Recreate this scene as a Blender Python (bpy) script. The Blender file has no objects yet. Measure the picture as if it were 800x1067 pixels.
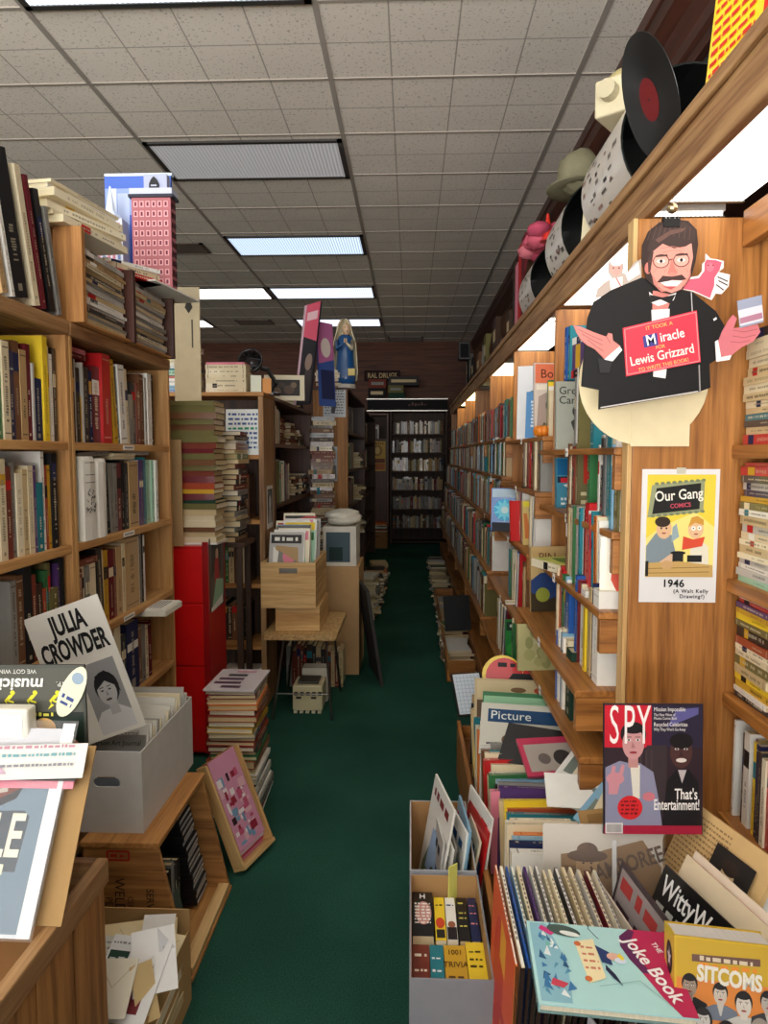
import bpy, math, random
from mathutils import Matrix, Vector
R = random.Random(7)
C = bpy.context.scene.collection
rad = math.radians
HC = 1.46          # eye height
CEIL = 3.33
# ------------------------------------------------------------------ colours
def lin(c):
    return tuple(((v/255)/12.92 if v/255 <= .04045 else ((v/255+.055)/1.055)**2.4) for v in c)
PAL = {  # code: (word, sRGB)
 'cr':('cream',(226,212,178)),'wh':('white',(236,234,226)),'iv':('ivory',(240,230,200)),'tn':('tan',(188,156,110)),
 'br':('brown',(112,74,46)),'db':('dark-brown',(62,42,30)),'bk':('black',(22,21,23)),'ch':('charcoal',(56,54,54)),
 'gy':('grey',(138,136,130)),'pg':('pale-grey',(192,190,184)),'ma':('maroon',(104,20,30)),'rd':('red',(190,28,32)),
 'or':('orange',(218,118,38)),'mu':('mustard',(206,160,40)),'ye':('yellow',(242,208,48)),'ol':('olive',(108,102,58)),
 'gn':('green',(52,112,64)),'dg':('dark-green',(24,58,44)),'mi':('mint',(160,206,178)),'te':('teal',(34,122,136)),
 'bl':('blue',(42,92,170)),'nv':('navy',(26,36,78)),'sk':('sky-blue',(132,178,206)),'pu':('purple',(84,54,112)),
 'pk':('pink',(228,136,156)),'rs':('rust',(160,66,36)),'bf':('buff',(206,184,140)),'rb':('reddish-brown',(120,52,36)),
}
def col(c):
    if isinstance(c, str): return lin(PAL[c][1])
    return lin(c)
def lum(c): 
    c = PAL[c][1] if isinstance(c, str) else c
    return .3*c[0]+.6*c[1]+.1*c[2]
# ------------------------------------------------------------------ materials
MATS = {}
def nodes(name):
    m = bpy.data.materials.new(name); m.use_nodes = True
    nt = m.node_tree; b = nt.nodes['Principled BSDF']
    return m, nt, b
def attr_mat(name, rough, coat=0, metal=0, bump=0, bscale=400, mottled=.0, spec=.5):
    m, nt, b = nodes(name); L = nt.links.new
    a = nt.nodes.new('ShaderNodeAttribute'); a.attribute_name = 'Col'
    b.inputs['Roughness'].default_value = rough; b.inputs['Metallic'].default_value = metal
    b.inputs['Coat Weight'].default_value = coat; b.inputs['Specular IOR Level'].default_value = spec
    src = a.outputs['Color']
    tc = nt.nodes.new('ShaderNodeTexCoord')
    if mottled:
        n = nt.nodes.new('ShaderNodeTexNoise'); n.inputs['Scale'].default_value = 22; n.inputs['Detail'].default_value = 4
        L(tc.outputs['Object'], n.inputs['Vector'])
        r = nt.nodes.new('ShaderNodeMapRange'); r.inputs[3].default_value = 1-mottled; r.inputs[4].default_value = 1+mottled*.6
        L(n.outputs['Fac'], r.inputs[0])
        mx = nt.nodes.new('ShaderNodeVectorMath'); mx.operation = 'SCALE'
        L(src, mx.inputs[0]); L(r.outputs[0], mx.inputs['Scale']); src = mx.outputs[0]
    L(src, b.inputs['Base Color'])
    if bump:
        n = nt.nodes.new('ShaderNodeTexNoise'); n.inputs['Scale'].default_value = bscale
        L(tc.outputs['Object'], n.inputs['Vector'])
        bp = nt.nodes.new('ShaderNodeBump'); bp.inputs['Strength'].default_value = bump; bp.inputs['Distance'].default_value = .001
        L(n.outputs['Fac'], bp.inputs['Height']); L(bp.outputs[0], b.inputs['Normal'])
    MATS[name] = m; return m
attr_mat('cloth', .72, bump=.4, bscale=500, mottled=.14, spec=.3)
attr_mat('gloss', .32, coat=.25, mottled=.05)
attr_mat('print', .5, mottled=.04, spec=.35)
attr_mat('paper', .85, bump=.15, bscale=60, mottled=.08, spec=.2)
attr_mat('cardboard', .85, bump=.2, bscale=90, mottled=.1, spec=.2)
attr_mat('ink', .55, spec=.3)
attr_mat('metal', .35, metal=1)
attr_mat('enamel', .3, coat=.4)
attr_mat('plastic', .4)
attr_mat('fuzz', .95, bump=.9, bscale=180, mottled=.25, spec=.1)
def pages_mat():
    m, nt, b = nodes('pages'); L = nt.links.new
    a = nt.nodes.new('ShaderNodeAttribute'); a.attribute_name = 'Col'
    tc = nt.nodes.new('ShaderNodeTexCoord'); mp = nt.nodes.new('ShaderNodeMapping')
    mp.inputs['Scale'].default_value = (700, 4, 4); L(tc.outputs['Object'], mp.inputs['Vector'])
    n = nt.nodes.new('ShaderNodeTexNoise'); n.inputs['Scale'].default_value = 1; n.inputs['Detail'].default_value = 2
    L(mp.outputs[0], n.inputs['Vector'])
    r = nt.nodes.new('ShaderNodeMapRange'); r.inputs[3].default_value = .72; r.inputs[4].default_value = 1.15
    L(n.outputs['Fac'], r.inputs[0])
    mx = nt.nodes.new('ShaderNodeVectorMath'); mx.operation = 'SCALE'
    L(a.outputs['Color'], mx.inputs[0]); L(r.outputs[0], mx.inputs['Scale']); L(mx.outputs[0], b.inputs['Base Color'])
    b.inputs['Roughness'].default_value = .9; b.inputs['Specular IOR Level'].default_value = .15
    MATS['pages'] = m
pages_mat()
WOODS = {'oak':((182,122,60),(146,92,40),(108,66,28)), 'pine':((204,158,98),(178,128,72),(150,100,52)),
 'crate':((196,142,80),(164,110,56),(124,80,40)), 'walnut':((96,54,30),(70,38,22),(44,24,14)),
 'dark':((74,48,30),(52,34,22),(32,20,14)), 'raw':((222,186,128),(200,158,100),(176,132,78)),
 'mahogany':((78,42,30),(56,30,22),(36,20,15)), 'siding':((104,60,34),(80,42,24),(56,28,16)),
 'bin':((182,130,72),(146,98,50),(106,68,32)), 'rubbed':((176,138,92),(140,100,62),(96,66,40))}
def wood(tone, ax):
    k = 'wood_%s_%s' % (tone, ax)
    if k in MATS: return k
    m, nt, b = nodes(k); L = nt.links.new
    tc = nt.nodes.new('ShaderNodeTexCoord'); mp = nt.nodes.new('ShaderNodeMapping')
    mp.inputs['Scale'].default_value = {'x':(1.3,26,26),'y':(26,1.3,26),'z':(26,26,1.3)}[ax]
    L(tc.outputs['Object'], mp.inputs['Vector'])
    n1 = nt.nodes.new('ShaderNodeTexNoise'); n1.inputs['Scale'].default_value = 1; n1.inputs['Detail'].default_value = 5; n1.inputs['Distortion'].default_value = 1.2
    L(mp.outputs[0], n1.inputs['Vector'])
    n2 = nt.nodes.new('ShaderNodeTexNoise'); n2.inputs['Scale'].default_value = 7; n2.inputs['Detail'].default_value = 3
    L(mp.outputs[0], n2.inputs['Vector'])
    ad = nt.nodes.new('ShaderNodeMath'); ad.operation = 'MULTIPLY_ADD'; ad.inputs[1].default_value = .35; 
    L(n2.outputs['Fac'], ad.inputs[0]); L(n1.outputs['Fac'], ad.inputs[2])
    cr = nt.nodes.new('ShaderNodeValToRGB'); e = cr.color_ramp.elements
    a_, b_, c_ = [lin(x) for x in WOODS[tone]]
    e[0].position = .42; e[0].color = (*c_, 1); e[1].position = .82; e[1].color = (*a_, 1)
    q = e.new(.58); q.color = (*b_, 1)
    L(ad.outputs[0], cr.inputs['Fac']); L(cr.outputs['Color'], b.inputs['Base Color'])
    b.inputs['Roughness'].default_value = .42 if tone in ('oak','mahogany','walnut') else .6
    bp = nt.nodes.new('ShaderNodeBump'); bp.inputs['Strength'].default_value = .15; bp.inputs['Distance'].default_value = .002
    L(ad.outputs[0], bp.inputs['Height']); L(bp.outputs[0], b.inputs['Normal'])
    MATS[k] = m; return k
def emit(name, c, s, ribs=False):
    m, nt, b = nodes(name); L = nt.links.new
    b.inputs['Base Color'].default_value = (.6,.6,.6,1); b.inputs['Roughness'].default_value = .35
    b.inputs['Emission Color'].default_value = (*lin(c), 1); b.inputs['Emission Strength'].default_value = s
    if ribs:
        tc = nt.nodes.new('ShaderNodeTexCoord'); w = nt.nodes.new('ShaderNodeTexWave'); w.inputs['Scale'].default_value = ribs
        w.bands_direction = 'X'; L(tc.outputs['Object'], w.inputs['Vector'])
        r = nt.nodes.new('ShaderNodeMapRange'); r.inputs[3].default_value = s*.45; r.inputs[4].default_value = s*1.3
        L(w.outputs['Fac'], r.inputs[0]); L(r.outputs[0], b.inputs['Emission Strength'])
        bp = nt.nodes.new('ShaderNodeBump'); bp.inputs['Strength'].default_value = .5; bp.inputs['Distance'].default_value = .004
        L(w.outputs['Fac'], bp.inputs['Height']); L(bp.outputs[0], b.inputs['Normal'])
    MATS[name] = m; return name
def clear_mat():
    m, nt, b = nodes('film')
    b.inputs['Base Color'].default_value = (.95,.96,.97,1); b.inputs['Roughness'].default_value = .12
    b.inputs['Alpha'].default_value = .05; b.inputs['Specular IOR Level'].default_value = .8
    MATS['film'] = m
clear_mat()
def carpet_mat():
    m, nt, b = nodes('carpet'); L = nt.links.new
    tc = nt.nodes.new('ShaderNodeTexCoord')
    n = nt.nodes.new('ShaderNodeTexNoise'); n.inputs['Scale'].default_value = 260; n.inputs['Detail'].default_value = 3
    n2 = nt.nodes.new('ShaderNodeTexNoise'); n2.inputs['Scale'].default_value = 1.6; n2.inputs['Detail'].default_value = 5
    L(tc.outputs['Object'], n.inputs['Vector']); L(tc.outputs['Object'], n2.inputs['Vector'])
    ad = nt.nodes.new('ShaderNodeMath'); ad.operation = 'MULTIPLY_ADD'; ad.inputs[1].default_value = .55
    L(n2.outputs['Fac'], ad.inputs[0]); L(n.outputs['Fac'], ad.inputs[2])
    cr = nt.nodes.new('ShaderNodeValToRGB'); e = cr.color_ramp.elements
    e[0].position = .5; e[0].color = (*lin((17,46,38)), 1); e[1].position = 1.0; e[1].color = (*lin((50,98,82)), 1)
    L(ad.outputs[0], cr.inputs['Fac']); L(cr.outputs['Color'], b.inputs['Base Color'])
    b.inputs['Roughness'].default_value = .95; b.inputs['Specular IOR Level'].default_value = .1
    bp = nt.nodes.new('ShaderNodeBump'); bp.inputs['Strength'].default_value = .8; bp.inputs['Distance'].default_value = .004
    L(n.outputs['Fac'], bp.inputs['Height']); L(bp.outputs[0], b.inputs['Normal'])
    MATS['carpet'] = m
carpet_mat()
def tile_mat():
    m, nt, b = nodes('ceiling_tile'); L = nt.links.new
    tc = nt.nodes.new('ShaderNodeTexCoord'); sp = nt.nodes.new('ShaderNodeSeparateXYZ'); L(tc.outputs['Object'], sp.inputs[0])
    def M(op, a, v2=None, v3=None):
        n = nt.nodes.new('ShaderNodeMath'); n.operation = op
        for i, v in enumerate((a, v2, v3)):
            if v is None: continue
            if isinstance(v, (int, float)): n.inputs[i].default_value = v
            else: L(v, n.inputs[i])
        return n.outputs[0]
    gx = M('PINGPONG', sp.outputs['X'], .1525); gy = M('PINGPONG', sp.outputs['Y'], .1525)
    d = M('MINIMUM', gx, gy); groove = M('LESS_THAN', d, .0035)
    v = nt.nodes.new('ShaderNodeTexVoronoi'); v.inputs['Scale'].default_value = 95; L(tc.outputs['Object'], v.inputs['Vector'])
    n = nt.nodes.new('ShaderNodeTexNoise'); n.inputs['Scale'].default_value = 60; n.inputs['Detail'].default_value = 4; L(tc.outputs['Object'], n.inputs['Vector'])
    pit = M('LESS_THAN', M('MULTIPLY_ADD', n.outputs['Fac'], 1.0, M('MULTIPLY', v.outputs['Distance'], .35)), .53)
    n3 = nt.nodes.new('ShaderNodeTexNoise'); n3.inputs['Scale'].default_value = .8; n3.inputs['Detail'].default_value = 4; L(tc.outputs['Object'], n3.inputs['Vector'])
    mx = nt.nodes.new('ShaderNodeMix'); mx.data_type = 'RGBA'
    mx.inputs[6].default_value = (*lin((244,236,224)), 1); mx.inputs[7].default_value = (*lin((168,158,146)), 1)
    L(M('MAXIMUM', M('MULTIPLY', pit, .6), M('MULTIPLY', groove, .8)), mx.inputs[0])
    st = nt.nodes.new('ShaderNodeMapRange'); st.inputs[1].default_value=.3; st.inputs[2].default_value=.7; st.inputs[3].default_value=.88; st.inputs[4].default_value=1.04; L(n3.outputs['Fac'], st.inputs[0])
    sc = nt.nodes.new('ShaderNodeVectorMath'); sc.operation='SCALE'; L(mx.outputs[2], sc.inputs[0]); L(st.outputs[0], sc.inputs['Scale'])
    L(sc.outputs[0], b.inputs['Base Color']); b.inputs['Roughness'].default_value = .95; b.inputs['Specular IOR Level'].default_value = .1
    bp = nt.nodes.new('ShaderNodeBump'); bp.inputs['Strength'].default_value = .6; bp.inputs['Distance'].default_value = .003; bp.invert = True
    L(M('MAXIMUM', pit, groove), bp.inputs['Height']); L(bp.outputs[0], b.inputs['Normal'])
    MATS['ceiling_tile'] = m
tile_mat()
# ------------------------------------------------------------------ mesh helpers
class MB:
    def __init__(s): s.v=[]; s.f=[]; s.c=[]; s.m=[]
    def face(s, pts, c=None, m='print'):
        i = len(s.v); s.v += [tuple(p) for p in pts]; s.f.append(tuple(range(i, i+len(pts)))); s.c.append(c); s.m.append(m)
    def poly(s, verts, faces, c, m):
        i = len(s.v); s.v += [tuple(p) for p in verts]
        for f in faces: s.f.append(tuple(i+k for k in f)); s.c.append(c); s.m.append(m)
    def box(s, x0,x1,y0,y1,z0,z1, c=None, m='print', M=None):
        if x0>x1: x0,x1=x1,x0
        if y0>y1: y0,y1=y1,y0
        if z0>z1: z0,z1=z1,z0
        v = [Vector(p) for p in ((x0,y0,z0),(x1,y0,z0),(x1,y1,z0),(x0,y1,z0),(x0,y0,z1),(x1,y0,z1),(x1,y1,z1),(x0,y1,z1))]
        if M is not None: v = [M @ p for p in v]
        s.poly(v, ((3,2,1,0),(4,5,6,7),(0,1,5,4),(1,2,6,5),(2,3,7,6),(3,0,4,7)), c, m)
    def prism(s, pts, z0, z1, c=None, m='print', M=None):   # 2D outline in xy, extruded z
        n = len(pts); v = [Vector((p[0],p[1],z0)) for p in pts]+[Vector((p[0],p[1],z1)) for p in pts]
        if M is not None: v = [M @ p for p in v]
        s.poly(v, [tuple(reversed(range(n))), tuple(range(n,2*n))]+[(i,(i+1)%n,n+(i+1)%n,n+i) for i in range(n)], c, m)
    def tube(s, path, r, c=None, m='metal', n=8, closed=False):
        P = [Vector(p) for p in path]; rings = []
        for i, p in enumerate(P):
            t = (P[min(i+1,len(P)-1)]-P[max(i-1,0)]).normalized()
            a = t.cross(Vector((0,0,1)) if abs(t.z)<.9 else Vector((1,0,0))).normalized(); b = t.cross(a)
            rr = r[i] if isinstance(r,(list,tuple)) else r
            rings.append([p+(a*math.cos(2*math.pi*k/n)+b*math.sin(2*math.pi*k/n))*rr for k in range(n)])
        v = [q for g in rings for q in g]
        f = [(i*n+k, i*n+(k+1)%n, (i+1)*n+(k+1)%n, (i+1)*n+k) for i in range(len(P)-1) for k in range(n)]
        f += [tuple(reversed(range(n))), tuple(range((len(P)-1)*n, len(P)*n))]
        s.poly(v, f, c, m)
    def lathe(s, prof, c=None, m='plastic', n=20, M=None, sx=1, sy=1):
        v = [Vector((r*math.cos(2*math.pi*k/n)*sx, r*math.sin(2*math.pi*k/n)*sy, z)) for r, z in prof for k in range(n)]
        if M is not None: v = [M @ p for p in v]
        f = [(i*n+k, i*n+(k+1)%n, (i+1)*n+(k+1)%n, (i+1)*n+k) for i in range(len(prof)-1) for k in range(n)]
        f += [tuple(reversed(range(n))), tuple(range((len(prof)-1)*n, len(prof)*n))]
        s.poly(v, f, c, m)
    def blob(s, cx, rx, c, m='fuzz', n=14, k=9, noise=0, rng=R, M=None):
        v=[]; 
        for i in range(k+1):
            th = math.pi*i/k
            for j in range(n):
                ph = 2*math.pi*j/n; w = 1+noise*(rng.random()-.5)
                p = Vector((cx[0]+rx[0]*w*math.sin(th)*math.cos(ph), cx[1]+rx[1]*w*math.sin(th)*math.sin(ph), cx[2]+rx[2]*w*math.cos(th)))
                v.append(M @ p if M is not None else p)
        f = [(i*n+j,(i+1)*n+j,(i+1)*n+(j+1)%n,i*n+(j+1)%n) for i in range(k) for j in range(n)]
        s.poly(v, f, c, m)
    def build(s, name, parent=None, M=None, off=None, bevel=0, smooth=False):
        me = bpy.data.meshes.new(name)
        v = s.v
        if off is not None: v = [(p[0]-off[0], p[1]-off[1], p[2]-off[2]) for p in v]
        me.from_pydata([tuple(p) for p in v], [], s.f)
        names = sorted(set(s.m)); idx = {k:i for i,k in enumerate(names)}
        for k in names: me.materials.append(MATS[k])
        me.polygons.foreach_set('material_index', [idx[k] for k in s.m])
        if any(c is not None for c in s.c):
            at = me.color_attributes.new('Col', 'FLOAT_COLOR', 'CORNER'); buf = []
            for f, c in zip(s.f, s.c):
                c = (.5,.5,.5) if c is None else c
                buf += [c[0],c[1],c[2],1.0]*len(f)
            at.data.foreach_set('color', buf)
        if smooth: me.polygons.foreach_set('use_smooth', [True]*len(s.f))
        me.update()
        o = bpy.data.objects.new(name, me); C.objects.link(o)
        if parent is not None: o.parent = parent
        if M is not None: o.matrix_local = M
        if bevel:
            b = o.modifiers.new('edge', 'BEVEL'); b.width = bevel; b.segments = 2; b.limit_method = 'ANGLE'
        return o
def tag(o, label=None, cat=None, group=None, kind=None):
    if label: o['label'] = label
    if cat: o['category'] = cat
    if group: o['group'] = group
    if kind: o['kind'] = kind
    return o
def thing(name, label, cat, loc=(0,0,0), group=None, M=None):
    o = bpy.data.objects.new(name, None); C.objects.link(o); o.empty_display_size = .05
    o.matrix_world = M if M is not None else Matrix.Translation(loc)
    tag(o, label, cat, group); return o
def struct(mb, name, bevel=0): return tag(mb.build(name, bevel=bevel), kind='structure')
def board(p, name, x0,x1,y0,y1,z0,z1, tone='oak', bevel=.002, ax=None):
    d = (abs(x1-x0),abs(y1-y0),abs(z1-z0)); ax = ax or 'xyz'[d.index(max(d))]
    mb = MB(); mb.box(x0,x1,y0,y1,z0,z1, None, wood(tone,ax))
    return mb.build(name, p, off=p.location if p is not None else None, bevel=bevel)
def basis(o, ex, ey, ez):
    m = Matrix.Identity(4)
    for i, e in enumerate((ex,ey,ez)):
        e = Vector(e)
        for r in range(3): m[r][i] = e[r]
    for r in range(3): m[r][3] = o[r]
    return m
def frame(o, right, up):          # a sheet's own axes: x right, y up, z towards the viewer
    x = Vector(right).normalized(); y = Vector(up); y = (y - x*y.dot(x)).normalized(); z = x.cross(y)
    return basis(o, x, y, z)
# ---- flat printed art, built in the sheet's own x,y
LAY = .0004
class Art(MB):
    def __init__(s, z=.0006): super().__init__(); s.z = z
    def p(s, pts, c, m='print'):
        a = sum(pts[i-1][0]*pts[i][1]-pts[i][0]*pts[i-1][1] for i in range(len(pts)))
        if a < 0: pts = list(reversed(pts))
        s.face([(x,y,s.z) for x,y in pts], col(c), m); s.z += .00003
    def r(s, x0,y0,x1,y1, c, m='print'): s.p([(x0,y0),(x1,y0),(x1,y1),(x0,y1)], c, m)
    def e(s, cx,cy,rx,ry, c, rot=0, n=20, a0=0, a1=360, m='print'):
        k = n if a1-a0 < 360 else n-1; q = []
        for i in range(k+1):
            t = rad(a0+(a1-a0)*i/n); x, y = rx*math.cos(t), ry*math.sin(t); w = rad(rot)
            q.append((cx+x*math.cos(w)-y*math.sin(w), cy+x*math.sin(w)+y*math.cos(w)))
        s.p(q, c, m)
    def line(s, pts, w, c):
        for (x0,y0),(x1,y1) in zip(pts, pts[1:]):
            d = math.hypot(x1-x0,y1-y0) or 1; nx, ny = -(y1-y0)/d*w/2, (x1-x0)/d*w/2
            s.p([(x0+nx,y0+ny),(x1+nx,y1+ny),(x1-nx,y1-ny),(x0-nx,y0-ny)], c)
    def dashes(s, x0,x1,y,h, c, rng=R, fill=.85):   # a line of print too small to read
        x = x0
        while x < x1:
            w = h*rng.uniform(.6,2.4); 
            if x+w > x1: w = x1-x
            if w > h*.2: s.r(x, y, x+w*fill, y+h*rng.uniform(.7,1), c)
            x += w+h*.35
    def face2(s, cx,cy,h, skin=(214,168,140), hair=(60,42,30), tie=None, coat=None, shirt=(225,220,210), hairstyle='short'):
        w = h*.7                              # a small printed portrait: head and shoulders
        if coat: s.p([(cx-w*1.25,cy-h*1.35),(cx-w*1.15,cy-h*.8),(cx-w*.4,cy-h*.55),(cx+w*.4,cy-h*.55),(cx+w*1.15,cy-h*.8),(cx+w*1.25,cy-h*1.35)], coat)
        s.p([(cx-w*.25,cy-h*.5),(cx+w*.25,cy-h*.5),(cx+w*.05,cy-h*1.1),(cx-w*.05,cy-h*1.1)], shirt)
        s.r(cx-w*.2,cy-h*.68,cx+w*.2,cy-h*.3, skin)
        if hairstyle == 'long': s.e(cx,cy-h*.05,w*.62,h*.66,hair)
        else: s.e(cx,cy+h*.1,w*.54,h*.5,hair)
        s.e(cx,cy-h*.06,w*.46,h*.5,skin)
        s.e(cx,cy+h*.36,w*.42,h*.16,hair)
        dk = (50,34,30)
        for k in (-1,1):
            s.e(cx+k*w*.19,cy+h*.02,w*.085,h*.035,(240,236,230),n=8); s.e(cx+k*w*.19,cy+h*.02,w*.04,h*.035,dk,n=8)
            s.r(cx+k*w*.19-w*.1,cy+h*.08,cx+k*w*.19+w*.1,cy+h*.11,hair)
        s.p([(cx-w*.02,cy),(cx+w*.07,cy-h*.16),(cx-w*.04,cy-h*.16)], tuple(int(v*.82) for v in skin))
        s.e(cx,cy-h*.28,w*.17,h*.045,(150,60,60),n=10)
        if tie: s.p([(cx-w*.22,cy-h*.56),(cx-w*.22,cy-h*.74),(cx+w*.22,cy-h*.56),(cx+w*.22,cy-h*.74)][0:1]+[(cx-w*.22,cy-h*.76),(cx,cy-h*.68),(cx+w*.22,cy-h*.76),(cx+w*.22,cy-h*.56),(cx,cy-h*.62)], tie)
INK = {}
def inkmat(c):
    if c not in INK:
        m, nt, b = nodes('ink_%d_%d_%d' % c); b.inputs['Base Color'].default_value = (*lin(c),1); b.inputs['Roughness'].default_value = .55
        b.inputs['Specular IOR Level'].default_value = .3; INK[c] = m
    return INK[c]
def text(p, s, x, y, size, c, z=.004, sx=1, al='CENTER', rot=0, bold=0, shear=0, M=None, name='lettering', ext=.0002, sp=1):
    cu = bpy.data.curves.new(name, 'FONT'); cu.body = s; cu.size = size; cu.align_x = al; cu.align_y = 'CENTER'
    cu.extrude = ext; cu.offset = bold; cu.shear = shear; cu.space_character = sp; cu.resolution_u = 3
    cu.materials.append(inkmat(c))
    tmp = bpy.data.objects.new(name, cu); me = bpy.data.meshes.new_from_object(tmp); me.name = name
    bpy.data.objects.remove(tmp); bpy.data.curves.remove(cu)
    if not me.materials: me.materials.append(inkmat(c))
    o = bpy.data.objects.new(name, me); C.objects.link(o); o.parent = p
    L = Matrix.Translation((x,y,z)) @ Matrix.Rotation(rad(rot),4,'Z') @ Matrix.Diagonal((sx,1,1,1))
    o.matrix_local = (M @ L) if M is not None else L
    return o
# ------------------------------------------------------------------ books
def ink_for(c):
    return (232,220,190) if lum(c) < 110 else (46,38,34)
def book_meshes(t, d, h, c, hard=True, ink=None, style=0, pg=(222,206,168), rng=R, detail=2, skin=None):
    """cover (spine at y=0, fore-edge at y=d) and page block, both in the book's own axes"""
    b = .0028 if hard else .0009
    b = min(b, t*.3); k = col(c); m = 'cloth' if (hard and style % 2 == 0) else 'gloss'
    cv = MB()
    cv.box(-t/2,t/2,0,b,0,h,k,m); cv.box(-t/2,-t/2+b,b,d,0,h,k,m); cv.box(t/2-b,t/2,b,d,0,h,k,m)
    ik = col(ink or ink_for(c)); q_ = R.choice((.35,.55,.75)); ik = tuple(a*q_+b_*(1-q_) for a,b_ in zip(ik,k)); y = -.0004
    def q(x0,x1,z0,z1,cc): cv.face([(x0,y,z0),(x1,y,z0),(x1,y,z1),(x0,y,z1)], cc, 'ink')
    if detail and t > .007:
        w = t*rng.choice((.24,.32,.42))
        if style in (1,4):
            bc = col(R.choice(['cr','rd','bk','mu','wh','nv','te'])); a0 = rng.uniform(.55,.75)
            y = -.0003; q(-t*.46,t*.46,h*a0,h*(a0+rng.uniform(.1,.2)), bc); y = -.0006
        if style in (2,5):
            q(-t*.42,t*.42,h*.93,h*.945,ik); q(-t*.42,t*.42,h*.06,h*.075,ik)
        z = h*rng.uniform(.16,.26); zt = h*rng.uniform(.74,.9)
        n = 0; lw = max(.0022, min(.006, t*.3))*(1 if detail > 1 else 1.8)
        if rng.random() < .3: zt = z + (zt-z)*.5
        while z < zt and n < 26:
            l = lw*rng.uniform(.5,1.1)
            if rng.random() < .86: q(-w/2*rng.uniform(.55,1),w/2*rng.uniform(.55,1),z,z+l,ik)
            z += l+lw*.35; n += 1
        if style in (3,4,0): q(-t*.16,t*.16,h*.05,h*.05+t*.3,ik)
    pb = MB(); e = .0032 if hard else .0006
    pb.box(-t/2+b,t/2-b,b,d-e,e,h-e,col(pg),'pages')
    return cv, pb
STUFF = {}
def book(M, t, d, h, c, label, group=None, name='book', cat='book', hard=True, style=None, parts=True, pg=None, detail=2, ink=None):
    style = R.randrange(6) if style is None else style
    pg = pg or R.choice([(224,208,168),(214,194,150),(232,222,196),(206,184,140)])
    cv, pb = book_meshes(t,d,h,c,hard,ink,style,pg,R,detail)
    if parts == 'stuff':       # beyond the nearest few hundred: all the remaining shelved books are one object
        T = STUFF.setdefault('mb', MB())
        for q in (cv, pb):
            i = len(T.v); T.v += [tuple(M @ Vector(p)) for p in q.v]; T.f += [tuple(i+k for k in f) for f in q.f]; T.c += q.c; T.m += q.m
        return None
    if not parts:
        i = len(cv.v); cv.v += pb.v; cv.f += [tuple(i+k for k in f) for f in pb.f]; cv.c += pb.c; cv.m += pb.m
    o = cv.build(name); o.matrix_world = M
    tag(o, label, cat, group)
    if parts: pb.build('page_block', o)
    return o
ORD = ['first','second','third','fourth','fifth','sixth','seventh','eighth','ninth','tenth','eleventh','twelfth','thirteenth','fourteenth','fifteenth','sixteenth','seventeenth','eighteenth','nineteenth','twentieth','twenty-first','twenty-second','twenty-third','twenty-fourth','twenty-fifth','twenty-sixth','twenty-seventh','twenty-eighth','twenty-ninth','thirtieth','thirty-first','thirty-second','thirty-third','thirty-fourth','thirty-fifth','thirty-sixth','thirty-seventh','thirty-eighth','thirty-ninth','fortieth']
ORD += ['forty-'+w for w in ORD[:9]] + ['fiftieth'] + ['fifty-'+w for w in ORD[:9]] + ['sixtieth']
AX = {'+x':((0,1,0),(-1,0,0)), '-x':((0,-1,0),(1,0,0)), '-y':((1,0,0),(0,1,0))}
def parse(s):
    out = []
    for w in s.replace('\n',' ').split():
        p = w.split(':')
        out.append((p[0], *[float(v) for v in p[1:]]))
    return out
def row(specs, start, step, faces, where, anchor, group, name='book', cat='book', word='book', hard=True, parts=True, depth=.17, detail=2, jit=.008):
    """books standing in a row. start: bottom of the first book's outer edge on the spine line; step: +1/-1 along y (x for '-y');
    spec code:thickness mm:height cm[:lean deg (top towards the start = +)[:setback mm]]; gap:mm"""
    ex, ey = AX[faces]; ex = Vector(ex); ey = Vector(ey)
    al = Vector((0,step,0)) if faces != '-y' else Vector((step,0,0))
    cur = 0.; prev = 0.; n = 0; objs = []
    for s in parse(specs) if isinstance(specs, str) else specs:
        if s[0] == 'gap': cur += s[1]/1000; continue
        c, t, h = s[0], s[1]/1000, s[2]/100
        th = rad(s[3]) if len(s) > 3 else 0
        sb = s[4]/1000 if len(s) > 4 else R.uniform(0,jit)
        d = min(h*R.uniform(.68,.78), depth) 
        if abs(th-prev) > 1e-4 and th > prev: cur += h*math.sin(max(th,0))-h*math.sin(max(prev,0))+.001
        up = Vector((0,0,1))*math.cos(th) - al*math.sin(th)
        # rotate about depth axis
        exr = ey.cross(up)
        if th >= 0: corner = Vector(start)+al*cur            # start-side bottom corner is up in the air by t*sin: pivot on the far corner
        else: corner = Vector(start)+al*cur
        w = t/math.cos(th)
        a_dir = al*math.cos(th)+Vector((0,0,1))*math.sin(th)
        base = corner + a_dir*(t/2)
        if th < 0: base += Vector((0,0,t*math.sin(-th)))
        o = base + ey*sb
        M = basis(o, exr, ey, up)
        cw = PAL[c][0]
        lab = '%s %s, %s %s on %s' % (cw, word, ORD[n], anchor, where)
        objs.append(book(M, t, d, h, c, lab, group, name, cat, hard, None, parts, None, detail))
        cur += w + .0008
        if th < 0: cur += 0
        prev = th; n += 1
    return objs
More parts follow.
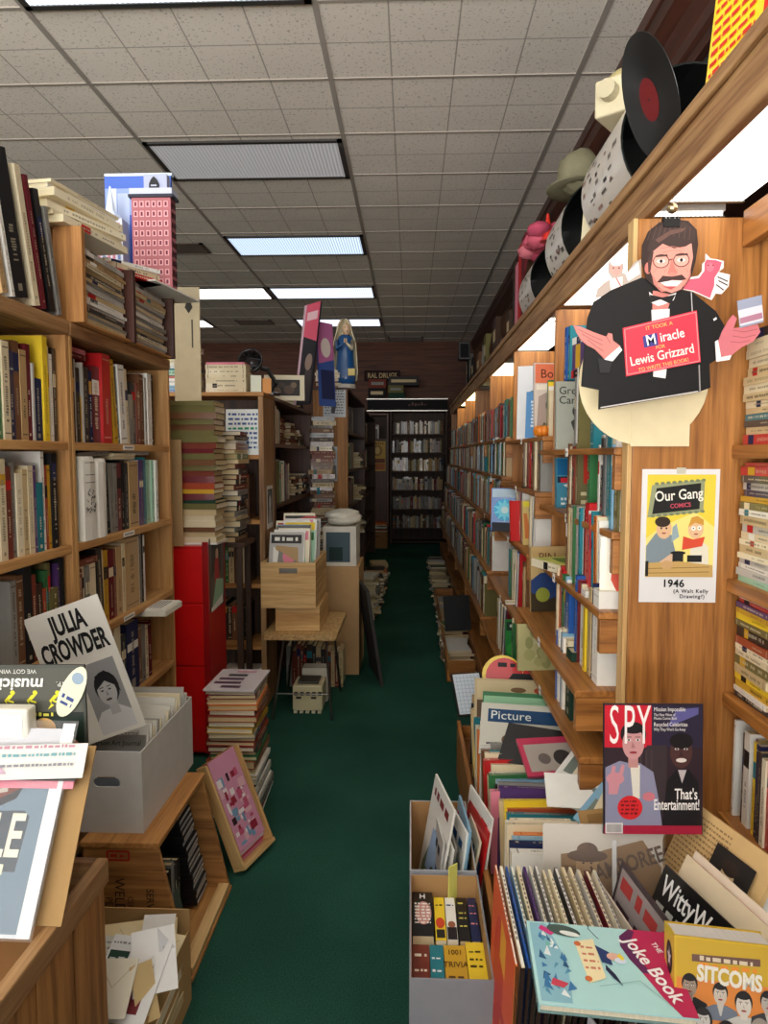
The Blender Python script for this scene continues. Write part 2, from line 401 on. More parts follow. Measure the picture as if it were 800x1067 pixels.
def pile(specs, base, yaw, where, group, name='book', cat='book', word='book', hard=True, parts=True, detail=2, jit=.012, jrot=3, order='top', wd=None, pg=None):
    """books lying flat; base: centre of the bottom; yaw: heading of spine -> fore-edge; spec code:thickness mm:length cm"""
    S = parse(specs) if isinstance(specs, str) else specs
    z = base[2]; N = len(S); objs = []
    for i, s in enumerate(S):
        c, t, h = s[0], s[1]/1000, s[2]/100
        d = (s[3]/100 if len(s) > 3 else h*R.uniform(.66,.74)); a = rad(yaw + R.uniform(-jrot,jrot))
        ey = Vector((math.cos(a),math.sin(a),0)); ex = Vector((0,0,1)); ez = ex.cross(ey)
        o = Vector((base[0]+R.uniform(-jit,jit), base[1]+R.uniform(-jit,jit), z+t/2)) - ey*(d/2) - ez*(h/2)
        k = N-1-i
        place = 'topmost' if k == 0 else ORD[k]+' down'
        lab = '%s %s, %s in %s' % (PAL[c][0], word, place, where)
        objs.append(book(basis(o,ex,ey,ez), t, d, h, c, lab, group, name, cat, hard, None, parts, pg, detail))
        z += t + .0003
    return objs
def sheet(M, w, h, c, label, cat, name, t=.002, group=None, mat='print', edge=None, yo=0):
    """a flat printed thing of real thickness: x right, y up, front at z=0"""
    mb = MB(); mb.box(-w/2,w/2,yo,yo+h,-t,0,col(c),mat)
    o = mb.build(name); o.matrix_world = M; tag(o,label,cat,group); return o
# ------------------------------------------------------------------ camera
F = 740.; VX, VY = 428., 474.
pit = math.atan((533.5-VY)/F); psi = math.atan((VX-400)/F*math.cos(pit))
cam = bpy.data.cameras.new('camera'); cam.sensor_fit = 'VERTICAL'; cam.sensor_height = 24; cam.lens = 24*F/1067; cam.clip_start = .05
co = bpy.data.objects.new('camera', cam); C.objects.link(co)
co.location = (0,0,HC); co.rotation_euler = (math.pi/2-pit, 0, psi); bpy.context.scene.camera = co
# ------------------------------------------------------------------ the room
X0, X1, Y0, Y1 = -4.4, 1.14, -2.2, 12.0
mb = MB(); mb.box(X0-.1,X1+.1,Y0-.1,Y1+.1,-.1,0,None,'carpet'); struct(mb,'floor')
mb = MB(); mb.box(-.405-4*1.22,-.405+2*1.22,3.08-18*.305,3.08+30*.305,0,.1,None,'ceiling_tile')
co_ = mb.build('ceiling', off=(-.405,3.08,0)); co_.location = (-.405,3.08,CEIL); tag(co_, kind='structure')
MATS['paint'] = attr_mat('paint', .8)
mb = MB(); mb.box(X0-.1,X0,Y0,Y1,0,CEIL,lin((150,122,92)),'paint'); struct(mb,'wall_left')
mb = MB(); wc = lin((170,150,120))       # unseen shop front behind the camera, its wide window added to light the ceiling
for a in ((X0-.1,X1+.1,0,.55),(X0-.1,X1+.1,3.15,CEIL),(X0-.1,-3.9,.55,3.15),(.85,X1+.1,.55,3.15)): mb.box(a[0],a[1],Y0-.1,Y0,a[2],a[3],wc,'paint')
struct(mb,'wall_front')
mb = MB()
for a in ((-3.9,.85,.55,.6),(-3.9,.85,3.1,3.15),(-3.9,-3.85,.6,3.1),(.8,.85,.6,3.1),(-2.3,-2.25,.6,3.1),(-.75,-.7,.6,3.1)): mb.box(a[0],a[1],Y0-.08,Y0-.02,a[2],a[3],lin((60,58,56)),'enamel')
struct(mb,'added_window_1')  # frame of the added window, out of view
mb = MB(); mb.box(X1,X1+.1,Y0,Y1,0,CEIL,lin((38,42,38)),'paint'); struct(mb,'wall_right')
mb = MB(); z = 0; mb.box(X0-.1,X1+.1,Y1+.03,Y1+.1,0,CEIL,lin((40,22,14)),'paint')   # lapped brown boards
while z < CEIL:
    mb.poly([(X0,Y1-.022,z),(X1,Y1-.022,z),(X1,Y1-.004,min(z+.2,CEIL)),(X0,Y1-.004,min(z+.2,CEIL)),(X0,Y1+.03,z),(X1,Y1+.03,z),(X1,Y1+.03,min(z+.2,CEIL)),(X0,Y1+.03,min(z+.2,CEIL))],
        ((0,1,2,3),(4,5,1,0),(3,2,6,7)), None, wood('siding','x')); z += .2
struct(mb,'wall_back')
mb = MB()   # tee bars of the suspended ceiling
gm = lin((172,164,154))
for k in range(-3,2): mb.box(-.405+k*1.22-.012,-.405+k*1.22+.012,Y0,Y1,CEIL-.006,CEIL+.01,gm,'enamel')
for k in range(-16,30,2): mb.box(X0,X1,3.08+k*.305-.008,3.08+k*.305+.008,CEIL-.004,CEIL+.01,gm,'enamel')
struct(mb,'trim_1')
mb = MB()   # crown moulding along the wall above the display shelf
pr = [(X1,3.0),(X1-.035,3.0),(X1-.045,3.03),(X1-.06,3.05),(X1-.06,3.1),(X1-.09,3.16),(X1-.13,3.21),(X1-.14,3.26),(X1-.15,3.27),(X1-.15,CEIL),(X1,CEIL)]
mb.poly([(x,.2,z) for x,z in pr]+[(x,Y1,z) for x,z in pr],[(i,(i+1)%len(pr),len(pr)+(i+1)%len(pr),len(pr)+i) for i in range(len(pr))],None,wood('mahogany','y')); struct(mb,'trim_2')
# ceiling lights
def ceiling_light(x0,x1,y0,y1,strength,label,tint):
    t = thing('ceiling_light', label, 'ceiling light', ((x0+x1)/2,(y0+y1)/2,CEIL), 'ceiling lights')
    mb = MB(); fr = lin((60,58,56)); w=.03
    for a in ((x0,x1,y0,y0+w),(x0,x1,y1-w,y1),(x0,x0+w,y0,y1),(x1-w,x1,y0,y1)): mb.box(*a,CEIL-.014,CEIL-.001,fr,'enamel')
    mb.build('frame', t, off=t.location)
    k = emit('diffuser_%d' % int(strength*100+x0*7+y0*13), tint, strength, ribs=14)
    mb = MB(); mb.box(x0+w,x1-w,y0+w,y1-w,CEIL-.009,CEIL-.003,None,k); mb.build('diffuser', t, off=t.location)
L_ = [(2.5,2.2,'bright lens light in the ceiling above the aisle, nearest the camera',(225,238,255)),
 (4.36,.16,'dim grey lens light in the ceiling, barely lit, above the paper skyscrapers',(235,235,240)),
 (6.2,.85,'bluish lit lens light in the ceiling, second along from the dim one',(205,228,255)),
 (8.05,1.05,'lit lens light in the ceiling above the leaning poster boards',(225,238,255)),
 (9.9,1.1,'farthest lit lens light in the ceiling, close to the brown boarded wall',(235,240,255))]
for y, s, lb, tn in L_: ceiling_light(-1.615,-.415,y,y+.58,s,lb,tn)
for x, y in ((-1.615,.65),(-1.615,-1.2),(-4.05,2.5),(-4.05,6.2),(-4.05,9.9),(-2.835,8.05)):
    if x > -3: lb = 'lens light in the ceiling %s' % {.65:'behind the camera',-1.2:'over the shop front',8.05:'beyond the cream poster board'}[y]
    else: lb = 'lens light in the ceiling over the next aisle, %s' % {2.5:'beside the pine bookcases',6.2:'halfway along',9.9:'at its far end'}[y]
    ceiling_light(x,x+1.2,y,y+.58,3.6,lb,(240,238,232))
def vent(x0,x1,y0,y1,label):
    t = thing('ceiling_vent', label, 'vent', ((x0+x1)/2,(y0+y1)/2,CEIL), 'ceiling vents')
    mb = MB(); c = lin((88,78,68))
    for a in ((x0,x1,y0,y0+.03),(x0,x1,y1-.03,y1),(x0,x0+.03,y0,y1),(x1-.03,x1,y0,y1)): mb.box(*a,CEIL-.012,CEIL-.001,c,'enamel')
    mb.build('frame',t,off=t.location)
    mb = MB(); y = y0+.05
    mb.box(x0+.03,x1-.03,y0+.03,y1-.03,CEIL-.003,CEIL-.001,lin((20,18,16)),'enamel')
    while y < y1-.04: mb.box(x0+.03,x1-.03,y,y+.012,CEIL-.012,CEIL-.004,c,'enamel'); y += .03
    mb.build('grille',t,off=t.location)
vent(-2.2,-1.85,6.38,6.68,'brown ceiling vent beside the paper skyscrapers')
vent(-2.45,-1.95,9.95,10.3,'dark ceiling vent above the white book stacks')
vent(-.37,.19,11.45,11.85,'dark ceiling vent close to the boarded wall at the aisle end')
# ------------------------------------------------------------------ pine bookcases (near, camera side of the red cabinet)
PX0, PX1 = -1.34, -1.05
SH = (1.50,1.18,.87,.55,.22)
def pine_case(y0,y1,label,tags_at):
    t = thing('bookcase', label, 'bookcase', ((PX0+PX1)/2,(y0+y1)/2,0), 'pine bookcases')
    board(t,'side_panel',PX0,PX1,y0,y0+.018,0,1.825,'pine'); board(t,'side_panel',PX0,PX1,y1-.018,y1,0,1.825,'pine')
    board(t,'top_board',PX0,PX1+.006,y0-.001,y1+.001,1.826,1.869,'rubbed',.006)
    board(t,'back_panel',PX0,PX0+.008,y0+.019,y1-.019,.02,1.825,'dark')
    for i, z in enumerate(SH):
        s = board(t,'shelf',PX0+.009,PX1-.001,y0+.019,y1-.019,z-.026,z,'pine',.003)
        for y in tags_at[i]:
            mb = MB(); mb.box(PX1-.0009,PX1+.0006,y-.05,y+.05,z-.022,z-.004,lin((236,232,222)),'paper')
            for k in range(9): mb.box(PX1+.0006,PX1+.0009,y-.04+k*.009,y-.035+k*.009,z-.016,z-.010,lin((30,30,30)),'ink')
            g = mb.build('shelf_label', s, off=Vector(t.location)); g['label']='white shelf label'
    return t
pine_case(1.24,2.172,'pine bookcase under the leaning dark folders',((),(),(),(),()))
pine_case(2.178,3.085,'pine bookcase under the magazine crate, next to the red cabinet',((2.62,),(2.6,),(2.58,),(),()))
# ------------------------------------------------------------------ right side: stepped oak bookcases
YB = [(1.935,3.05),(3.06,4.25),(4.26,5.5),(5.51,6.75),(6.76,8.0),(8.01,9.3),(9.31,10.6)]
STEP = [  # per bay: (shelf top z, front x)
 ((1.48,.545),(1.25,.545),(1.03,.515),(.81,.455),(.62,.47)),
 ((1.54,.56),(1.30,.53),(1.035,.50),(.74,.46),(.475,.42),(.16,.44)),
 ((1.56,.56),(1.33,.54),(1.06,.50),(.76,.46),(.48,.42),(.16,.44)),
]
NB = ['first','second','third','fourth','fifth','sixth','seventh']
XB = .86
for i, (a, b) in enumerate(YB):
    t = thing('stepped_bookcase', 'oak bookcase with stepped shelves, %s bay %s' % (NB[i], 'just past the poster panel' if i == 0 else 'counted from the poster panel'), 'bookcase', (.7,(a+b)/2,0), 'stepped oak bookcases')
    board(t,'back_panel',XB,XB+.012,a,b,0,2.06,'oak',.001)
    board(t,'side_panel',.60,XB-.001,b-.022,b,0,2.06,'oak')
    board(t,'plinth',.44,.46,a,b,0,.13,'oak')
    for z, x in STEP[min(i,2)]:
        s = board(t,'shelf',x,XB-.001,a+.001,b-.023,z-.02,z,'oak',.003)
        if z > .2:
            board(t,'shelf_end',x+.004,x+.2,a+.001,a+.03,z-.115,z-.021,'oak',.002)
        if i < 3 and z > .5:
            y = a+.55+.1*R.random(); mb = MB(); mb.box(x-.0012,x+.0004,y-.018,y+.018,z-.026,z+.004,lin((240,238,232)),'paper')
            for k in range(3): mb.box(x-.0016,x-.0012,y-.01+k*.007,y-.006+k*.007,z-.014,z-.007,lin((60,60,60)),'ink')
            g = mb.build('shelf_label', s, off=Vector(t.location)); g['label']='small white shelf label'
# oak divider panel with the poster
t = thing('divider_panel','oak end panel dividing the shelves, with the comic poster taped to it','panel',(.83,1.905,0))
board(t,'panel',.578,1.12,1.885,1.93,0,2.06,'oak',.002)
board(t,'edge_strip',.565,.577,1.883,1.932,0,2.06,'raw',.002)
# near alcove
t = thing('alcove_bookcase','oak bookcase nearest the camera, stacked with old paperbacks','bookcase',(.98,1.3,0))
board(t,'back_panel',1.12,1.132,.62,1.884,0,2.06,'oak',.001)
board(t,'side_panel',.84,1.119,.60,.62,0,2.06,'oak')
board(t,'fascia',.838,.862,.622,1.884,1.985,2.075,'oak',.003)
for z in (1.485,1.135,.83,.50,.2):
    board(t,'shelf',.832,1.119,.621,1.884,z-.034,z,'oak',.003)
mb = MB(); mb.box(1.02,1.04,1.874,1.8835,.55,2.0,lin((150,140,120)),'metal')
for k in range(56): mb.box(1.026,1.034,1.8732,1.8742,.57+k*.0255,.582+k*.0255,lin((14,12,10)),'ink')
g = mb.build('shelf_standard',t,off=t.location); g['label']='slotted metal shelf standard'
# display shelf and valance running the whole length
t = thing('display_shelf','long oak shelf over the bookcases, full of records and oddments','shelf',(.85,6,2.1))
board(t,'fascia',.595,.617,.5,10.9,2.062,2.19,'rubbed',.004)
board(t,'lip',.583,.594,.5,10.9,2.165,2.197,'rubbed',.003)
board(t,'shelf_board',.6175,1.139,.5,10.9,2.15,2.17,'mahogany',.002)
board(t,'soffit',.6175,.835,3.12,3.42,2.10,2.15,'oak',.002)
def strip_light(y0,y1,s,c,label):
    t = thing('strip_light', label, 'light fixture', (.73,(y0+y1)/2,2.1), 'strip lights under the display shelf')
    mb = MB(); mb.box(.625,.83,y0,y1,2.105,2.149,lin((200,196,188)),'enamel'); mb.build('housing',t,off=t.location)
    k = emit('strip_%d' % int(y0*10), c, s, ribs=26)
    mb = MB(); mb.box(.63,.825,y0+.005,y1-.005,2.092,2.1045,None,k); mb.build('diffuser',t,off=t.location)
    for q in (y0,y1-.012):
        mb = MB(); mb.box(.626,.829,q,q+.012,2.089,2.0915,lin((120,112,100)),'enamel'); mb.build('end_cap',t,off=t.location)
strip_light(.72,1.87,2.4,(255,250,240),'bright strip light under the display shelf above the cut-out man')
strip_light(1.97,3.1,3.4,(255,250,240),'strip light under the display shelf behind the cut-out man')
strip_light(3.44,4.4,3.6,(255,252,235),'strip light under the display shelf above the orange poster')
strip_light(5.1,5.95,3.6,(255,244,200),'yellowish strip light third beyond the cut-out man')
strip_light(7.3,9.3,3.4,(255,240,180),'farthest yellowish strip light under the display shelf')
# ------------------------------------------------------------------ left side, mid distance
def box_case(label, x0,x1,y0,y1,top,shelves,face,tone='walnut',post=None,group='dark bookcases of the left row'):
    t = thing('dark_bookcase', label, 'bookcase', ((x0+x1)/2,(y0+y1)/2,0), 'dark wooden bookcases')
    w = .03
    if face == '-y':
        board(t,'side_panel',x0,x0+w,y0,y1,0,top,tone); board(t,'side_panel',x1-w,x1,y0,y1,0,top,post or tone)
        board(t,'back_panel',x0+w,x1-w,y1-.01,y1,0,top,'dark',.001)
        for z in shelves: board(t,'shelf',x0+w+.0005,x1-w-.0005,y0+.004,y1-.011,z-.025,z,tone)
    else:
        board(t,'side_panel',x0,x1,y0,y0+w,0,top,post or tone); board(t,'side_panel',x0,x1,y1-w,y1,0,top,tone)
        board(t,'back_panel',x0,x0+.01,y0+w,y1-w,0,top,'dark',.001)
        for z in shelves: board(t,'shelf',x0+.011,x1-.004,y0+w+.0005,y1-w-.0005,z-.025,z,tone)
    board(t,'top_board',x0-.003,x1+.003,y0-.003,y1+.003,top+.0005,top+.022,tone)
    return t
cB = box_case('bookcase facing us behind the red cabinet, pale scuffed posts',-1.75,-.83,4.0,4.3,1.79,(1.46,1.09,.72,.36,.08),'-y','crate','rubbed')
cC = box_case('dark bookcase along the aisle behind the crate table',-1.1,-.83,4.32,5.93,1.79,(1.53,1.15,.78,.4,.08),'+x','walnut')
cD = box_case('tall dark bookcase whose end panel carries two pinned papers',-.82,-.53,5.98,8.2,2.0,(1.66,1.33,1.0,.66,.33),'+x','mahogany','bin')
cE = box_case('dark bookcase farthest along the crate table side',-.82,-.53,8.25,10.6,1.95,(1.62,1.3,.98,.64,.32),'+x','dark')
cF = box_case('dark six-shelf bookcase facing us at the aisle end',-.34,.585,11.55,11.85,2.15,(1.8,1.5,1.2,.89,.58,.27,.05),'-y','dark')
cG = box_case('narrow cupboard with a brown door at the aisle end',-.72,-.36,11.5,11.85,2.1,(1.72,),'-y','walnut')
mb = MB(); mb.box(-.688,-.392,11.505,11.52,.02,1.69,None,wood('mahogany','z')); d = mb.build('door',cG,off=cG.location,bevel=.002)
mb = MB(); mb.blob((-.41,11.495,.9),(.014,.014,.014),lin((150,130,80)),'metal',10,6); mb.build('knob',d,off=cG.location,smooth=True)
# low tray of loose magazines on the floor along the oak bookcases
def tray(y0,y1,x0,x1,h,label,zb=0):
    t = thing('book_tray', label, 'tray', ((x0+x1)/2,(y0+y1)/2,zb), 'floor trays by the oak bookcases')
    board(t,'side_board',x0,x0+.016,y0,y1,zb,zb+h,'oak'); board(t,'end_board',x0+.0165,x1,y0,y0+.016,zb,zb+h-.002,'oak'); board(t,'end_board',x0+.0165,x1,y1-.016,y1,zb,zb+h-.002,'oak')
    board(t,'base_board',x0+.0165,x1,y0+.0165,y1-.0165,zb+.01,zb+.022,'oak')
    return t
tray(4.5,7.0,.236,.42,.14,'low oak floor tray heaped with magazines, its end facing us')
# ================================================================== LEFT SIDE
G1 = 'books in the pine bookcases'
A_ = 'pine shelf under the leaning folders'
B_ = 'pine shelf under the crate'
def thick(s,f): return [(q[0],q[1]) if q[0]=='gap' else (q[0],q[1]*f,*q[2:]) for q in parse(s)]
def pineA(z,specs,n): row(thick(specs,1.25),(-1.07,2.15,z),-1,'+x','%s pine shelf under the folders'%n,'from the divider',G1)
def pineB(z,specs,n,x=-1.07): row(thick(specs,1.62),(x,2.2,z),1,'+x','%s pine shelf under the crate'%n,'from the divider',G1)
pineA(1.5,'gap:12 bk:15:28 wh:13:26 cr:16:28 ye:22:30.5:0:0 nv:34:18 pg:8:22 ma:20:27 tn:26:25 br:24:27 nv:22:24 cr:26:26 gn:24:27','top')
pineA(1.18,'gap:40 bk:24:28.5:0:0 mu:13:25 rs:12:25 wh:14:29 te:28:20 pu:10:25 cr:22:25 bf:20:24 iv:24:23 gy:20:26 rb:22:25 cr:25:27','second')
pineA(.87,'gap:16 bk:16:27.5:0:0 pu:10:26 ol:30:19 ol:12:27 gn:16:25 rs:16:20 db:26:22 rb:18:25 bk:30:28 br:28:26 gy:22:25','third')
pineB(1.5,'tn:12:22 bk:22:27 pg:5:26.5 bk:16:24 mu:8:15 pg:6:26 bk:26:25 nv:14:24 ma:36:26 rd:42:31:0:-4 mu:20:30:6:0 bk:16:28:5 wh:34:29:4:0 cr:14:28:4 gap:8 gy:22:19 ch:22:24 rb:26:24 br:28:28 pg:14:27 wh:26:29:0:0 db:22:29','top')
pineB(1.18,'te:20:27 gap:205 cr:8:24 bk:16:25:4 gy:18:25:4 gy:16:25 ma:24:25 bk:20:26 ch:22:25 tn:54:25.5:0:0 wh:8:26 pu:26:26 te:16:27 mi:24:26 wh:14:25.5 mi:18:26 wh:16:25.8:0:-6','second')
pineB(.87,'gy:18:22 rb:16:22 cr:14:22.5 gy:20:22 cr:26:22.5 bk:26:27:3:0 cr:8:26 mu:22:25.5 ma:26:25 rb:14:25 tn:30:25.5 cr:14:26 tn:80:27.5:0:0 wh:8:27 gy:14:28 bk:12:28 wh:10:27','third')
pineB(.55,'br:34:25 cr:22:24 ma:22:25 tn:24:23 br:24:25 cr:34:27 gy:20:26 cr:34:28 ch:26:24 nv:70:27:0:0 br:22:24 gy:24:23 cr:20:22 ma:20:23','fourth')
# the two paper-wrapped bundles standing among them
def wrapped(y0,t,h,d,label,marks):
    mb = MB(); n=10
    x1=-1.052; z=1.1802
    pts=[(x1-d,y0),(x1-d,y0+t),(x1-.012,y0+t),(x1,y0+t-.012),(x1+.003,y0+t*.5),(x1,y0+.012),(x1-.012,y0)]
    lv=[0,h*.3,h*.6,h-.012,h]; rows=[]
    for zz in lv: rows.append([(px+R.uniform(-.002,.002)-(0.006 if zz==h and px>x1-.05 else 0),py+R.uniform(-.0015,.0015),z+zz) for px,py in pts])
    k=len(pts); mb.poly([q for r in rows for q in r],[(i*k+j,i*k+(j+1)%k,(i+1)*k+(j+1)%k,(i+1)*k+j) for i in range(len(lv)-1) for j in range(k)]+[tuple((len(lv)-1)*k+j for j in range(k)),tuple(reversed(range(k)))],lin((232,230,220)),'paper')
    if marks:
        c=lin((40,38,36)); xx=x1+.0045
        for zz in (.26,.22,.195): mb.face([(xx,y0+.016,z+zz-.006),(xx,y0+t-.02,z+zz-.006),(xx,y0+t-.02,z+zz-.004),(xx,y0+.016,z+zz-.004)],c,'ink')
        for q in range(60):
            a=y0+R.uniform(.014,t-.02); b=z+R.uniform(.09,.165); l=R.uniform(.002,.006); mb.face([(xx,a,b),(xx,a+l,b),(xx,a+l,b+l*1.4),(xx,a,b+l*1.2)],c,'ink')
    o=mb.build('wrapped_book'); tag(o,label,'book'); return o
wrapped(2.237,.105,.275,.2,'white paper-wrapped book with black print, on the second pine shelf',True)
wrapped(2.345,.085,.268,.2,'plain white crumpled paper-wrapped book beside the printed white one',False)
# flat books laid across the tops of the rows
def flat(name,x,y,z,t,l,d,c,label,cat='book',yaw=180,lean=0,hard=True,group=None):
    a=rad(yaw); ey=Vector((math.cos(a),math.sin(a),0)); ex=Vector((0,0,1)); ez=ex.cross(ey)
    if lean: 
        q=Matrix.Rotation(rad(lean),3,'X'); ex=q@ex; ey=q@ey; ez=q@ez
    return book(basis(Vector((x,y,z))-ey*(d/2)-ez*(l/2)+ex*(t/2),ex,ey,ez),t,d,l,c,label,group,name,cat,hard)
flat('book',-1.16,2.38,1.456,.016,.24,.17,'gy','grey book laid across the wrapped white books',lean=3)
flat('book',-1.15,2.62,1.4435,.012,.2,.16,'cr','cream book laid flat over the second pine row')
flat('book',-1.15,2.63,1.456,.010,.2,.16,'iv','thin ivory booklet on the cream book lying over the second row')
flat('book',-1.16,2.8,1.4595,.014,.2,.16,'pg','pale grey book lying over the purple and teal spines')
flat('book',-1.15,2.29,1.0975,.022,.17,.16,'rb','reddish brown book lying across the third pine row')
flat('book',-1.17,2.3,1.773,.020,.18,.15,'ma','maroon book lying on the dark books of the top pine shelf')
flat('book',-1.17,2.3,1.794,.014,.17,.15,'pk','pink book lying on the maroon one, top pine shelf')
# white box of papers jutting out over the fourth shelf
t = thing('paper_box','white shallow box of papers sticking out of the pine bookcase',"box",(-1.08,2.83,.824))
mb=MB(); mb.box(-1.2,-.965,2.73,2.93,.8215,.846,lin((226,222,206)),'cardboard'); mb.build('box',t,off=t.location,bevel=.003)
mb=MB(); mb.box(-1.19,-.972,2.74,2.92,.8465,.850,lin((240,238,228)),'paper')
for k in range(8): mb.box(-1.1+k*.014,-1.094+k*.014,2.76,2.9,.8502,.8506,lin((120,118,112)),'ink')
mb.build('top_sheet',t,off=t.location)
# ---- magazine crate on top of the pine bookcase
CZ=1.8695
t = thing('magazine_crate','slatted orange wood crate of flat magazines on the pine bookcase','crate',(-1.15,2.63,CZ))
board(t,'end_board',-1.3,-1.105,2.2,2.216,CZ,CZ+.29,'crate'); 
board(t,'corner_post',-1.1,-1.01,2.198,2.222,CZ,CZ+.29,'crate')
g=MB()
for k in range(9): g.tube([(-1.055+R.uniform(-.02,.02),2.1985,CZ+.03+k*.028),(-1.055+R.uniform(-.02,.02)*0-.0,2.1962,CZ+.03+k*.028)],.003,lin((60,40,24)),'ink')
for k in range(0): pass
board(t,'corner_post',-1.09,-1.01,2.60,2.625,CZ,CZ+.26,'mahogany'); board(t,'corner_post',-1.09,-1.01,3.03,3.055,CZ,CZ+.25,'mahogany')
board(t,'back_slat',-1.31,-1.3005,2.2,3.055,CZ+.02,CZ+.12,'crate'); board(t,'back_slat',-1.31,-1.3005,2.2,3.055,CZ+.15,CZ+.26,'crate')
board(t,'base_board',-1.3,-1.02,2.223,2.6,CZ,CZ+.008,'crate'); board(t,'base_board',-1.3,-1.02,2.626,3.03,CZ,CZ+.008,'crate')
MC=['pg','gy','wh','ch','cr','gy','tn','pg','ch','cr','bf','gy','wh','ch']
def mags(n,x,y,z,l,d,where,group,hmax,yaw=180,cols=MC,tm=(8,16),j=.012,jr=3):
    s=[];h=0
    for k in range(n):
        tt=R.uniform(*tm)
        if h+tt/1000>hmax: break
        h+=tt/1000+.0003; s.append((R.choice(cols),tt,l*100*R.uniform(.93,1),d*100*R.uniform(.95,1)))
    return pile(s,(x,y,z),yaw,where,group,'magazine','magazine','magazine',False,True,1,j,jr)
mags(20,-1.14,2.41,CZ+.0085,.33,.22,'the flat pile in the nearer half of the crate','magazines in the crate',.245,j=.008,jr=1.5)
mags(20,-1.14,2.83,CZ+.0085,.34,.22,'the flat pile in the far half of the crate','magazines in the crate',.235,j=.008,jr=1.5)
# paper stacks on top of the crate
pile([('iv',22,36,27),('cr',14,35,26),('iv',20,36,27),('cr',18,33,25),('iv',24,37,26),('wh',12,34,25),('cr',10,36,26)],(-1.165,2.36,CZ+.291),170,'the cream stack lying on the orange crate','magazines on top of the crate','magazine','magazine','magazine',False,True,1,.014,7,pg=(236,226,190))
pile([('rd',16,26,19),('cr',22,24,17),('wh',14,24,17)],(-1.12,2.77,CZ+.262),150,'the short stack over the far half of the crate','books on top of the crate','book','book','book',True,True,1,.01,8,pg=(236,226,190))
mb=MB(); mb.box(-.14,.14,-.2,.2,0,.006,lin((226,226,218)),'paper'); o=mb.build('foam_board'); o.matrix_world=Matrix.Translation((-1.1,2.99,CZ+.262))@Matrix.Rotation(rad(-8),4,'Z'); tag(o,'white foam board under the pink paper skyscraper','board')
# leaning dark folders on the nearer pine bookcase
for k,(y,c,th,h,w_,lb) in enumerate([(2.15,'gy',.02,.30,'gy','grey folder leaning on the crate end, nearest the orange post'),(2.105,'bk',.028,.33,'w','black folder with white spine letters leaning beside the orange crate'),(2.06,'ma',.020,.35,'w','maroon folder leaning between black and cream ones on the bookcase top'),(2.02,'cr',.028,.36,'w','cream folder leaning between the maroon and thick black ones'),(1.94,'bk',.062,.37,'w','thick black album leaning among folders on the bookcase top'),(1.9,'wh',.014,.25,'w','thin white booklet leaning before the thick black album'),(1.86,'tn',.022,.26,'w','tan booklet nearest the camera on the pine bookcase top')]):
    th_=rad(13); up=Vector((0,-math.sin(th_),math.cos(th_))); ey=Vector((-1,0,0)); ex=ey.cross(up)
    b=book(basis((-1.045,y-.03,CZ+.004+abs(th*.5*math.sin(th_))),ex,ey,up),th,.25,h,c,lb,'folders leaning on the pine bookcase','folder','folder',True,1 if c=='bk' and th<.05 else 0)
# paper skyscraper models
t = thing('paper_skyscraper','pink paper model skyscraper with a grid of windows','model building',(-1.07,2.98,CZ+.2688))
x0,x1,y0,y1=-1.135,-.975,2.93,2.99; z0=CZ+.2688; H=.36
mb=MB(); mb.box(x0,x1,y0,y1,z0,z0+H,lin((176,104,112)),'print')
for i in range(6):
    for j in range(9):
        a=x0+.008+i*.0248; b=z0+.015+j*.0385
        mb.face([(a,y0-.0006,b),(a+.017,y0-.0006,b),(a+.017,y0-.0006,b+.024),(a,y0-.0006,b+.024)],lin((226,172,174)),'ink')
        mb.face([(a+.004,y0-.0009,b+.004),(a+.013,y0-.0009,b+.004),(a+.013,y0-.0009,b+.020),(a+.004,y0-.0009,b+.020)],lin((120,44,66)),'ink')
    for j in range(9):
        for i2 in range(2):
            a=y0+.012+i2*.029; b=z0+.015+j*.0385
            mb.face([(x1+.0006,a,b),(x1+.0006,a+.019,b),(x1+.0006,a+.019,b+.024),(x1+.0006,a,b+.024)],lin((226,172,174)),'ink')
mb.build('tower',t,off=t.location)
mb=MB(); mb.box(x0-.01,x1+.012,y0-.01,y1+.01,z0+H+.0005,z0+H+.012,lin((40,44,60)),'print'); mb.box(x0-.006,x1+.008,y0-.006,y1+.006,z0+H+.0125,z0+H+.036,lin((190,196,214)),'print'); mb.build('cornice',t,off=t.location)
mb=MB(); mb.box(x0+.045,x1-.02,y0+.02,y1-.002,z0+H+.0365,z0+H+.1,lin((168,174,200)),'print'); mb.build('penthouse',t,off=t.location)
mb=MB(); pr=[(-.02,0),(.02,0),(.02,.045),(.012,.062),(0,.075),(-.012,.062),(-.02,.045)]
mb.prism([( -1.045+p[0], p[1]) for p in pr],0,.008,lin((28,28,34)),'print',M=Matrix.Translation((0,y0+.018,z0+H+.013))@Matrix.Rotation(rad(90),4,'X')); 
for k in range(3): mb.box(-1.057,-1.033,y0+.0085,y0+.0095,z0+H+.02+k*.014,z0+H+.026+k*.014,lin((170,176,196)),'ink')
mb.build('gable',t,off=t.location)
t = thing('display_card','tall blue card backdrop with a printed skyline, behind the pink model','card',(-1.17,3.1,CZ+.2688))
mb=MB(); mb.box(-1.305,-1.02,3.075,3.09,z0,z0+.5,lin((72,104,190)),'print'); mb.box(-1.305,-1.015,3.074,3.1,z0+.5005,z0+.512,lin((196,208,226)),'print'); mb.build('panel',t,off=t.location)
mb=MB()
def fq(a0,a1,b0,b1,c,k): mb.face([(a0,3.0745-k*.0003,b0),(a1,3.0745-k*.0003,b0),(a1,3.0745-k*.0003,b1),(a0,3.0745-k*.0003,b1)],lin(c),'ink')
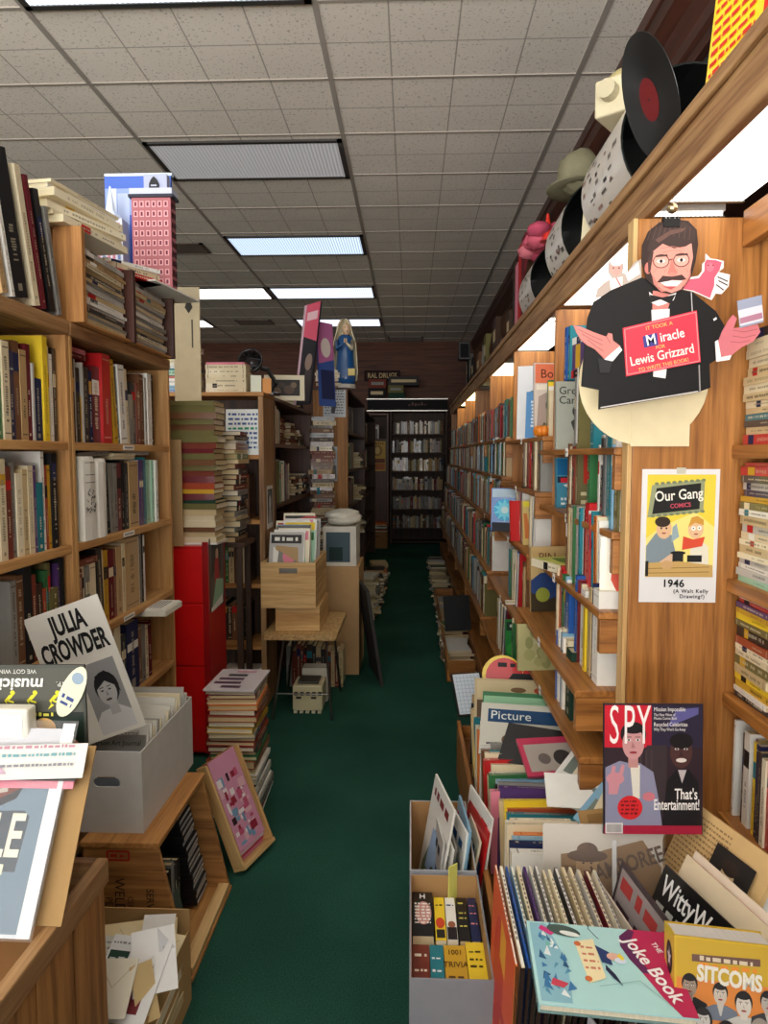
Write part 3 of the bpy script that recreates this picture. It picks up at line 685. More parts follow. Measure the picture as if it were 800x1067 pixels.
fq(-1.303,-1.19,z0+.02,z0+.45,(140,160,210),0); fq(-1.285,-1.255,z0+.3,z0+.45,(214,222,234),1); fq(-1.25,-1.2,z0+.3,z0+.43,(178,192,224),1); fq(-1.2,-1.18,z0+.02,z0+.34,(60,86,176),2)
mb.build('skyline_print',t,off=t.location)
t = thing('paper_skyscraper','white paper model tower with pointed top, before the blue backdrop','model building',(-1.235,2.99,CZ+.2688))
z0b=CZ+.32
mb=MB(); mb.box(-1.3,-1.19,2.965,3.03,z0b,z0b+.24,lin((206,214,230)),'print')
for i in range(5):
    for j in range(7):
        a=-1.296+i*.021; b=z0b+.01+j*.032
        mb.face([(a,2.9642,b),(a+.012,2.9642,b),(a+.012,2.9642,b+.022),(a,2.9642,b+.022)],lin((196,120,140) if (i+j)%3 else (110,130,180)),'ink')
mb.box(-1.3,-1.19,2.962,3.033,CZ+.2925,z0b,lin((190,200,222)),'print')
mb.build('tower',t,off=t.location)
mb=MB(); mb.lathe([(.052,0),(.045,.012),(.02,.04),(.012,.09),(.003,.14)],lin((214,222,234)),'print',8,M=Matrix.Translation((-1.25,2.998,z0b+.2405))); mb.build('spire',t,off=t.location)
mb=MB(); mb.box(-1.305,-1.18,2.955,3.035,CZ+.2692,CZ+.292,lin((224,218,196)),'paper'); o=mb.build('book_block'); o.name='booklet'; tag(o,'thick cream booklet under the white paper tower','book')
# ---- red storage cabinet, boards and piles on it
t = thing('storage_cabinet','bright red metal cabinet standing beyond the pine bookcase','cabinet',(-1.09,3.42,0))
rc=lin((196,14,18))
mb=MB(); mb.box(-1.26,-.962,3.3,3.62,.02,1.03,rc,'enamel'); mb.build('body',t,off=t.location,bevel=.004)
for z,h in ((.03,.42),(.455,.30),(.76,.26)):
    mb=MB(); mb.box(-1.258,-.985,3.2945,3.2995,z,z+h-.006,lin((210,16,20)),'enamel'); mb.build('door_panel',t,off=t.location,bevel=.002)
mb=MB(); mb.box(-.984,-.955,3.29,3.2998,.02,1.05,lin((150,10,16)),'enamel'); mb.build('corner_strip',t,off=t.location,bevel=.002)
# poster on its aisle side
M=frame((-.9605,3.46,.70),(0,1,0),(0,0,1))
o=sheet(M,.26,.36,(70,66,64),'dark picture sheet stuck to the side of the red cabinet','poster','poster',.0015)
a=Art(); a.p([(-.12,.02),(.12,.09),(.12,.35),(-.12,.35)],(96,88,82)); a.p([(-.1,.16),(-.02,.22),(.06,.17),(.08,.34),(-.09,.34)],(52,46,46)); a.e(.0,.27,.025,.03,(206,170,140)); a.p([(-.05,.13),(.04,.13),(.03,.25),(-.04,.25)],(170,40,44)); a.p([(-.1,.01),(.11,.05),(.11,.13),(-.02,.15)],(150,190,160)); a.p([(-.11,.0),(.1,.01),(.1,.055),(-.11,.02)],(224,222,214))
a.build('print',o)
mb=MB(); mb.box(-1.16,-1.07,3.29,3.298,1.0,1.5,lin((176,146,104)),'cardboard'); o=mb.build('cardboard_sheet'); o.location=(0,-.006,.031); tag(o,'tan cardboard strip standing on the red cabinet by the bookcase','board')
t = thing('foam_board','cream board with a torn drawn edge, upright behind the book pile','board',(-1.08,3.64,1.031))
mb=MB(); mb.box(-1.2,-1.065,3.607,3.617,1.031,2.3,lin((222,206,170)),'cardboard'); mb.build('board',t,off=t.location)
mb=MB(); mb.face([(-1.14,3.6063,2.2),(-1.12,3.6063,2.26),(-1.1,3.6063,2.2),(-1.12,3.6063,2.17)],lin((60,56,50)),'ink'); mb.face([(-1.108,3.6063,2.0),(-1.1,3.6063,2.0),(-1.1,3.6063,2.14),(-1.108,3.6063,2.14)],lin((90,82,70)),'ink')
mb.build('drawing',t,off=t.location)
PZ=1.0305
pile('wh:10:25 cr:26:24 bf:24:23 br:22:25 cr:30:24 cr:26:22 bf:30:25 ol:28:26 dg:16:25 ma:30:24 mu:20:25 rs:30:24 ma:32:23 rb:26:24 ol:24:26 br:28:26 ol:30:25 ma:22:24 rb:28:26 ol:34:26 ol:24:25 br:26:26 ol:26:25 br:30:26 ol:32:26 ol:22:26',
  (-1.055,3.44,PZ),90,'the tall pile on the red cabinet','pile of books on the red cabinet',jit=.008,detail=0)
t0=thing('book_stool','dark wooden stool carrying a pile of books behind the red cabinet','stool',(-1.0,3.83,0))
for sx in (-1.1,-.93):
    for sy in (3.72,3.92): board(t0,'leg',sx,sx+.03,sy,sy+.03,0,.97,'dark')
board(t0,'seat',-1.12,-.88,3.7,3.97,.9705,.995,'dark')
pile('br:30:24 bk:26:23 gy:24:25 ch:34:24 bf:20:25 gy:30:24 db:26:23 ch:30:24 nv:26:25 gy:28:25 rb:30:24 ch:28:25 rb:24:23 ch:30:25 ma:28:24 bf:22:26 gn:30:24 bf:20:24 rb:36:25 wh:14:23 bk:24:24 ma:22:23',
  (-1.0,3.83,.9955),180,'the dark pile behind the red cabinet pile','pile of books behind the red cabinet pile',jit=.014,jrot=5)
# ---- bookcase facing us: contents
row('bk:30:27 nv:34:28 sk:24:27 nv:40:28 sk:26:26 bk:24:27 sk:34:28 tn:30:26 br:26:25',(-1.2,4.03,1.09),1,'-y','second shelf behind the red cabinet','from its end','books on the scuffed bookcase')
row('db:30:25 ma:34:24 br:30:25 tn:30:24 gn:22:24 bf:30:25 br:34:24 cr:26:23 db:30:25',(-1.2,4.03,.72),1,'-y','third shelf behind the red cabinet','from its end','books on the scuffed bookcase')
row('db:40:22 br:34:22 bk:34:23 db:30:21 br:30:23 db:36:22 bk:30:21',(-1.2,4.12,.36),1,'-y','fourth shelf behind the red cabinet','from its end','books on the scuffed bookcase',parts='stuff')
pile('gy:22:22 bk:20:22 gy:26:23 ch:18:22 wh:40:22',(-.98,4.09,.0805),90,'the low pile at the foot of the scuffed bookcase','flat papers at the foot of the scuffed bookcase',jit=.01)
M=frame((-.955,4.02,1.4605),(1,0,0),(0,.1,1)); o=sheet(M,.2,.26,(232,238,236),'white hand-lettered sheet on the top shelf of the scuffed bookcase','sign','sign',.003)
a=Art()
for k in range(8): a.dashes(-.085,.085,.225-k*.027,.014,(60,90,150) if k!=3 else (40,150,110))
a.build('print',o)
pile('rb:26:24 db:24:24',(-1.02,4.12,1.7362) if False else (-1.1,4.16,1.4605),90,'the pair lying behind the lettered sheet','books behind the lettered sheet')
ZT=1.8125
pile([('cr',26,23,17)]*6+[('pk',12,22,17)],(-1.05,4.12,ZT),90,'the set of matching volumes on the scuffed bookcase','set of cream volumes',jit=.003,jrot=.6,pg=(226,214,180))
for k in range(0): pass
pile('bl:22:24 sk:24:24 wh:40:23 rd:14:24 mi:28:25 te:12:24 wh:26:23 iv:30:24 sk:16:24 iv:26:23 wh:28:24',(-1.36,4.16,ZT),90,'the pale stack behind the cream board','pale books behind the cream board')
M=frame((-.885,4.07,ZT),(.95,.3,0),(.12,0,1)); o=sheet(M,.06,.1,(226,232,210),'small pale green box upright beside the cream volumes','box','small_box',.03,mat='gloss')
M=frame((-.828,4.1,ZT),(.9,.4,0),(.1,0,1)); o=sheet(M,.05,.085,(226,160,96),'small orange box upright beside the pale green one','box','small_box',.03,mat='gloss')
# black clip lamp
t=thing('clip_lamp','black clip lamp with a cage head on the scuffed bookcase','lamp',(-.9,4.24,ZT))
k=lin((18,18,19)); mb=MB(); mb.lathe([(.055,0),(.055,.012),(.03,.02)],k,'enamel',16,M=Matrix.Translation((-.83,4.24,ZT))); mb.build('base',t,off=t.location)
mb=MB(); mb.tube([(-.83,4.24,ZT+.018),(-.8,4.24,ZT+.07),(-.85,4.23,ZT+.15),(-.93,4.22,ZT+.17)],.014,k,'enamel'); mb.build('arm',t,off=t.location)
Ml=Matrix.Translation((-.94,4.2,ZT+.19))@Matrix.Rotation(rad(70),4,'X')
mb=MB(); mb.lathe([(.03,-.08),(.045,-.06),(.07,.0),(.075,.03),(.066,.03),(.06,0),(.03,-.05)],k,'enamel',18,M=Ml); mb.build('lamp_head',t,off=t.location,smooth=True)
mb=MB()
for q in range(5): mb.tube([Ml@Vector((.07*math.cos(rad(q*36)),.07*math.sin(rad(q*36)),.03)),Ml@Vector((0,0,.055)),Ml@Vector((-.07*math.cos(rad(q*36)),-.07*math.sin(rad(q*36)),.03))],.002,lin((70,70,72)),'metal',5)
mb.build('cage',t,off=t.location)
# clipping on the side of the scuffed bookcase
M=frame((-.829,4.15,1.03),(0,1,0),(0,0,1)); o=sheet(M,.17,.25,(226,226,222),'black and white photo clipping pinned to the scuffed bookcase side','clipping','clipping',.001)
a=Art(); a.r(-.07,.03,.07,.23,(60,60,62)); a.e(0,.15,.03,.045,(200,200,200)); a.p([(-.05,.03),(.05,.03),(.03,.11),(-.03,.11)],(170,170,170)); a.r(-.06,.2,.0,.22,(120,120,120)); a.build('print',o)
# ---- dark bookcase C along the aisle
row('ma:30:24 gn:22:22 sk:24:23 gy:20:24 pg:26:25 wh:26:24 tn:14:24 br:26:22 tn:16:22 bk:26:22 gy:24:21',(-.85,4.36,1.53),1,'+x','top shelf of the dark aisle bookcase','from its scuffed post','books on the dark bookcases')
row('nv:16:22 ye:34:29:0:0 wh:22:25 gap:120 ol:30:27 gy:40:28 mi:36:27 br:34:26 cr:24:25 gn:20:26 wh:26:27 gy:24:26 ch:26:27 rb:30:25 db:28:24 br:26:24 rb:30:25 cr:18:25 ol:26:25',(-.85,4.36,1.15),1,'+x','second shelf of the dark aisle bookcase','from its scuffed post','books on the dark bookcases')
row('db:40:27 br:36:26 ch:42:27 rb:36:26 db:40:25 br:34:27 ch:40:26 tn:26:25 db:42:26',(-.85,4.9,.78),1,'+x','third shelf of the dark aisle bookcase','from its scuffed post','books on the dark bookcases',parts='stuff')
# flat pile among them
pile('rb:24:20 br:26:21 rb:30:21 tn:20:20 rb:26:20 br:28:21 rb:26:20',(-.95,4.85,1.5305),180,'the brown pile on the dark aisle bookcase','flat books on the dark aisle bookcase')
for x_,y_,z_,sp,lb in ((-.95,5.35,1.5305,'br:24:20 rb:22:20 ch:26:21 bf:20:20 rb:30:21 br:24:20 cr:18:19','the far flat pile on the top dark aisle shelf'),(-.95,5.68,1.5305,'ch:24:20 bk:22:20 br:26:21 gy:20:20 rb:30:21','the farthest flat pile on the top dark aisle shelf'),(-.95,5.45,1.1505,'db:24:20 cr:22:20 ch:26:21 bf:20:20 rb:30:21 br:24:20','the far flat pile on the second dark aisle shelf'),(-.94,5.72,1.1505,'db:24:20 tn:22:20 ch:26:21 ol:20:20 rb:30:21 gy:24:20 wh:12:20','the farthest pile on the second dark aisle shelf')):
    pile(sp,(x_,y_,z_),180,lb,'flat books on the dark aisle bookcase',jit=.02,jrot=8)
# things on its top
t=thing('framed_photo','cream-matted dark photograph propped on the dark aisle bookcase','picture',M=frame((-.82,4.62,ZT),(1,.15,0),(0,.12,1)))
mb=MB(); mb.box(-.13,.13,0,.165,-.012,0,lin((216,206,178)),'print'); mb.build('mat',t)
a=Art(); a.r(-.095,.03,.1,.135,(34,28,24)); a.e(-.05,.06,.03,.025,(96,74,54)); a.e(.03,.07,.035,.03,(78,58,44)); a.e(.06,.1,.02,.02,(110,90,70)); a.e(-.02,.1,.03,.018,(60,48,40)); a.build('print',t)
mb=MB(); mb.box(-1.02,-.9,4.84,4.96,ZT,ZT+.13,lin((150,146,136)),'cardboard'); o=mb.build('storage_box'); tag(o,'grey box behind the cream-matted photograph','box')
# tall leaning poster boards with pink edges
for nm,x,y,w_,h,th,c,pc,lb,rz in (('poster_board',-.77,5.02,.2,.72,-11,(30,30,40),0,'tall dark poster board with a pink top, leaning on the bookcase top',-48),('poster_board',-.60,5.18,.16,.6,4,(60,90,160),1,'narrow blue poster board leaning against the pink-topped one',52)):
    q=rad(rz); M=frame((x,y,ZT),(math.cos(q),math.sin(q),0),(math.sin(rad(-th)) ,0,1)); o=sheet(M,w_,h,c,lb,'poster board',nm,.012)
    a=Art()
    if pc==0: a.p([(-.1,.5),(.1,.44),(.1,.72),(-.1,.72)],(226,90,120)); a.p([(-.1,.0),(-.07,.0),(-.07,.72),(-.1,.72)],(214,180,196)); a.e(.03,.3,.045,.06,(150,130,120)); a.p([(-.03,.02),(.09,.02),(.08,.24),(0,.24)],(70,64,70)); a.r(-.05,.6,.08,.66,(240,200,210))
    else: a.p([(-.08,.3),(.08,.34),(.08,.6),(-.08,.6)],(190,110,160)); a.e(0,.42,.05,.07,(226,214,206)); a.r(-.06,.05,.07,.26,(40,50,90))
    a.build('print',o)
pile('wh:16:18 bk:20:19 wh:18:18 ch:22:19 wh:16:18 bk:20:20 gn:26:20',(-.93,5.62,ZT),180,'the black and white stack beyond the poster boards','books beyond the poster boards')
# ---- bookcase D with its end panel papers, and statue on top
ZD=2.0225
pile('rb:20:24 cr:26:22 rb:14:22 cr:26:21 iv:24:22 cr:22:22 iv:20:20',(-.70,6.15,ZD),90,'the cream-edged stack beside the blue-robed statue','books beside the statue',jit=.008)
t=thing('statue','painted statue of a woman in a white veil and blue robe','statue',(-.56,6.12,ZD))
mb=MB(); mb.lathe([(.075,0),(.075,.03),(.07,.032)],lin((210,206,196)),'enamel',18,M=Matrix.Translation((-.56,6.12,ZD))); mb.build('base',t,off=t.location)
mb=MB(); mb.lathe([(.07,.0325),(.075,.08),(.066,.18),(.06,.26),(.066,.33),(.05,.375),(.03,.392)],lin((28,88,150)),'enamel',18,M=Matrix.Translation((-.56,6.12,ZD)),sy=.75); mb.build('robe',t,off=t.location,smooth=True)
mb=MB(); Mh=Matrix.Translation((-.55,6.1,ZD+.43)); mb.blob((0,0,0),(.033,.036,.045),lin((232,196,160)),'enamel',14,9,M=Mh); mb.blob((.012,-.034,-.004),(.006,.009,.009),lin((226,186,150)),'enamel',8,6,M=Mh)
for s_ in (-1,1): mb.blob((.004+s_*.012,-.033,.008),(.004,.003,.003),lin((50,36,30)),'enamel',8,5,M=Mh)
mb.blob((.006,-.034,-.02),(.008,.003,.003),lin((180,90,84)),'enamel',8,5,M=Mh); mb.build('head',t,off=t.location,smooth=True)
mb=MB(); vp=[]
for i,(zz,rx,ry,op) in enumerate(((.505,.004,.004,0),(.495,.03,.034,30),(.46,.046,.05,55),(.41,.056,.055,65),(.33,.08,.065,75),(.22,.088,.07,80),(.12,.092,.074,84),(.06,.085,.07,86))):
    for j in range(15):
        th=rad(-90+op+(360-2*op)*j/14); vp.append((-.56+rx*math.cos(th)-.006,6.125+ry*math.sin(th),ZD+zz))
mb.poly(vp,[(i*15+j,i*15+j+1,(i+1)*15+j+1,(i+1)*15+j) for i in range(7) for j in range(14)],lin((238,226,190)),'enamel'); v=mb.build('veil',t,off=t.location,smooth=True); sm=v.modifiers.new('thick','SOLIDIFY'); sm.thickness=.006
mb=MB()
for s_ in (-1,1):
    mb.tube([(-.56+s_*.055,6.1,ZD+.34),(-.56+s_*.05,6.04,ZD+.28),(-.55+s_*.008,6.025,ZD+.32)],[.018,.016,.009],lin((28,88,150)) if s_<0 else lin((226,214,184)),'enamel',8); mb.blob((-.55+s_*.007,6.022,ZD+.335),(.006,.008,.02),lin((232,196,160)),'enamel',8,6)
mb.build('arms',t,off=t.location,smooth=True)
mb=MB(); mb.box(-.535,-.485,6.05,6.062,ZD+.09,ZD+.14,lin((240,224,150)),'paper'); o=mb.build('tag'); o.name='price_card'; o.parent=t; t.scale=(1.16,1.16,1.16); o.location=-Vector(t.location); o['label']='small yellow card'
def pinned(x,y,z,w_,h,c,label,kind):
    o=sheet(frame((x,y,z),(1,0,0),(0,0,1)),w_,h,c,label,'sheet','pinned_sheet',.0015)
    a=Art()
    if kind==0:
        for k in range(9): a.dashes(-w_*.44,w_*.44,h*.88-k*h*.095,h*.05,(110,112,116))
        a.p([(-.03,h*.15),(.0,h*.12),(.02,h*.5),(-.02,h*.6)],(60,60,62)); a.e(-.03,h*.75,.012,.03,(40,40,42))
    else:
        a.p([(-w_*.45,h*.05),(w_*.45,h*.05),(w_*.45,h*.45),(w_*.1,h*.5),(-w_*.2,h*.35)],(120,126,130)); a.line([(-.04,h*.1),(.03,h*.5)],.004,(60,64,70)); a.line([(.0,h*.1),(.05,h*.45)],.004,(60,64,70)); a.line([(-.06,h*.3),(.05,h*.2)],.003,(60,64,70))
    a.build('print',o)
    mb=MB(); mb.blob((0,h-.01,.004),(.006,.006,.004),lin((180,40,40)),'plastic',8,5); mb.build('pin',o)
pinned(-.64,5.978,1.775,.19,.24,(206,214,220),'white printed sheet pinned high on the dark end panel',0)
pinned(-.69,5.978,1.24,.14,.29,(190,204,214),'pale blue picture sheet pinned low on the dark end panel',1)
DK=['ch','db','br','rb','gy','bk','ol','tn','ma','nv','bf','cr','gn']
def fill(start,step,faces,length,where,anchor,group,hs=(20,25),ts=(18,34),cols=DK,parts=False,detail=1,depth=.17,name='book'):
    s=[];c=0
    while True:
        tt=R.uniform(*ts)
        if c+tt/1000>length: break
        c+=tt/1000+.001; s.append((R.choice(cols),tt,R.uniform(*hs)))
    return row(s,start,step,faces,where,anchor,group,name=name,parts=parts,detail=detail,depth=depth)
GD='books on the dark bookcases'
for z,n in ((1.66,'top'),(1.33,'second'),(1.0,'third'),(.66,'fourth')):
    fill((-.56,6.03,z),1,'+x',1.0,'%s shelf of the bookcase with pinned papers'%n,'from the end panel',GD,ts=(26,44),parts='stuff')
for z,n in ((1.62,'top'),(1.3,'second')):
    fill((-.56,8.3,z),1,'+x',.9,'%s shelf of the farthest crate-side bookcase'%n,'from its near end',GD,ts=(34,60),parts='stuff')
# loose piles leaning out of the dark bookcases
pile('ch:26:22 db:30:23 br:26:21 gy:20:22 bk:30:23 bf:22:21 ch:26:23 cr:18:22 db:28:22 gy:24:23',(-.46,6.5,.7) if False else (-.44,7.05,0.0),180,'the dark pile at the foot of the pinned-paper bookcase',GD,jit=.02,jrot=8)
# towers of paperbacks before the dark end panel
t0=thing('low_stool','low dark stool under the tower of brown paperbacks','stool',(-.72,5.78,0))
for sx in (-.81,-.66):
    for sy in (5.69,5.85): board(t0,'leg',sx,sx+.025,sy,sy+.025,0,.52,'dark')
board(t0,'seat',-.83,-.62,5.67,5.89,.5205,.545,'dark')
pile([(R.choice(['br','rb','ch','db','bf','gy','br','cr','tn']),R.uniform(24,38),R.uniform(17,19),R.uniform(11,13)) for k in range(38)],(-.72,5.78,.5455),95,'the tall tower before the dark end panel','tower of paperbacks before the end panel','paperback','book','paperback',False,True,1,.012,12)
pile([(R.choice(['wh','gy','ch','cr','pg','bf','bk','mi']),R.uniform(20,34),R.uniform(17,22),R.uniform(12,15)) for k in range(24)],(-.56,5.55,0),110,'the paler tower behind the cartons','pale tower of paperbacks behind the cartons','paperback','book','paperback',False,True,1,.014,14)
for z_,n_ in ((1.33,'second'),(1.0,'third'),(.66,'fourth')):
    pile([(R.choice(['wh','gy','ch','cr','br','bk','ol']),R.uniform(18,30),R.uniform(19,23),R.uniform(14,17)) for k in range(7)],(-.58,7.35,z_+.0005),180,'the jutting pile, %s shelf past the pinned papers'%n_,'jutting piles on the dark bookcase','paperback','book','paperback',False,True,1,.02,12)
# ---- crate table
t=thing('crate_table','low speckled tan table on thin metal legs, stacked with wooden crates','table',(-.6,4.03,0))
mb=MB(); x0,x1,y0,y1=-.80,-.395,3.74,4.33; r_=.03; pts=[]
for cx,cy,a0 in ((x1-r_,y1-r_,0),(x0+r_,y1-r_,90),(x0+r_,y0+r_,180),(x1-r_,y0+r_,270)):
    for k in range(5): pts.append((cx+r_*math.cos(rad(a0+k*22.5)),cy+r_*math.sin(rad(a0+k*22.5))))
MATS['speckle']=None; m,nt,b=nodes('speckle'); vv=nt.nodes.new('ShaderNodeTexVoronoi'); vv.inputs['Scale'].default_value=110; rr=nt.nodes.new('ShaderNodeValToRGB'); tc=nt.nodes.new('ShaderNodeTexCoord')
nt.links.new(tc.outputs['Object'],vv.inputs['Vector']); nt.links.new(vv.outputs['Color'],rr.inputs['Fac']); nt.links.new(rr.outputs['Color'],b.inputs['Base Color']); rr.color_ramp.elements[0].color=(*lin((150,112,64)),1); rr.color_ramp.elements[1].color=(*lin((220,184,124)),1); b.inputs['Roughness'].default_value=.5; MATS['speckle']=m
mb.prism(pts,.462,.49,None,'speckle'); mb.build('tabletop',t,off=t.location,bevel=.003)
lm=lin((120,116,110))
for a,b_ in (((-.76,3.80,0),(-.70,3.86,.461)),((-.43,3.80,0),(-.47,3.86,.461)),((-.76,4.28,0),(-.70,4.22,.461)),((-.43,4.28,0),(-.47,4.22,.461))):
    mb=MB(); mb.tube([a,b_],.007,lm); mb.build('leg',t,off=t.location)
mb=MB(); mb.tube([(-.74,3.82,.14),(-.45,3.82,.14)],.005,lm); mb.build('stretcher',t,off=t.location)
def crate(name,label,x0,x1,y0,y1,z,h,tone,slot,w=.016,slats=0):
    t=thing(name,label,'crate',((x0+x1)/2,(y0+y1)/2,z))
    if slot:
        cx=(x0+x1)/2; mb=MB(); k=wood(tone,'x')
        mb.box(x0,x1,y0,y0+w,z,z+h-.06,None,k); mb.box(x0,cx-.05,y0,y0+w,z+h-.06,z+h-.03,None,k); mb.box(cx+.05,x1,y0,y0+w,z+h-.06,z+h-.03,None,k); mb.box(x0,x1,y0,y0+w,z+h-.03,z+h,None,k)
        mb.build('front_board',t,off=t.location)
    else: board(t,'front_board',x0,x1,y0,y0+w,z,z+h,tone)
    board(t,'back_board',x0,x1,y1-w,y1,z,z+h,tone)
    board(t,'side_board',x0,x0+w,y0+w+.0003,y1-w-.0003,z,z+h,tone); board(t,'side_board',x1-w,x1,y0+w+.0003,y1-w-.0003,z,z+h,tone)
    board(t,'base_board',x0+w+.0003,x1-w-.0003,y0+w+.0003,y1-w-.0003,z,z+(.115 if slot else .01),tone)
    return t
crate('wooden_crate','lower plain wooden crate on the speckled table',-.745,-.50,3.84,4.27,.4905,.135,'raw',False)
crate('wooden_crate','upper wooden crate full of upright comics, hand slot in front',-.815,-.515,3.80,4.30,.626,.25,'raw',True)
board(None,'wooden_tray',0,0,0,0,0,0) if False else None
cm=['wh','pg','iv','pg','gy','ch','rd','sk','mi','pu','pk','wh','ye']
y=3.86
for k in range(22):
    th=rad(16+R.uniform(-3,6)); up=Vector((R.uniform(-.05,.05),math.sin(th),math.cos(th))).normalized(); ex=Vector((1,R.uniform(-.06,.06),0)); 
    h=R.uniform(.27,.33); w_=R.uniform(.17,.2); x=-.665+R.uniform(-.035,.035)
    M=frame((x,y,.745+.003*k),ex,up)
    cc=cm[k%len(cm)] if k%3 else R.choice(['wh','pg','iv'])
    o=sheet(M,w_,h,cc,'%s comic, %s from the front of the upper crate'%(PAL[cc][0],ORD[k]),'comic','comic_book',.0035,'comics in the upper crate',mat='gloss')
    a=Art(); c2=R.choice(['rd','bl','ye','ch','gn','pk','gy','wh','nv'])
    a.r(-w_*.45,h*.78,w_*.45,h*.95,c2); a.p([(-w_*.4,h*.1),(w_*.4,h*.15),(w_*.35,h*.7),(-w_*.3,h*.74)],R.choice(['tn','gy','sk','ch','mi'])); a.e(R.uniform(-.03,.03),h*.5,w_*.2,h*.14,R.choice(['cr','tn','pk'])); a.dashes(-w_*.35,w_*.35,h*.83,h*.08,'wh' if lum(c2)<140 else 'bk')
    a.build('print',o); y+=.0165
# cartons and bags beyond
def carton(name,label,x0,x1,y0,y1,z,h,c,open_=False,cat='box'):
    t=thing(name,label,cat,((x0+x1)/2,(y0+y1)/2,z)); w=.004; k=lin(c)
    for nm,b in (('front_panel',(x0,x1,y0,y0+w)),('back_panel',(x0,x1,y1-w,y1)),('side_panel',(x0,x0+w,y0+w,y1-w)),('side_panel',(x1-w,x1,y0+w,y1-w))):
        mb=MB(); mb.box(*b,z,z+h,k,'cardboard'); mb.build(nm,t,off=t.location)
    mb=MB(); mb.box(x0+w,x1-w,y0+w,y1-w,z,z+w,k,'cardboard'); mb.build('base_panel',t,off=t.location)
    if not open_:
        for a,b in ((y0+.0005,(y0+y1)/2-.001),((y0+y1)/2+.001,y1-.0005)):
            mb=MB(); mb.box(x0,x1,a,b,z+h+.0003,z+h+.003,k,'cardboard'); mb.build('flap',t,off=t.location)
    return t
carton('carton','tall tan carton standing behind the crate table',-.6,-.34,4.62,5.1,0,.72,(196,158,112))
carton('carton','white carton with a dark picture, on top of the tan carton',-.58,-.36,4.66,5.0,.7235,.26,(224,220,208))
mb=MB(); mb.face([(-.56,4.6585,.75),(-.4,4.6585,.75),(-.4,4.6585,.95),(-.56,4.6585,.95)],lin((70,90,100)),'ink'); mb.face([(-.54,4.658,.76),(-.45,4.658,.76),(-.45,4.658,.85),(-.54,4.658,.85)],lin((24,50,48)),'ink'); o=mb.build('carton_label'); o.name='picture_label'; o.parent=bpy.data.objects['carton.001']; o.matrix_local=Matrix.Translation(-bpy.data.objects['carton.001'].location)
mb=MB(); 
for k in range(7): mb.blob((-.47+R.uniform(-.03,.03),4.83+R.uniform(-.06,.06),1.02+k*.006),(.11,.14,.035),lin((232,228,214)),'fuzz',16,8,noise=.12)
o=mb.build('cloth_bundle',smooth=True); tag(o,'cream bundle of folded cloth on the white carton','cloth')
sheet(frame((-.235,4.62,.0),(.2,-.98,0),(-.16,.03,1)),.5,.62,(64,62,60),'grey board leaning against the carton by the table edge','board','leaning_board',.02,mat='cardboard')
# radio like box under the table
t=thing('tape_player','cream tape player with slots standing under the crate table','tape player',(-.58,3.98,0))
mb=MB(); mb.box(-.665,-.495,3.90,4.08,.015,.16,lin((214,204,164)),'plastic'); mb.build('body',t,off=t.location,bevel=.008)
mb=MB()
for k in range(5): mb.box(-.655+k*.034,-.635+k*.034,3.897,3.8995,.105,.125,lin((24,22,20)),'ink')
for k in range(2): mb.box(-.645+k*.085,-.615+k*.085,3.897,3.8995,.085,.098,lin((50,46,40)),'ink')
mb.build('slot_panel',t,off=t.location)
for k in range(5):
    mb=MB(); mb.box(-.66+k*.034,-.64+k*.034,3.90,3.93,0,.0148,lin((226,220,190)),'plastic'); mb.build('foot',t,off=t.location)
mb=MB(); mb.box(-.64,-.52,3.93,4.05,.1605,.175,lin((60,56,48)),'plastic'); mb.build('deck',t,off=t.location,bevel=.003)
mb=MB(); mb.box(-.64,-.49,4.1,4.2,.0,.2,lin((214,210,196)),'paper'); o=mb.build('paper_bag'); tag(o,'white paper bag behind the tape player under the table','bag')
fill((-.78,4.36,.0),1,'-y',.36,'the floor row hidden behind the crate table legs','from the scuffed post','floor row under the table',parts='stuff',hs=(22,28),cols=['ch','gy','db','bf','rb'])
# floor piles along the aisle
def many(cols,n,ts=(14,28),ls=(22,29)):
    return [(R.choice(cols),R.uniform(*ts),R.uniform(*ls)) for k in range(n)]
FL=['pg','wh','ch','bf','rs','sk','gy','cr','nv','bk','or']
pile(many(FL,17,(16,30)),(-.39,6.3,0),180,'the floor pile beyond the leaning grey board','floor piles beside the aisle',name='magazine',cat='magazine',word='magazine',hard=False,jit=.02,jrot=9)
pile(many(FL,14,(16,28)),(-.37,6.72,0),180,'the second floor pile beyond the leaning board','floor piles beside the aisle',name='magazine',cat='magazine',word='magazine',hard=False,jit=.02,jrot=9)
pile(many(FL,12,(16,28)),(-.36,7.4,0),180,'the third floor pile beyond the leaning board','floor piles beside the aisle',name='magazine',cat='magazine',word='magazine',hard=False,jit=.02,jrot=9)
pile(many(FL,10,(18,30)),(-.36,8.1,0),180,'the farthest floor pile on the crate table side','floor piles beside the aisle',name='magazine',cat='magazine',word='magazine',hard=False,jit=.02,jrot=9)
# big pile on the floor before the red cabinet
pile('wh:8:32:24 ch:10:32:23 gy:30:31:22 wh:14:28:21 pg:20:28:21 wh:28:28:20 bk:12:28:20 pg:22:27:20 wh:18:28:20 cr:24:27:20 rs:34:28:20 gn:18:26:19 dg:16:26:19 ma:22:26:19 rs:18:26:20 ma:16:25:19 gy:20:26:19 mu:22:26:19 ol:24:25:19 rs:24:26:20 ma:26:26:19 or:22:26:20 cr:22:26:20 ma:18:26:19 pg:12:26:20',(-.725,2.9,0),180,'the tall floor pile before the red cabinet','floor pile before the red cabinet',jit=.008,jrot=2.5)
o=sheet(Matrix.Translation((-.725,2.9,.5175))@Matrix.Rotation(rad(-2),4,'Z')@Matrix.Translation((0,-.14,0)),.21,.28,(214,204,206),'grey and pink magazine topping the tall floor pile','magazine','magazine',.006,'floor pile before the red cabinet',mat='gloss')
a=Art()
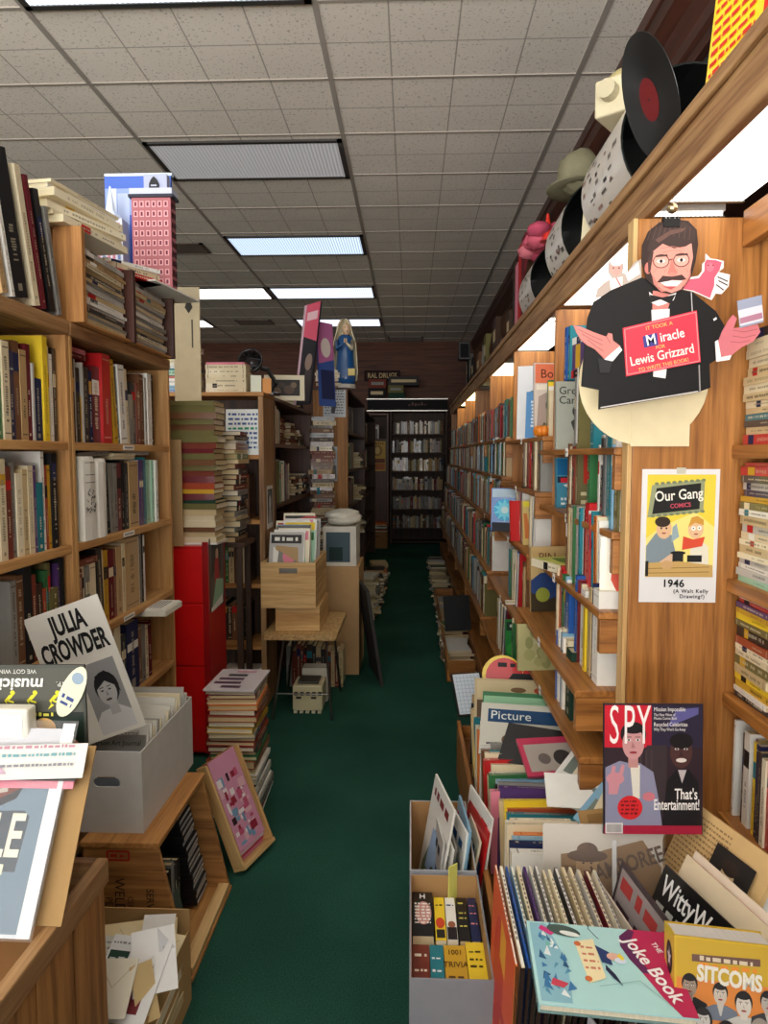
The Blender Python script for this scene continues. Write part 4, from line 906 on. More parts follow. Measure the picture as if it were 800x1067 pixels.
for k in range(5): a.r(-.09+R.uniform(0,.06),.03+k*.05,.02+R.uniform(0,.07),.06+k*.05,R.choice([(90,60,80),(150,90,110),(60,60,66),(196,150,160)]))
a.build('print',o)
# ================================================================== RIGHT SIDE
GP='books on the stepped oak shelves'
def oak(specs,z,x,y,where,anchor='from the poster panel',name='picture_book',word='book',f=1.15,parts=True,depth=.17):
    return row(thick(specs,f),(x,y,z),1,'-x',where,anchor,GP,name=name,cat='book',word=word,parts=parts,depth=depth,jit=.012)
def thick(s,f): return [(q[0],q[1]) if q[0]=='gap' else (q[0],q[1]*f,*q[2:]) for q in parse(s)]
oak('gap:90 wh:8:24:6 cr:14:20:6 wh:10:16:20 gap:120 te:34:23 gap:170 ol:16:28 wh:14:28 gy:20:25',1.48,.57,1.95,'the top oak shelf')
oak('wh:8:27 ol:34:23 wh:10:26 sk:12:24 cr:22:26 te:34:28 wh:8:26 gy:10:27 ch:24:26 pg:18:27 wh:14:24 gap:110 gn:24:23 gap:170 rb:22:24 gy:18:25 cr:20:24 br:22:25',1.25,.565,1.955,'the second oak shelf')
oak('gap:90 wh:12:24:-4 cr:10:25:-4 or:26:25:-4 wh:12:25:-4 mi:18:25:-4 te:14:26:-4 rd:10:25:-4 wh:16:26:-4 gap:12 rd:26:28 rd:34:28 bk:8:26 wh:10:26 te:22:26 cr:16:25 rd:12:25 pg:22:26 tn:18:26 gn:16:26 cr:20:25 gy:24:26 bf:20:25 br:20:26 iv:16:25',1.03,.54,1.96,'the third oak shelf',f=1.05)
oak('gap:20 wh:54:27 nv:12:28 ye:12:24 bf:26:26 ol:14:22 ye:22:22 wh:50:24 cr:12:25 ma:10:26 pk:8:26 bl:16:27 nv:12:27 gap:70 bl:46:21 wh:10:23 sk:8:24 gy:30:22 gn:18:24 rd:22:25 rd:26:26 or:14:24 cr:16:25',.81,.52,1.96,'the fourth oak shelf',f=1.1)
oak('gap:250 dg:60:22 cr:26:24 wh:18:24 sk:20:25 cr:24:26 wh:22:25 bl:14:24',.62,.50,1.96,'the lowest oak shelf over the floor bin',parts=True)
def facing(M,t,h,d,c,label,name='picture_book',cat='book',group=None,ink=None):
    """a book with its front cover towards the camera; M: sheet frame at the bottom centre of the cover"""
    x,y,z=[Vector(M.col[i][:3]) for i in range(3)]; o=Vector(M.col[3][:3])
    b=book(basis(o - x*(d/2) - z*(t/2), z, x, y),t,d,h,c,label,group,name,cat,True,3)
    return b
def cover_art(b,t,d,h,fn):
    """print on the front cover (the +x face of the book's own axes)"""
    a=Art(); fn(a); o=a.build('cover_print',b); o.matrix_local=Matrix.Translation((t/2,d/2,0))@basis((0,0,0),(0,1,0),(0,0,1),(1,0,0)); return o
def cm(t,d): return Matrix.Translation((t/2,d/2,0))@basis((0,0,0),(0,1,0),(0,0,1),(1,0,0))
# face-out books
b=facing(frame((.62,2.66,1.4805),(1,.1,0),(0,.06,1)),.02,.25,.17,(168,172,160),'grey-green picture book with black title, face out on the top oak shelf')
cover_art(b,.02,.17,.25,lambda a:[a.p([(-.03,.1),(.0,.13),(.02,.12),(.03,.08),(.01,.06),(-.02,.07)],(50,54,50)),a.e(-.01,.14,.015,.02,(60,62,58)),a.line([(.02,.05),(.05,.03),(.03,.02)],.003,(120,90,80))])
text(b,'Green',-.075,.215,.04,(30,36,34),z=.001,al='LEFT',M=cm(.02,.17)); text(b,'Cart',-.075,.18,.04,(30,36,34),z=.001,al='LEFT',M=cm(.02,.17))
pile('rd:26:22 pu:90:22:16 wh:26:23:15',(.68,2.52,1.735),10,'the small pile on top of the teal book','books piled high on the top oak shelf',name='picture_book')
row('te:26:20 bl:40:20',(.585,2.72,1.7415),1,'-x','the books above the grey-green cover','from the purple book','books piled high on the top oak shelf',name='picture_book')
b=facing(frame((.65,3.22,1.5405),(1,.12,0),(0,.08,1)),.016,.33,.2,(214,200,190),'tall orange-topped picture book face out beneath the strip light')
cover_art(b,.016,.2,.33,lambda a:[a.r(-.095,.24,.095,.325,(226,120,84)),a.p([(-.09,.04),(.09,.04),(.08,.2),(0,.22),(-.08,.18)],(170,150,140)),a.e(.0,.14,.05,.04,(120,110,104)),a.r(-.09,.21,.09,.235,(236,226,210))])
text(b,'Bound',0,.28,.055,(70,36,20),z=.001,M=cm(.016,.2))
o=sheet(frame((.6,3.66,1.5405),(.9,-.4,0),(0,.04,1)),.13,.37,(226,228,232),'tall white translucent panel standing beneath the strip light','sheet','acrylic_sheet',.004,mat='gloss')
b=facing(frame((.575,3.36,1.5405),(.75,-.66,0),(0,.05,1)),.018,.215,.1,(96,150,200),'sky blue book with white lettering standing before the tall white panel')
cover_art(b,.018,.1,.215,lambda a:[a.r(-.02+R.uniform(-.003,.003),.05+k*.016,.02,.06+k*.016,(226,232,240)) for k in range(8)])
mb=MB()
for k in range(8): mb.blob((.026*math.cos(rad(k*45)),.026*math.sin(rad(k*45)),.024),(.02,.02,.024),lin((226,130,34)),'plastic',8,6)
mb.tube([(0,0,.045),(.003,0,.06)],.005,lin((70,90,40)),'plastic',6)
o=mb.build('pumpkin',smooth=True); o.location=(.585,3.18,1.5408); tag(o,'small orange toy pumpkin at the edge of the shelf below the orange poster book','toy')
b=facing(frame((.655,2.84,1.2505),(1,.1,0),(0,.1,1)),.03,.2,.15,(74,142,166),'blue book with red lettering band, face out on the second oak shelf')
cover_art(b,.03,.15,.2,lambda a:[a.r(-.073,.13,.073,.195,(20,100,150)),a.r(-.073,.1,.073,.125,(30,40,60)),a.dashes(-.06,.06,.1,.024,(200,40,50)),a.p([(-.05,.09),(-.02,.1),(-.03,.08)],(236,236,230)),a.dashes(-.06,.06,.03,.012,(226,232,230)),a.dashes(-.06,.06,.012,.01,(226,232,230))])
b=facing(frame((.655,2.47,1.2505),(1,.1,0),(0,.06,1)),.03,.25,.16,(112,104,70),'olive book with a red panel, face out on the second oak shelf')
cover_art(b,.03,.16,.25,lambda a:[a.r(-.06,.11,.078,.245,(190,52,36)),a.p([(-.02,.15),(.0,.2),(.03,.22),(.04,.17),(.01,.14)],(150,110,40)),a.dashes(-.07,.07,.07,.016,(200,190,150)),a.dashes(-.07,.07,.04,.016,(200,190,150)),a.dashes(-.07,.07,.012,.01,(200,190,150))])
b=facing(frame((.585,1.985,1.0305),(.96,-.28,0),(0,.04,1)),.014,.2,.11,(232,226,206),'small cream book with a red flame shape, nearest the panel on the third shelf')
cover_art(b,.014,.11,.2,lambda a:[a.p([(0,.03),(-.025,.08),(-.02,.14),(0,.175),(.02,.14),(.025,.08)],(220,76,44))])
flat('picture_book',.62,2.66,1.0308,.03,.28,.22,'iv','thick cream and yellow picture book lying flat at the third shelf edge',yaw=20)
o=sheet(Matrix.Translation((.62,2.66,1.0635))@Matrix.Rotation(rad(-70),4,'Z')@Matrix.Translation((0,-.1,0)),.26,.2,(214,216,110),'yellow leaflet lying on the thick cream picture book','leaflet','leaflet',.0015)
a=Art(); a.p([(-.1,.05),(.0,.03),(.1,.08),(.05,.14),(-.06,.15)],(120,150,70)); a.r(-.12,.16,.1,.185,(60,90,60)); a.build('print',o)
b=facing(frame((.60,2.94,.8105),(1,.12,0),(0,.08,1)),.02,.27,.2,(206,176,120),'buff picture book with a blue scene, face out on the fourth oak shelf')
cover_art(b,.02,.2,.27,lambda a:[a.p([(-.1,.05),(.1,.05),(.1,.12),(.02,.17),(-.06,.16),(-.1,.13)],(40,66,120)),a.p([(-.1,.0),(.1,.0),(.1,.05),(.04,.07),(-.03,.05),(-.1,.08)],(60,48,30)),a.e(-.05,.07,.03,.03,(150,160,60)),a.e(.04,.13,.025,.02,(206,180,140)),a.e(.06,.07,.03,.015,(30,24,20))])
text(b,'PIN',-.03,.225,.05,(110,80,40),z=.001,M=cm(.02,.2))
b=facing(frame((.52,2.74,.6205),(1,.12,0),(0,.12,1)),.02,.18,.2,(186,180,128),'mottled olive cream picture book face out on the lowest oak shelf')
cover_art(b,.02,.2,.18,lambda a:[a.e(R.uniform(-.07,.07),R.uniform(.03,.15),R.uniform(.01,.03),R.uniform(.01,.025),R.choice([(170,166,110),(200,194,150),(150,150,96)])) for k in range(16)])
# ---- second bay
oak('cr:26:20 wh:12:22 ye:14:24 gn:16:25 gap:60 te:20:24 rb:28:22 ma:34:24 ol:20:22 br:26:24 bk:24:24 ma:30:28 cr:20:24 br:24:25 bk:26:25 ma:30:30 gn:22:24 ye:18:22 bk:26:24',1.54,.60,3.14,'the top shelf in the second oak bay',anchor='from its near end')
oak('gy:24:22 ol:30:23 bf:20:22 rb:22:22 br:24:23 cr:22:22 ol:34:24 br:26:23 tn:24:22 ma:30:24 rd:26:23 br:26:23 rb:30:24 gy:24:23 cr:22:22 ch:24:24 br:24:23',1.30,.56,3.1,'the second shelf in the second oak bay',anchor='from its near end')
oak('wh:8:24:10 pg:16:24:10 gy:14:25:10 wh:14:24 gap:30 cr:20:24 gap:200 wh:14:26 bk:8:27 gn:18:27 rs:30:25 or:22:24 wh:18:25 cr:24:24 ma:22:25 cr:20:24 bl:24:25 gy:18:24 tn:22:24',1.035,.54,3.1,'the third shelf in the second oak bay',anchor='from its near end')
oak('br:24:24 tn:22:22 br:26:24 gap:60 rd:10:26:8 rd:16:27:8 ma:16:28:8 wh:12:26:8 bl:18:27:8 sk:14:27:8 wh:20:26:8 wh:14:25:8 cr:20:26:8 or:10:25:8 wh:26:24 cr:24:25 pg:22:24 gn:16:24 gy:22:26 te:24:24',.74,.50,3.12,'the fourth shelf in the second oak bay',anchor='from its near end')
oak('gn:8:24 cr:10:26 gap:160 ma:22:26:14 ma:16:26:14 pu:30:24:14 wh:16:26:14 wh:30:28:14 bk:20:24:14 cr:20:25:14 gy:20:24 wh:20:24 bk:24:23 bf:22:24 cr:24:24',.475,.45,3.12,'the lowest shelf in the second oak bay',anchor='from its near end')
b=facing(frame((.56,3.52,1.0355),(1,.1,0),(-.05,.14,1)),.02,.2,.13,(206,34,38),'red notebook with a white label, face out in the second oak bay')
cover_art(b,.02,.13,.2,lambda a:[a.r(-.02,.03,.045,.1,(232,228,222))])
b=facing(frame((.60,3.36,1.0355),(1,.1,0),(-.04,.12,1)),.016,.21,.14,(216,190,120),'yellow book with a teal panel leaning beside the red notebook')
cover_art(b,.016,.14,.21,lambda a:[a.p([(-.02,.02),(.06,.02),(.04,.19),(-.04,.17)],(30,130,160)),a.r(-.065,.18,.065,.205,(230,214,60)),a.p([(-.06,.03),(-.03,.03),(-.05,.15),(-.065,.15)],(206,120,60))])
b=facing(frame((.50,3.2,.4755),(1,.1,0),(0,.08,1)),.014,.235,.13,(40,128,60),'green picture book with an orange bloom, face out in the second oak bay')
cover_art(b,.014,.13,.235,lambda a:[a.r(-.06,.185,.06,.225,(20,50,36)),a.e(.03,.13,.03,.035,(226,100,40)),a.e(.02,.1,.02,.02,(240,150,60)),a.e(-.03,.1,.03,.03,(60,160,70)),a.e(-.02,.04,.04,.025,(130,190,80)),a.e(.04,.05,.02,.02,(190,200,90)),a.dashes(-.045,.045,.2,.014,(210,220,200))])
# blue starburst cover and a box by it
b=facing(frame((.565,4.1,1.0605) if False else (.52,3.95,1.0355),(1,-.3,0),(0,.05,1)),.02,.24,.15,(40,110,190),'book with a bright cyan starburst cover in the second oak bay')
cover_art(b,.02,.15,.24,lambda a:[a.r(-.07,.19,.07,.235,(190,214,230)),a.e(0,.12,.06,.06,(70,190,240)),a.p([(.065*math.cos(rad(k*18))*(1 if k%2 else .55),.12+.065*math.sin(rad(k*18))*(1 if k%2 else .55)) for k in range(20)],(130,230,255)),a.e(0,.12,.02,.02,(220,250,255)),a.r(-.07,.0,.07,.05,(10,20,40))])
# ---- farther bays: third bay as books, the rest in one mass
for bi in range(2,7):
    a0,b0=YB[bi]; pz=True if bi==2 else 'stuff'
    for si,(z,x) in enumerate(STEP[2][:5]):
        wh='%s shelf in the third oak bay'%['the top','the second','the third','the fourth','the lowest'][si]
        s=[];c=0
        while c<b0-a0-.1:
            t_=R.uniform(18,38) if bi<4 else R.uniform(26,50)
            if R.random()<.12: s.append(('gap',R.uniform(20,80))); c+=s[-1][1]/1000; continue
            s.append((R.choice(['cr','wh','br','ma','gy','ol','bf','tn','bk','te','rd','gn','or','pg','rb','ch','sk']),t_,R.uniform(19,25))); c+=t_/1000+.001
        pz = True if (bi==2 and si<3) else 'stuff'
        row(s,(x+.03,a0+.02,z),1,'-x',wh,'from its near end',GP,name='picture_book',parts=pz if pz=='stuff' else True,detail=1,depth=.17)
def clutter(y0,y1,x0,x1,z,n,where,group,hmax=.2,cols=FL):
    y=y0
    k=0
    while y<y1:
        L=R.uniform(.2,.27)
        m=[(R.choice(cols),R.uniform(8,22),L*100,R.uniform(15,21)) for q in range(R.randrange(2,n))]
        h=0;m2=[]
        for q in m:
            if h+q[1]/1000<hmax: m2.append(q); h+=q[1]/1000
        pile(m2,((x0+x1)/2,y+L/2,z),180+R.uniform(-8,8),'%s pile %s'%(ORD[k],where),group,'magazine','magazine','magazine',False,True,1,.01,10)
        y+=L+.02; k+=1
clutter(4.55,6.9,.26,.40,.0225,9,'in the low oak floor tray','magazines in the floor tray',cols=['wh','mi','gy','cr','br','ma','ch','pg','gn','bf','sk'])
clutter(7.1,9.6,.24,.42,.0,9,'on the floor beyond the oak tray','magazines on the floor beyond the tray',cols=['wh','ch','gy','cr','br','bf','sk','dg'])
o=sheet(frame((.36,5.2,.16),(.95,.3,0),(.0,.25,1)),.2,.26,(44,46,48),'dark grey folder standing in the low oak floor tray','folder','folder',.02)
# ---- floor bin before the first bay
t=thing('book_bin','low oak floor bin packed with large books, spines upward','bin',(.39,2.3,0))
board(t,'side_board',.205,.221,1.56,3.04,.06,.30,'oak'); board(t,'end_board',.2215,.57,3.024,3.04,.06,.28,'oak'); board(t,'base_board',.2215,.43,1.56,3.0235,.20,.22,'oak')
board(t,'base_board',.4305,.57,1.56,1.88,.20,.22,'oak')
for x,y in ((.24,1.58),(.24,2.99),(.40,2.99),(.54,1.58)): board(t,'foot',x,x+.03,y,y+.03,0,.199,'oak')
GB='large books filed in the floor bin'
BC=['cr','wh','tn','gn','sk','bk','gy','pk','pu','bf','ye','rs','te','wh','iv','rd','cr','or','sk','ol','nv','wh','gy','br','iv','te','cr','rd']
y=2.9;k=0
while y>1.64 and k<50:
    th=rad(R.uniform(6,12)); c=BC[k%len(BC)]; tt=R.uniform(.012,.032); d=R.uniform(.235,.262); L=R.uniform(.24,.30); 
    x0=.25+R.uniform(-.012,.03) if y>1.9 else .25+R.uniform(0,.03)
    down=Vector((R.uniform(-.03,.03),-math.sin(th),-math.cos(th))).normalized(); ez=Vector((1,R.uniform(-.05,.07),R.uniform(-.015,.015))); ez=(ez-down*ez.dot(down)).normalized(); ex=down.cross(ez)
    top=Vector((x0,y+d*math.sin(th),.223+d*math.cos(th)+tt*.5*math.sin(th)))
    book(basis(top,ex,down,ez),tt,d,L,c,'%s large book, %s from the far end of the floor bin'%(PAL[c][0],ORD[k]),GB,'large_book','book',k%3==0,R.choice([1,2,3,4,5]))
    y-=tt/math.cos(th)+R.uniform(.001,.006); k+=1
# second layer of slanting covers on top
def slant(x,y,z,w_,h,rx,rz,c,label,name='magazine',cat='magazine',fn=None,t=.006,ry=0,mat='gloss'):
    M=Matrix.Translation((x,y,z))@Matrix.Rotation(rad(rz),4,'Z')@Matrix.Rotation(rad(ry),4,'Y')@Matrix.Rotation(rad(rx),4,'X')@Matrix.Translation((0,-h/2,0))
    o=sheet(M,w_,h,c,label,cat,name,t,mat=mat)
    if fn: a=Art(); fn(a); a.build('print',o)
    return o
o=slant(.40,2.70,.50,.30,.22,38,-6,(196,176,136),'wide tan picture album slanting in the floor bin','album','album',lambda a:[a.r(-.14,.13,.14,.21,(206,190,150)),a.p([(-.14,.01),(-.08,.01),(-.09,.12),(-.14,.12)],(90,70,50)),a.e(.02,.17,.03,.012,(120,90,60)),a.e(.1,.17,.02,.014,(200,90,60)),a.r(.11,.14,.14,.19,(70,110,70))],t=.012)
o=slant(.41,2.56,.505,.29,.2,34,-8,(60,120,80),'green-topped album slanting behind the blue-titled magazine','album','album',lambda a:[a.r(-.14,.14,.14,.18,(150,200,160)),a.r(-.12,.12,.05,.14,(30,50,40))],t=.008)
o=slant(.40,2.42,.505,.31,.21,34,-9,(206,204,190),'pale magazine with a blue title band slanting in the floor bin','magazine','magazine',lambda a:[a.p([(-.13,.13),(.13,.13),(.13,.185),(-.13,.185)],(30,70,110)),a.e(-.06,.06,.02,.02,(120,90,70)),a.e(.02,.05,.02,.03,(150,120,90))],t=.006)
text(o,'Picture',-.05,.157,.05,(226,232,226),z=.002)
o=slant(.44,2.26,.51,.28,.16,28,-22,(40,38,38),'black sheet lying askew over the filed books in the bin','folder','folder',None,t=.004)
o=slant(.45,2.19,.515,.2,.14,30,10,(190,60,90),'crimson-edged booklet with a grey picture, tilted in the floor bin','booklet','booklet',lambda a:[a.r(-.085,.015,.085,.115,(170,160,150)),a.e(.03,.06,.03,.03,(60,56,54)),a.e(-.03,.06,.02,.02,(110,100,96))],t=.01)
o=slant(.50,1.93,.525,.24,.12,22,-6,(238,238,232),'plain white paper lying over the near books of the bin','paper','paper_sheet',None,t=.002,mat='paper')
for k,(x,y,rz,rx,c) in enumerate([(.56,2.28,-58,44,'wh'),(.55,2.18,-62,40,'pg'),(.55,2.08,-55,36,'wh'),(.55,1.99,-60,42,'iv'),(.54,1.9,-52,44,'wh'),(.535,1.8,-64,40,'sk'),(.53,1.72,-56,48,'cr')]):
    slant(x,y,.53,.2,.15,rx,rz,c,'%s leaflet, %s of the slipped row beside the filed books'%(PAL[c][0],ORD[k]),'leaflet','leaflet',lambda a:[a.dashes(-.08,.08,.11,.014,(110,120,140)),a.r(-.08,.02,.0,.08,R.choice([(150,170,190),(190,170,140),(120,130,120)])),a.dashes(.01,.08,.05,.008,(140,140,140))],t=.004)
# heart-shaped red book with a yellow rim
t=thing('heart_book','red heart-shaped book with a yellow rim, upright at the back of the bin','book',M=frame((.455,2.80,.43),(1,-.06,0),(0,.35,1)))
def heart(s): 
    pts=[]
    for k in range(48):
        q=rad(k*7.5); pts.append((s*16*math.sin(q)**3/16, s*(13*math.cos(q)-5*math.cos(2*q)-2*math.cos(3*q)-math.cos(4*q))/16+.1))
    return pts
mb=MB(); mb.prism(heart(.165),-.012,-.0005,col('ye'),'gloss'); mb.build('rim',t)
mb=MB(); mb.prism(heart(.15),-.0004,.002,lin((206,26,30)),'gloss'); mb.build('cover',t)
a=Art(z=.0026); a.p([(-.08,.1),(.03,.07),(.08,.12),(.05,.15),(-.04,.15)],(24,22,24)); a.p([(-.07,.02),(.06,.0),(.1,.06),(.03,.09),(-.07,.09)],(230,224,220)); a.e(.0,.05,.012,.012,(60,50,50)); a.dashes(-.1,-.02,.175,.02,(24,22,24)); a.dashes(.02,.1,.165,.02,(24,22,24)); a.build('print',t)
# ruled notepad at the far end of the bin
t=thing('notepad','dark-bound notepad open at a gridded page, end of the floor bin','notepad',M=frame((.275,3.0,.34),(1,.25,0),(-.06,.62,.8)))
mb=MB(); mb.box(-.068,.068,0,.19,-.012,-.0005,lin((36,30,34)),'plastic'); mb.build('cover',t)
mb=MB(); mb.box(-.062,.06,.006,.184,-.0004,.004,lin((214,224,232)),'paper'); p_=mb.build('page_block',t)
a=Art(z=.0043)
for k in range(10): a.r(-.058,.014+k*.017,.056,.0152+k*.017,(120,150,190)) 
for k in range(7): a.r(-.05+k*.017,.01,-.0488+k*.017,.18,(120,150,190))
a.build('ruling',p_)
mb=MB()
for k in range(12): mb.tube([(.062,.015+k*.014,.004),(.07,.015+k*.014,.0),(.064,.015+k*.014,-.013)],.0016,lin((30,28,30)),'metal',5)
mb.build('spiral',t)
# ---- SPY magazine
t=sheet(frame((.545,1.552,.612),(1,.03,0),(0,.07,1)),.222,.293,(40,34,46),'large dark magazine with a red and white title block, propped before the oak panel','magazine','magazine',.006,mat='gloss')
a=Art()
a.r(-.109,.195,-.004,.29,(204,26,48))
a.r(-.004,.195,.109,.29,(44,36,58)); a.p([(.03,.24),(.1,.27),(.1,.285),(.05,.28)],(96,92,150))
a.r(-.109,.0,.109,.195,(48,32,40)); a.r(-.109,.0,.109,.02,(170,30,60)); a.r(-.015,.06,.03,.2,(58,46,50))
for k in range(3): a.r(-.03+k*.012,.08,-.026+k*.012,.19,(70,56,58))
# man in a pale suit (plain figure)
a.p([(-.107,.02),(-.107,.15),(-.075,.165),(-.055,.16),(-.03,.16),(.0,.14),(.012,.08),(.02,.02)],(140,140,166)); a.p([(-.052,.16),(-.03,.155),(-.03,.08),(-.045,.08)],(226,220,206))
a.r(-.056,.15,-.034,.178,(196,140,136)); a.e(-.045,.225,.029,.028,(30,24,28)); a.e(-.045,.204,.0245,.036,(206,150,150)); a.e(-.045,.238,.025,.012,(26,20,24))
for q in (-1,1): a.e(-.045+q*.01,.212,.005,.003,(236,230,226),n=8); a.e(-.045+q*.01,.212,.0024,.0026,(20,16,20),n=8); a.r(-.045+q*.01-.006,.218,-.045+q*.01+.006,.2195,(30,24,28))
a.p([(-.047,.208),(-.04,.194),(-.05,.194)],(176,120,120)); a.e(-.045,.184,.009,.003,(150,50,60),n=10)
a.e(-.085,.125,.02,.014,(206,140,150)); a.p([(-.098,.12),(-.092,.155),(-.084,.153),(-.088,.12)],(206,140,150)); a.p([(-.08,.13),(-.07,.158),(-.064,.154),(-.07,.125)],(206,140,150)); a.p([(-.1,.12),(-.075,.115),(-.08,.09),(-.1,.09)],(206,140,150))
a.e(-.01,.085,.014,.01,(206,120,130))
# second man in the dark at the other side
a.p([(.02,.02),(.03,.12),(.05,.145),(.08,.145),(.1,.12),(.108,.02)],(24,20,24)); a.p([(.055,.145),(.064,.115),(.074,.145)],(190,180,180)); a.e(.062,.185,.025,.036,(78,48,46)); a.e(.062,.21,.026,.018,(24,18,20))
for q in (-1,1): a.e(.062+q*.01,.192,.005,.0026,(210,200,196),n=8); a.e(.062+q*.01,.192,.0022,.0024,(14,10,12),n=8)
a.e(.062,.167,.012,.005,(226,214,206),n=12); a.p([(.06,.19),(.067,.176),(.057,.176)],(60,36,36))
a.e(-.052,.06,.028,.027,(214,34,40)); 
for k in range(4): a.dashes(-.072,-.034,.072-k*.009,.005,(120,16,24))
a.r(-.107,.002,-.068,.026,(222,216,214))
for k in range(14): a.r(-.104+k*.0024,.005,-.103+k*.0024,.023,(40,36,40))
a.build('print',t)
text(t,'S',-.088,.242,.125,(250,240,238),z=.0022,sx=.42,bold=-.0005); text(t,'P',-.055,.242,.125,(250,240,238),z=.0022,sx=.42); text(t,'Y',-.022,.242,.125,(250,240,238),z=.0022,sx=.42)
text(t,'Mission Impossible',0,.281,.013,(240,236,232),z=.0022,sx=.72,al='LEFT'); 
for k,s_ in enumerate(('The New Wave of','Movies Comes Back')): text(t,s_,0,.269-k*.008,.009,(226,222,218),z=.0022,sx=.7,al='LEFT')
text(t,'Recycled Celebrities',0,.247,.013,(240,236,232),z=.0022,sx=.7,al='LEFT'); text(t,'Why They Won\'t Go Away',0,.236,.009,(226,222,218),z=.0022,sx=.7,al='LEFT')
text(t,"That's",.073,.09,.034,(244,240,236),z=.0022,sx=.62,bold=.0004); text(t,'Entertainment!',.052,.066,.034,(244,240,236),z=.0022,sx=.5,bold=.0004); 
# ---- Our Gang poster
t=sheet(frame((.7045,1.8825,1.071),(1,0,0),(0,0,1)),.2,.352,(226,224,224),'comic cover poster with a 1946 caption, taped to the oak panel','poster','poster',.0012)
a=Art(); a.r(-.086,.068,.09,.338,(232,206,66)); a.p([(-.086,.068),(.09,.068),(.09,.2),(.04,.24),(-.05,.2),(-.086,.17)],(240,222,130))
a.p([(-.084,.225),(.06,.24),(.062,.325),(-.074,.31)],(150,156,120)); a.p([(-.072,.234),(.05,.248),(.052,.316),(-.062,.302)],(22,22,20))
for q in range(9): a.e(-.07+q*.016,.229+q*.0016,.006,.004,(120,130,96),n=8); a.e(-.062+q*.015,.314+q*.0012,.006,.004,(120,130,96),n=8)
# two plain cartoon children, one reading
a.p([(-.085,.07),(-.085,.15),(-.06,.185),(-.02,.18),(-.005,.12),(.0,.07)],(126,140,148)); a.e(-.04,.195,.02,.026,(222,180,140)); a.e(-.044,.214,.02,.014,(50,36,26)); a.p([(-.02,.16),(.0,.175),(-.008,.21),(-.018,.2)],(150,170,176)); a.p([(-.06,.1),(-.02,.13),(.0,.12),(-.03,.085)],(214,180,150))
a.e(-.047,.197,.0025,.003,(20,16,14),n=8); a.e(-.034,.197,.0025,.003,(20,16,14),n=8); a.e(-.04,.184,.006,.002,(150,60,50),n=8)
a.p([(.03,.07),(.03,.15),(.05,.17),(.075,.15),(.08,.07)],(226,220,200)); a.e(.042,.195,.02,.025,(226,186,146)); a.p([(.022,.2),(.03,.225),(.045,.23),(.062,.22),(.062,.205),(.04,.212)],(206,150,60)); a.e(.036,.197,.006,.006,(240,236,226),n=10); a.e(.051,.198,.006,.006,(240,236,226),n=10); a.e(.036,.197,.002,.002,(20,16,14),n=6); a.e(.051,.198,.002,.002,(20,16,14),n=6); a.e(.043,.182,.006,.002,(170,70,60),n=8)
a.p([(.008,.14),(.06,.15),(.066,.175),(.036,.168),(.01,.176)],(214,76,50)); a.r(-.016,.1,.012,.132,(24,26,30)); a.e(-.002,.132,.02,.005,(20,22,26)); a.r(.022,.108,.06,.126,(22,22,22))
a.p([(-.086,.068),(.09,.068),(.088,.1),(.0,.11),(-.086,.105)],(196,160,96)); a.line([(-.08,.09),(.08,.095)],.002,(140,104,56)); a.line([(-.08,.078),(.08,.082)],.002,(140,104,56)); a.e(-.03,.1,.016,.012,(200,160,110)); a.r(-.086,.07,-.078,.11,(24,22,20))
a.build('print',t)
text(t,'Our Gang',-.005,.284,.038,(240,236,224),z=.003,sx=.8,rot=5,bold=.0004); text(t,'COMICS',.0,.257,.016,(200,80,100),z=.003,sx=.9,rot=5,bold=.0003)
text(t,'1946',-.012,.05,.028,(24,22,22),z=.002,bold=.0007,sp=1.05); text(t,'(A Walt Kelly',.034,.03,.014,(40,38,38),z=.002,bold=.0002,sp=1.15); text(t,'Drawing?)',.038,.016,.014,(40,38,38),z=.002,bold=.0002,sp=1.15)
mb=MB(); mb.box(-.012,.012,.34,.356,.0003,.0006,lin((200,196,180)),'gloss'); mb.build('tape',t)
# ---- round card behind the cut-out man
mb=MB(); mb.prism([(.165*math.cos(rad(k*10)),.165*math.sin(rad(k*10))) for k in range(36)]+[],0,.004,lin((232,216,176)),'cardboard')
mb.box(-.03,.12,-.168,-.05,.0041,.006,lin((232,216,176)),'cardboard')
o=mb.build('round_card'); o.matrix_world=frame((.598,1.8765,1.65),(1,0,0),(0,0,1)); tag(o,'cream round card showing behind the cut-out man, at the oak shelf end','card')
# ---- cut-out man
t=thing('cardboard_standee','hanging cardboard cut-out of a man in a dinner jacket holding up his hands','cut-out',M=frame((.622,1.765,1.586),(1,0,0),(0,0,1)))
S=.00226
def q(px,py): return ((px-703)*S,(420-py)*S)
def Q(*l): return [q(*p) for p in l]
body=Q((672,288),(640,301),(622,313),(616,330),(614,352),(611,402),(630,406),(630,427),(735,409),(748,404),(746,379),(757,372),(762,342),(751,324),(726,304),(708,300))
mb=MB(); mb.prism(body,-.004,0,lin((15,14,15)),'ink'); mb.build('body_card',t)
hd=Q((676,290),(671,272),(671,255),(677,241),(688,232),(703,229),(718,231),(727,240),(729,255),(727,272),(723,288),(714,302),(703,306),(690,303))
mb=MB(); mb.prism(hd,.0005,.0045,lin((48,32,28)),'ink'); h_=mb.build('head_card',t)
a=Art(z=.005)
sk=(214,140,126)
a.p(Q((680,282),(680,262),(690,252),(706,258),(722,254),(724,268),(721,286),(713,301),(703,305),(692,301),(684,293)),sk)
a.e(*q(677.5,279),.008,.014,(190,112,104),n=12)
a.p(Q((676,262),(682,262),(692,254),(704,259),(716,257),(725,252),(726,240),(714,232),(694,232),(680,242)),(54,36,32))
a.p(Q((684,250),(700,240),(716,238),(712,242),(700,245),(688,253)),(96,66,58))
a.p(Q((680,283),(683,262),(680,262),(677,270),(678,284)),(60,40,36))
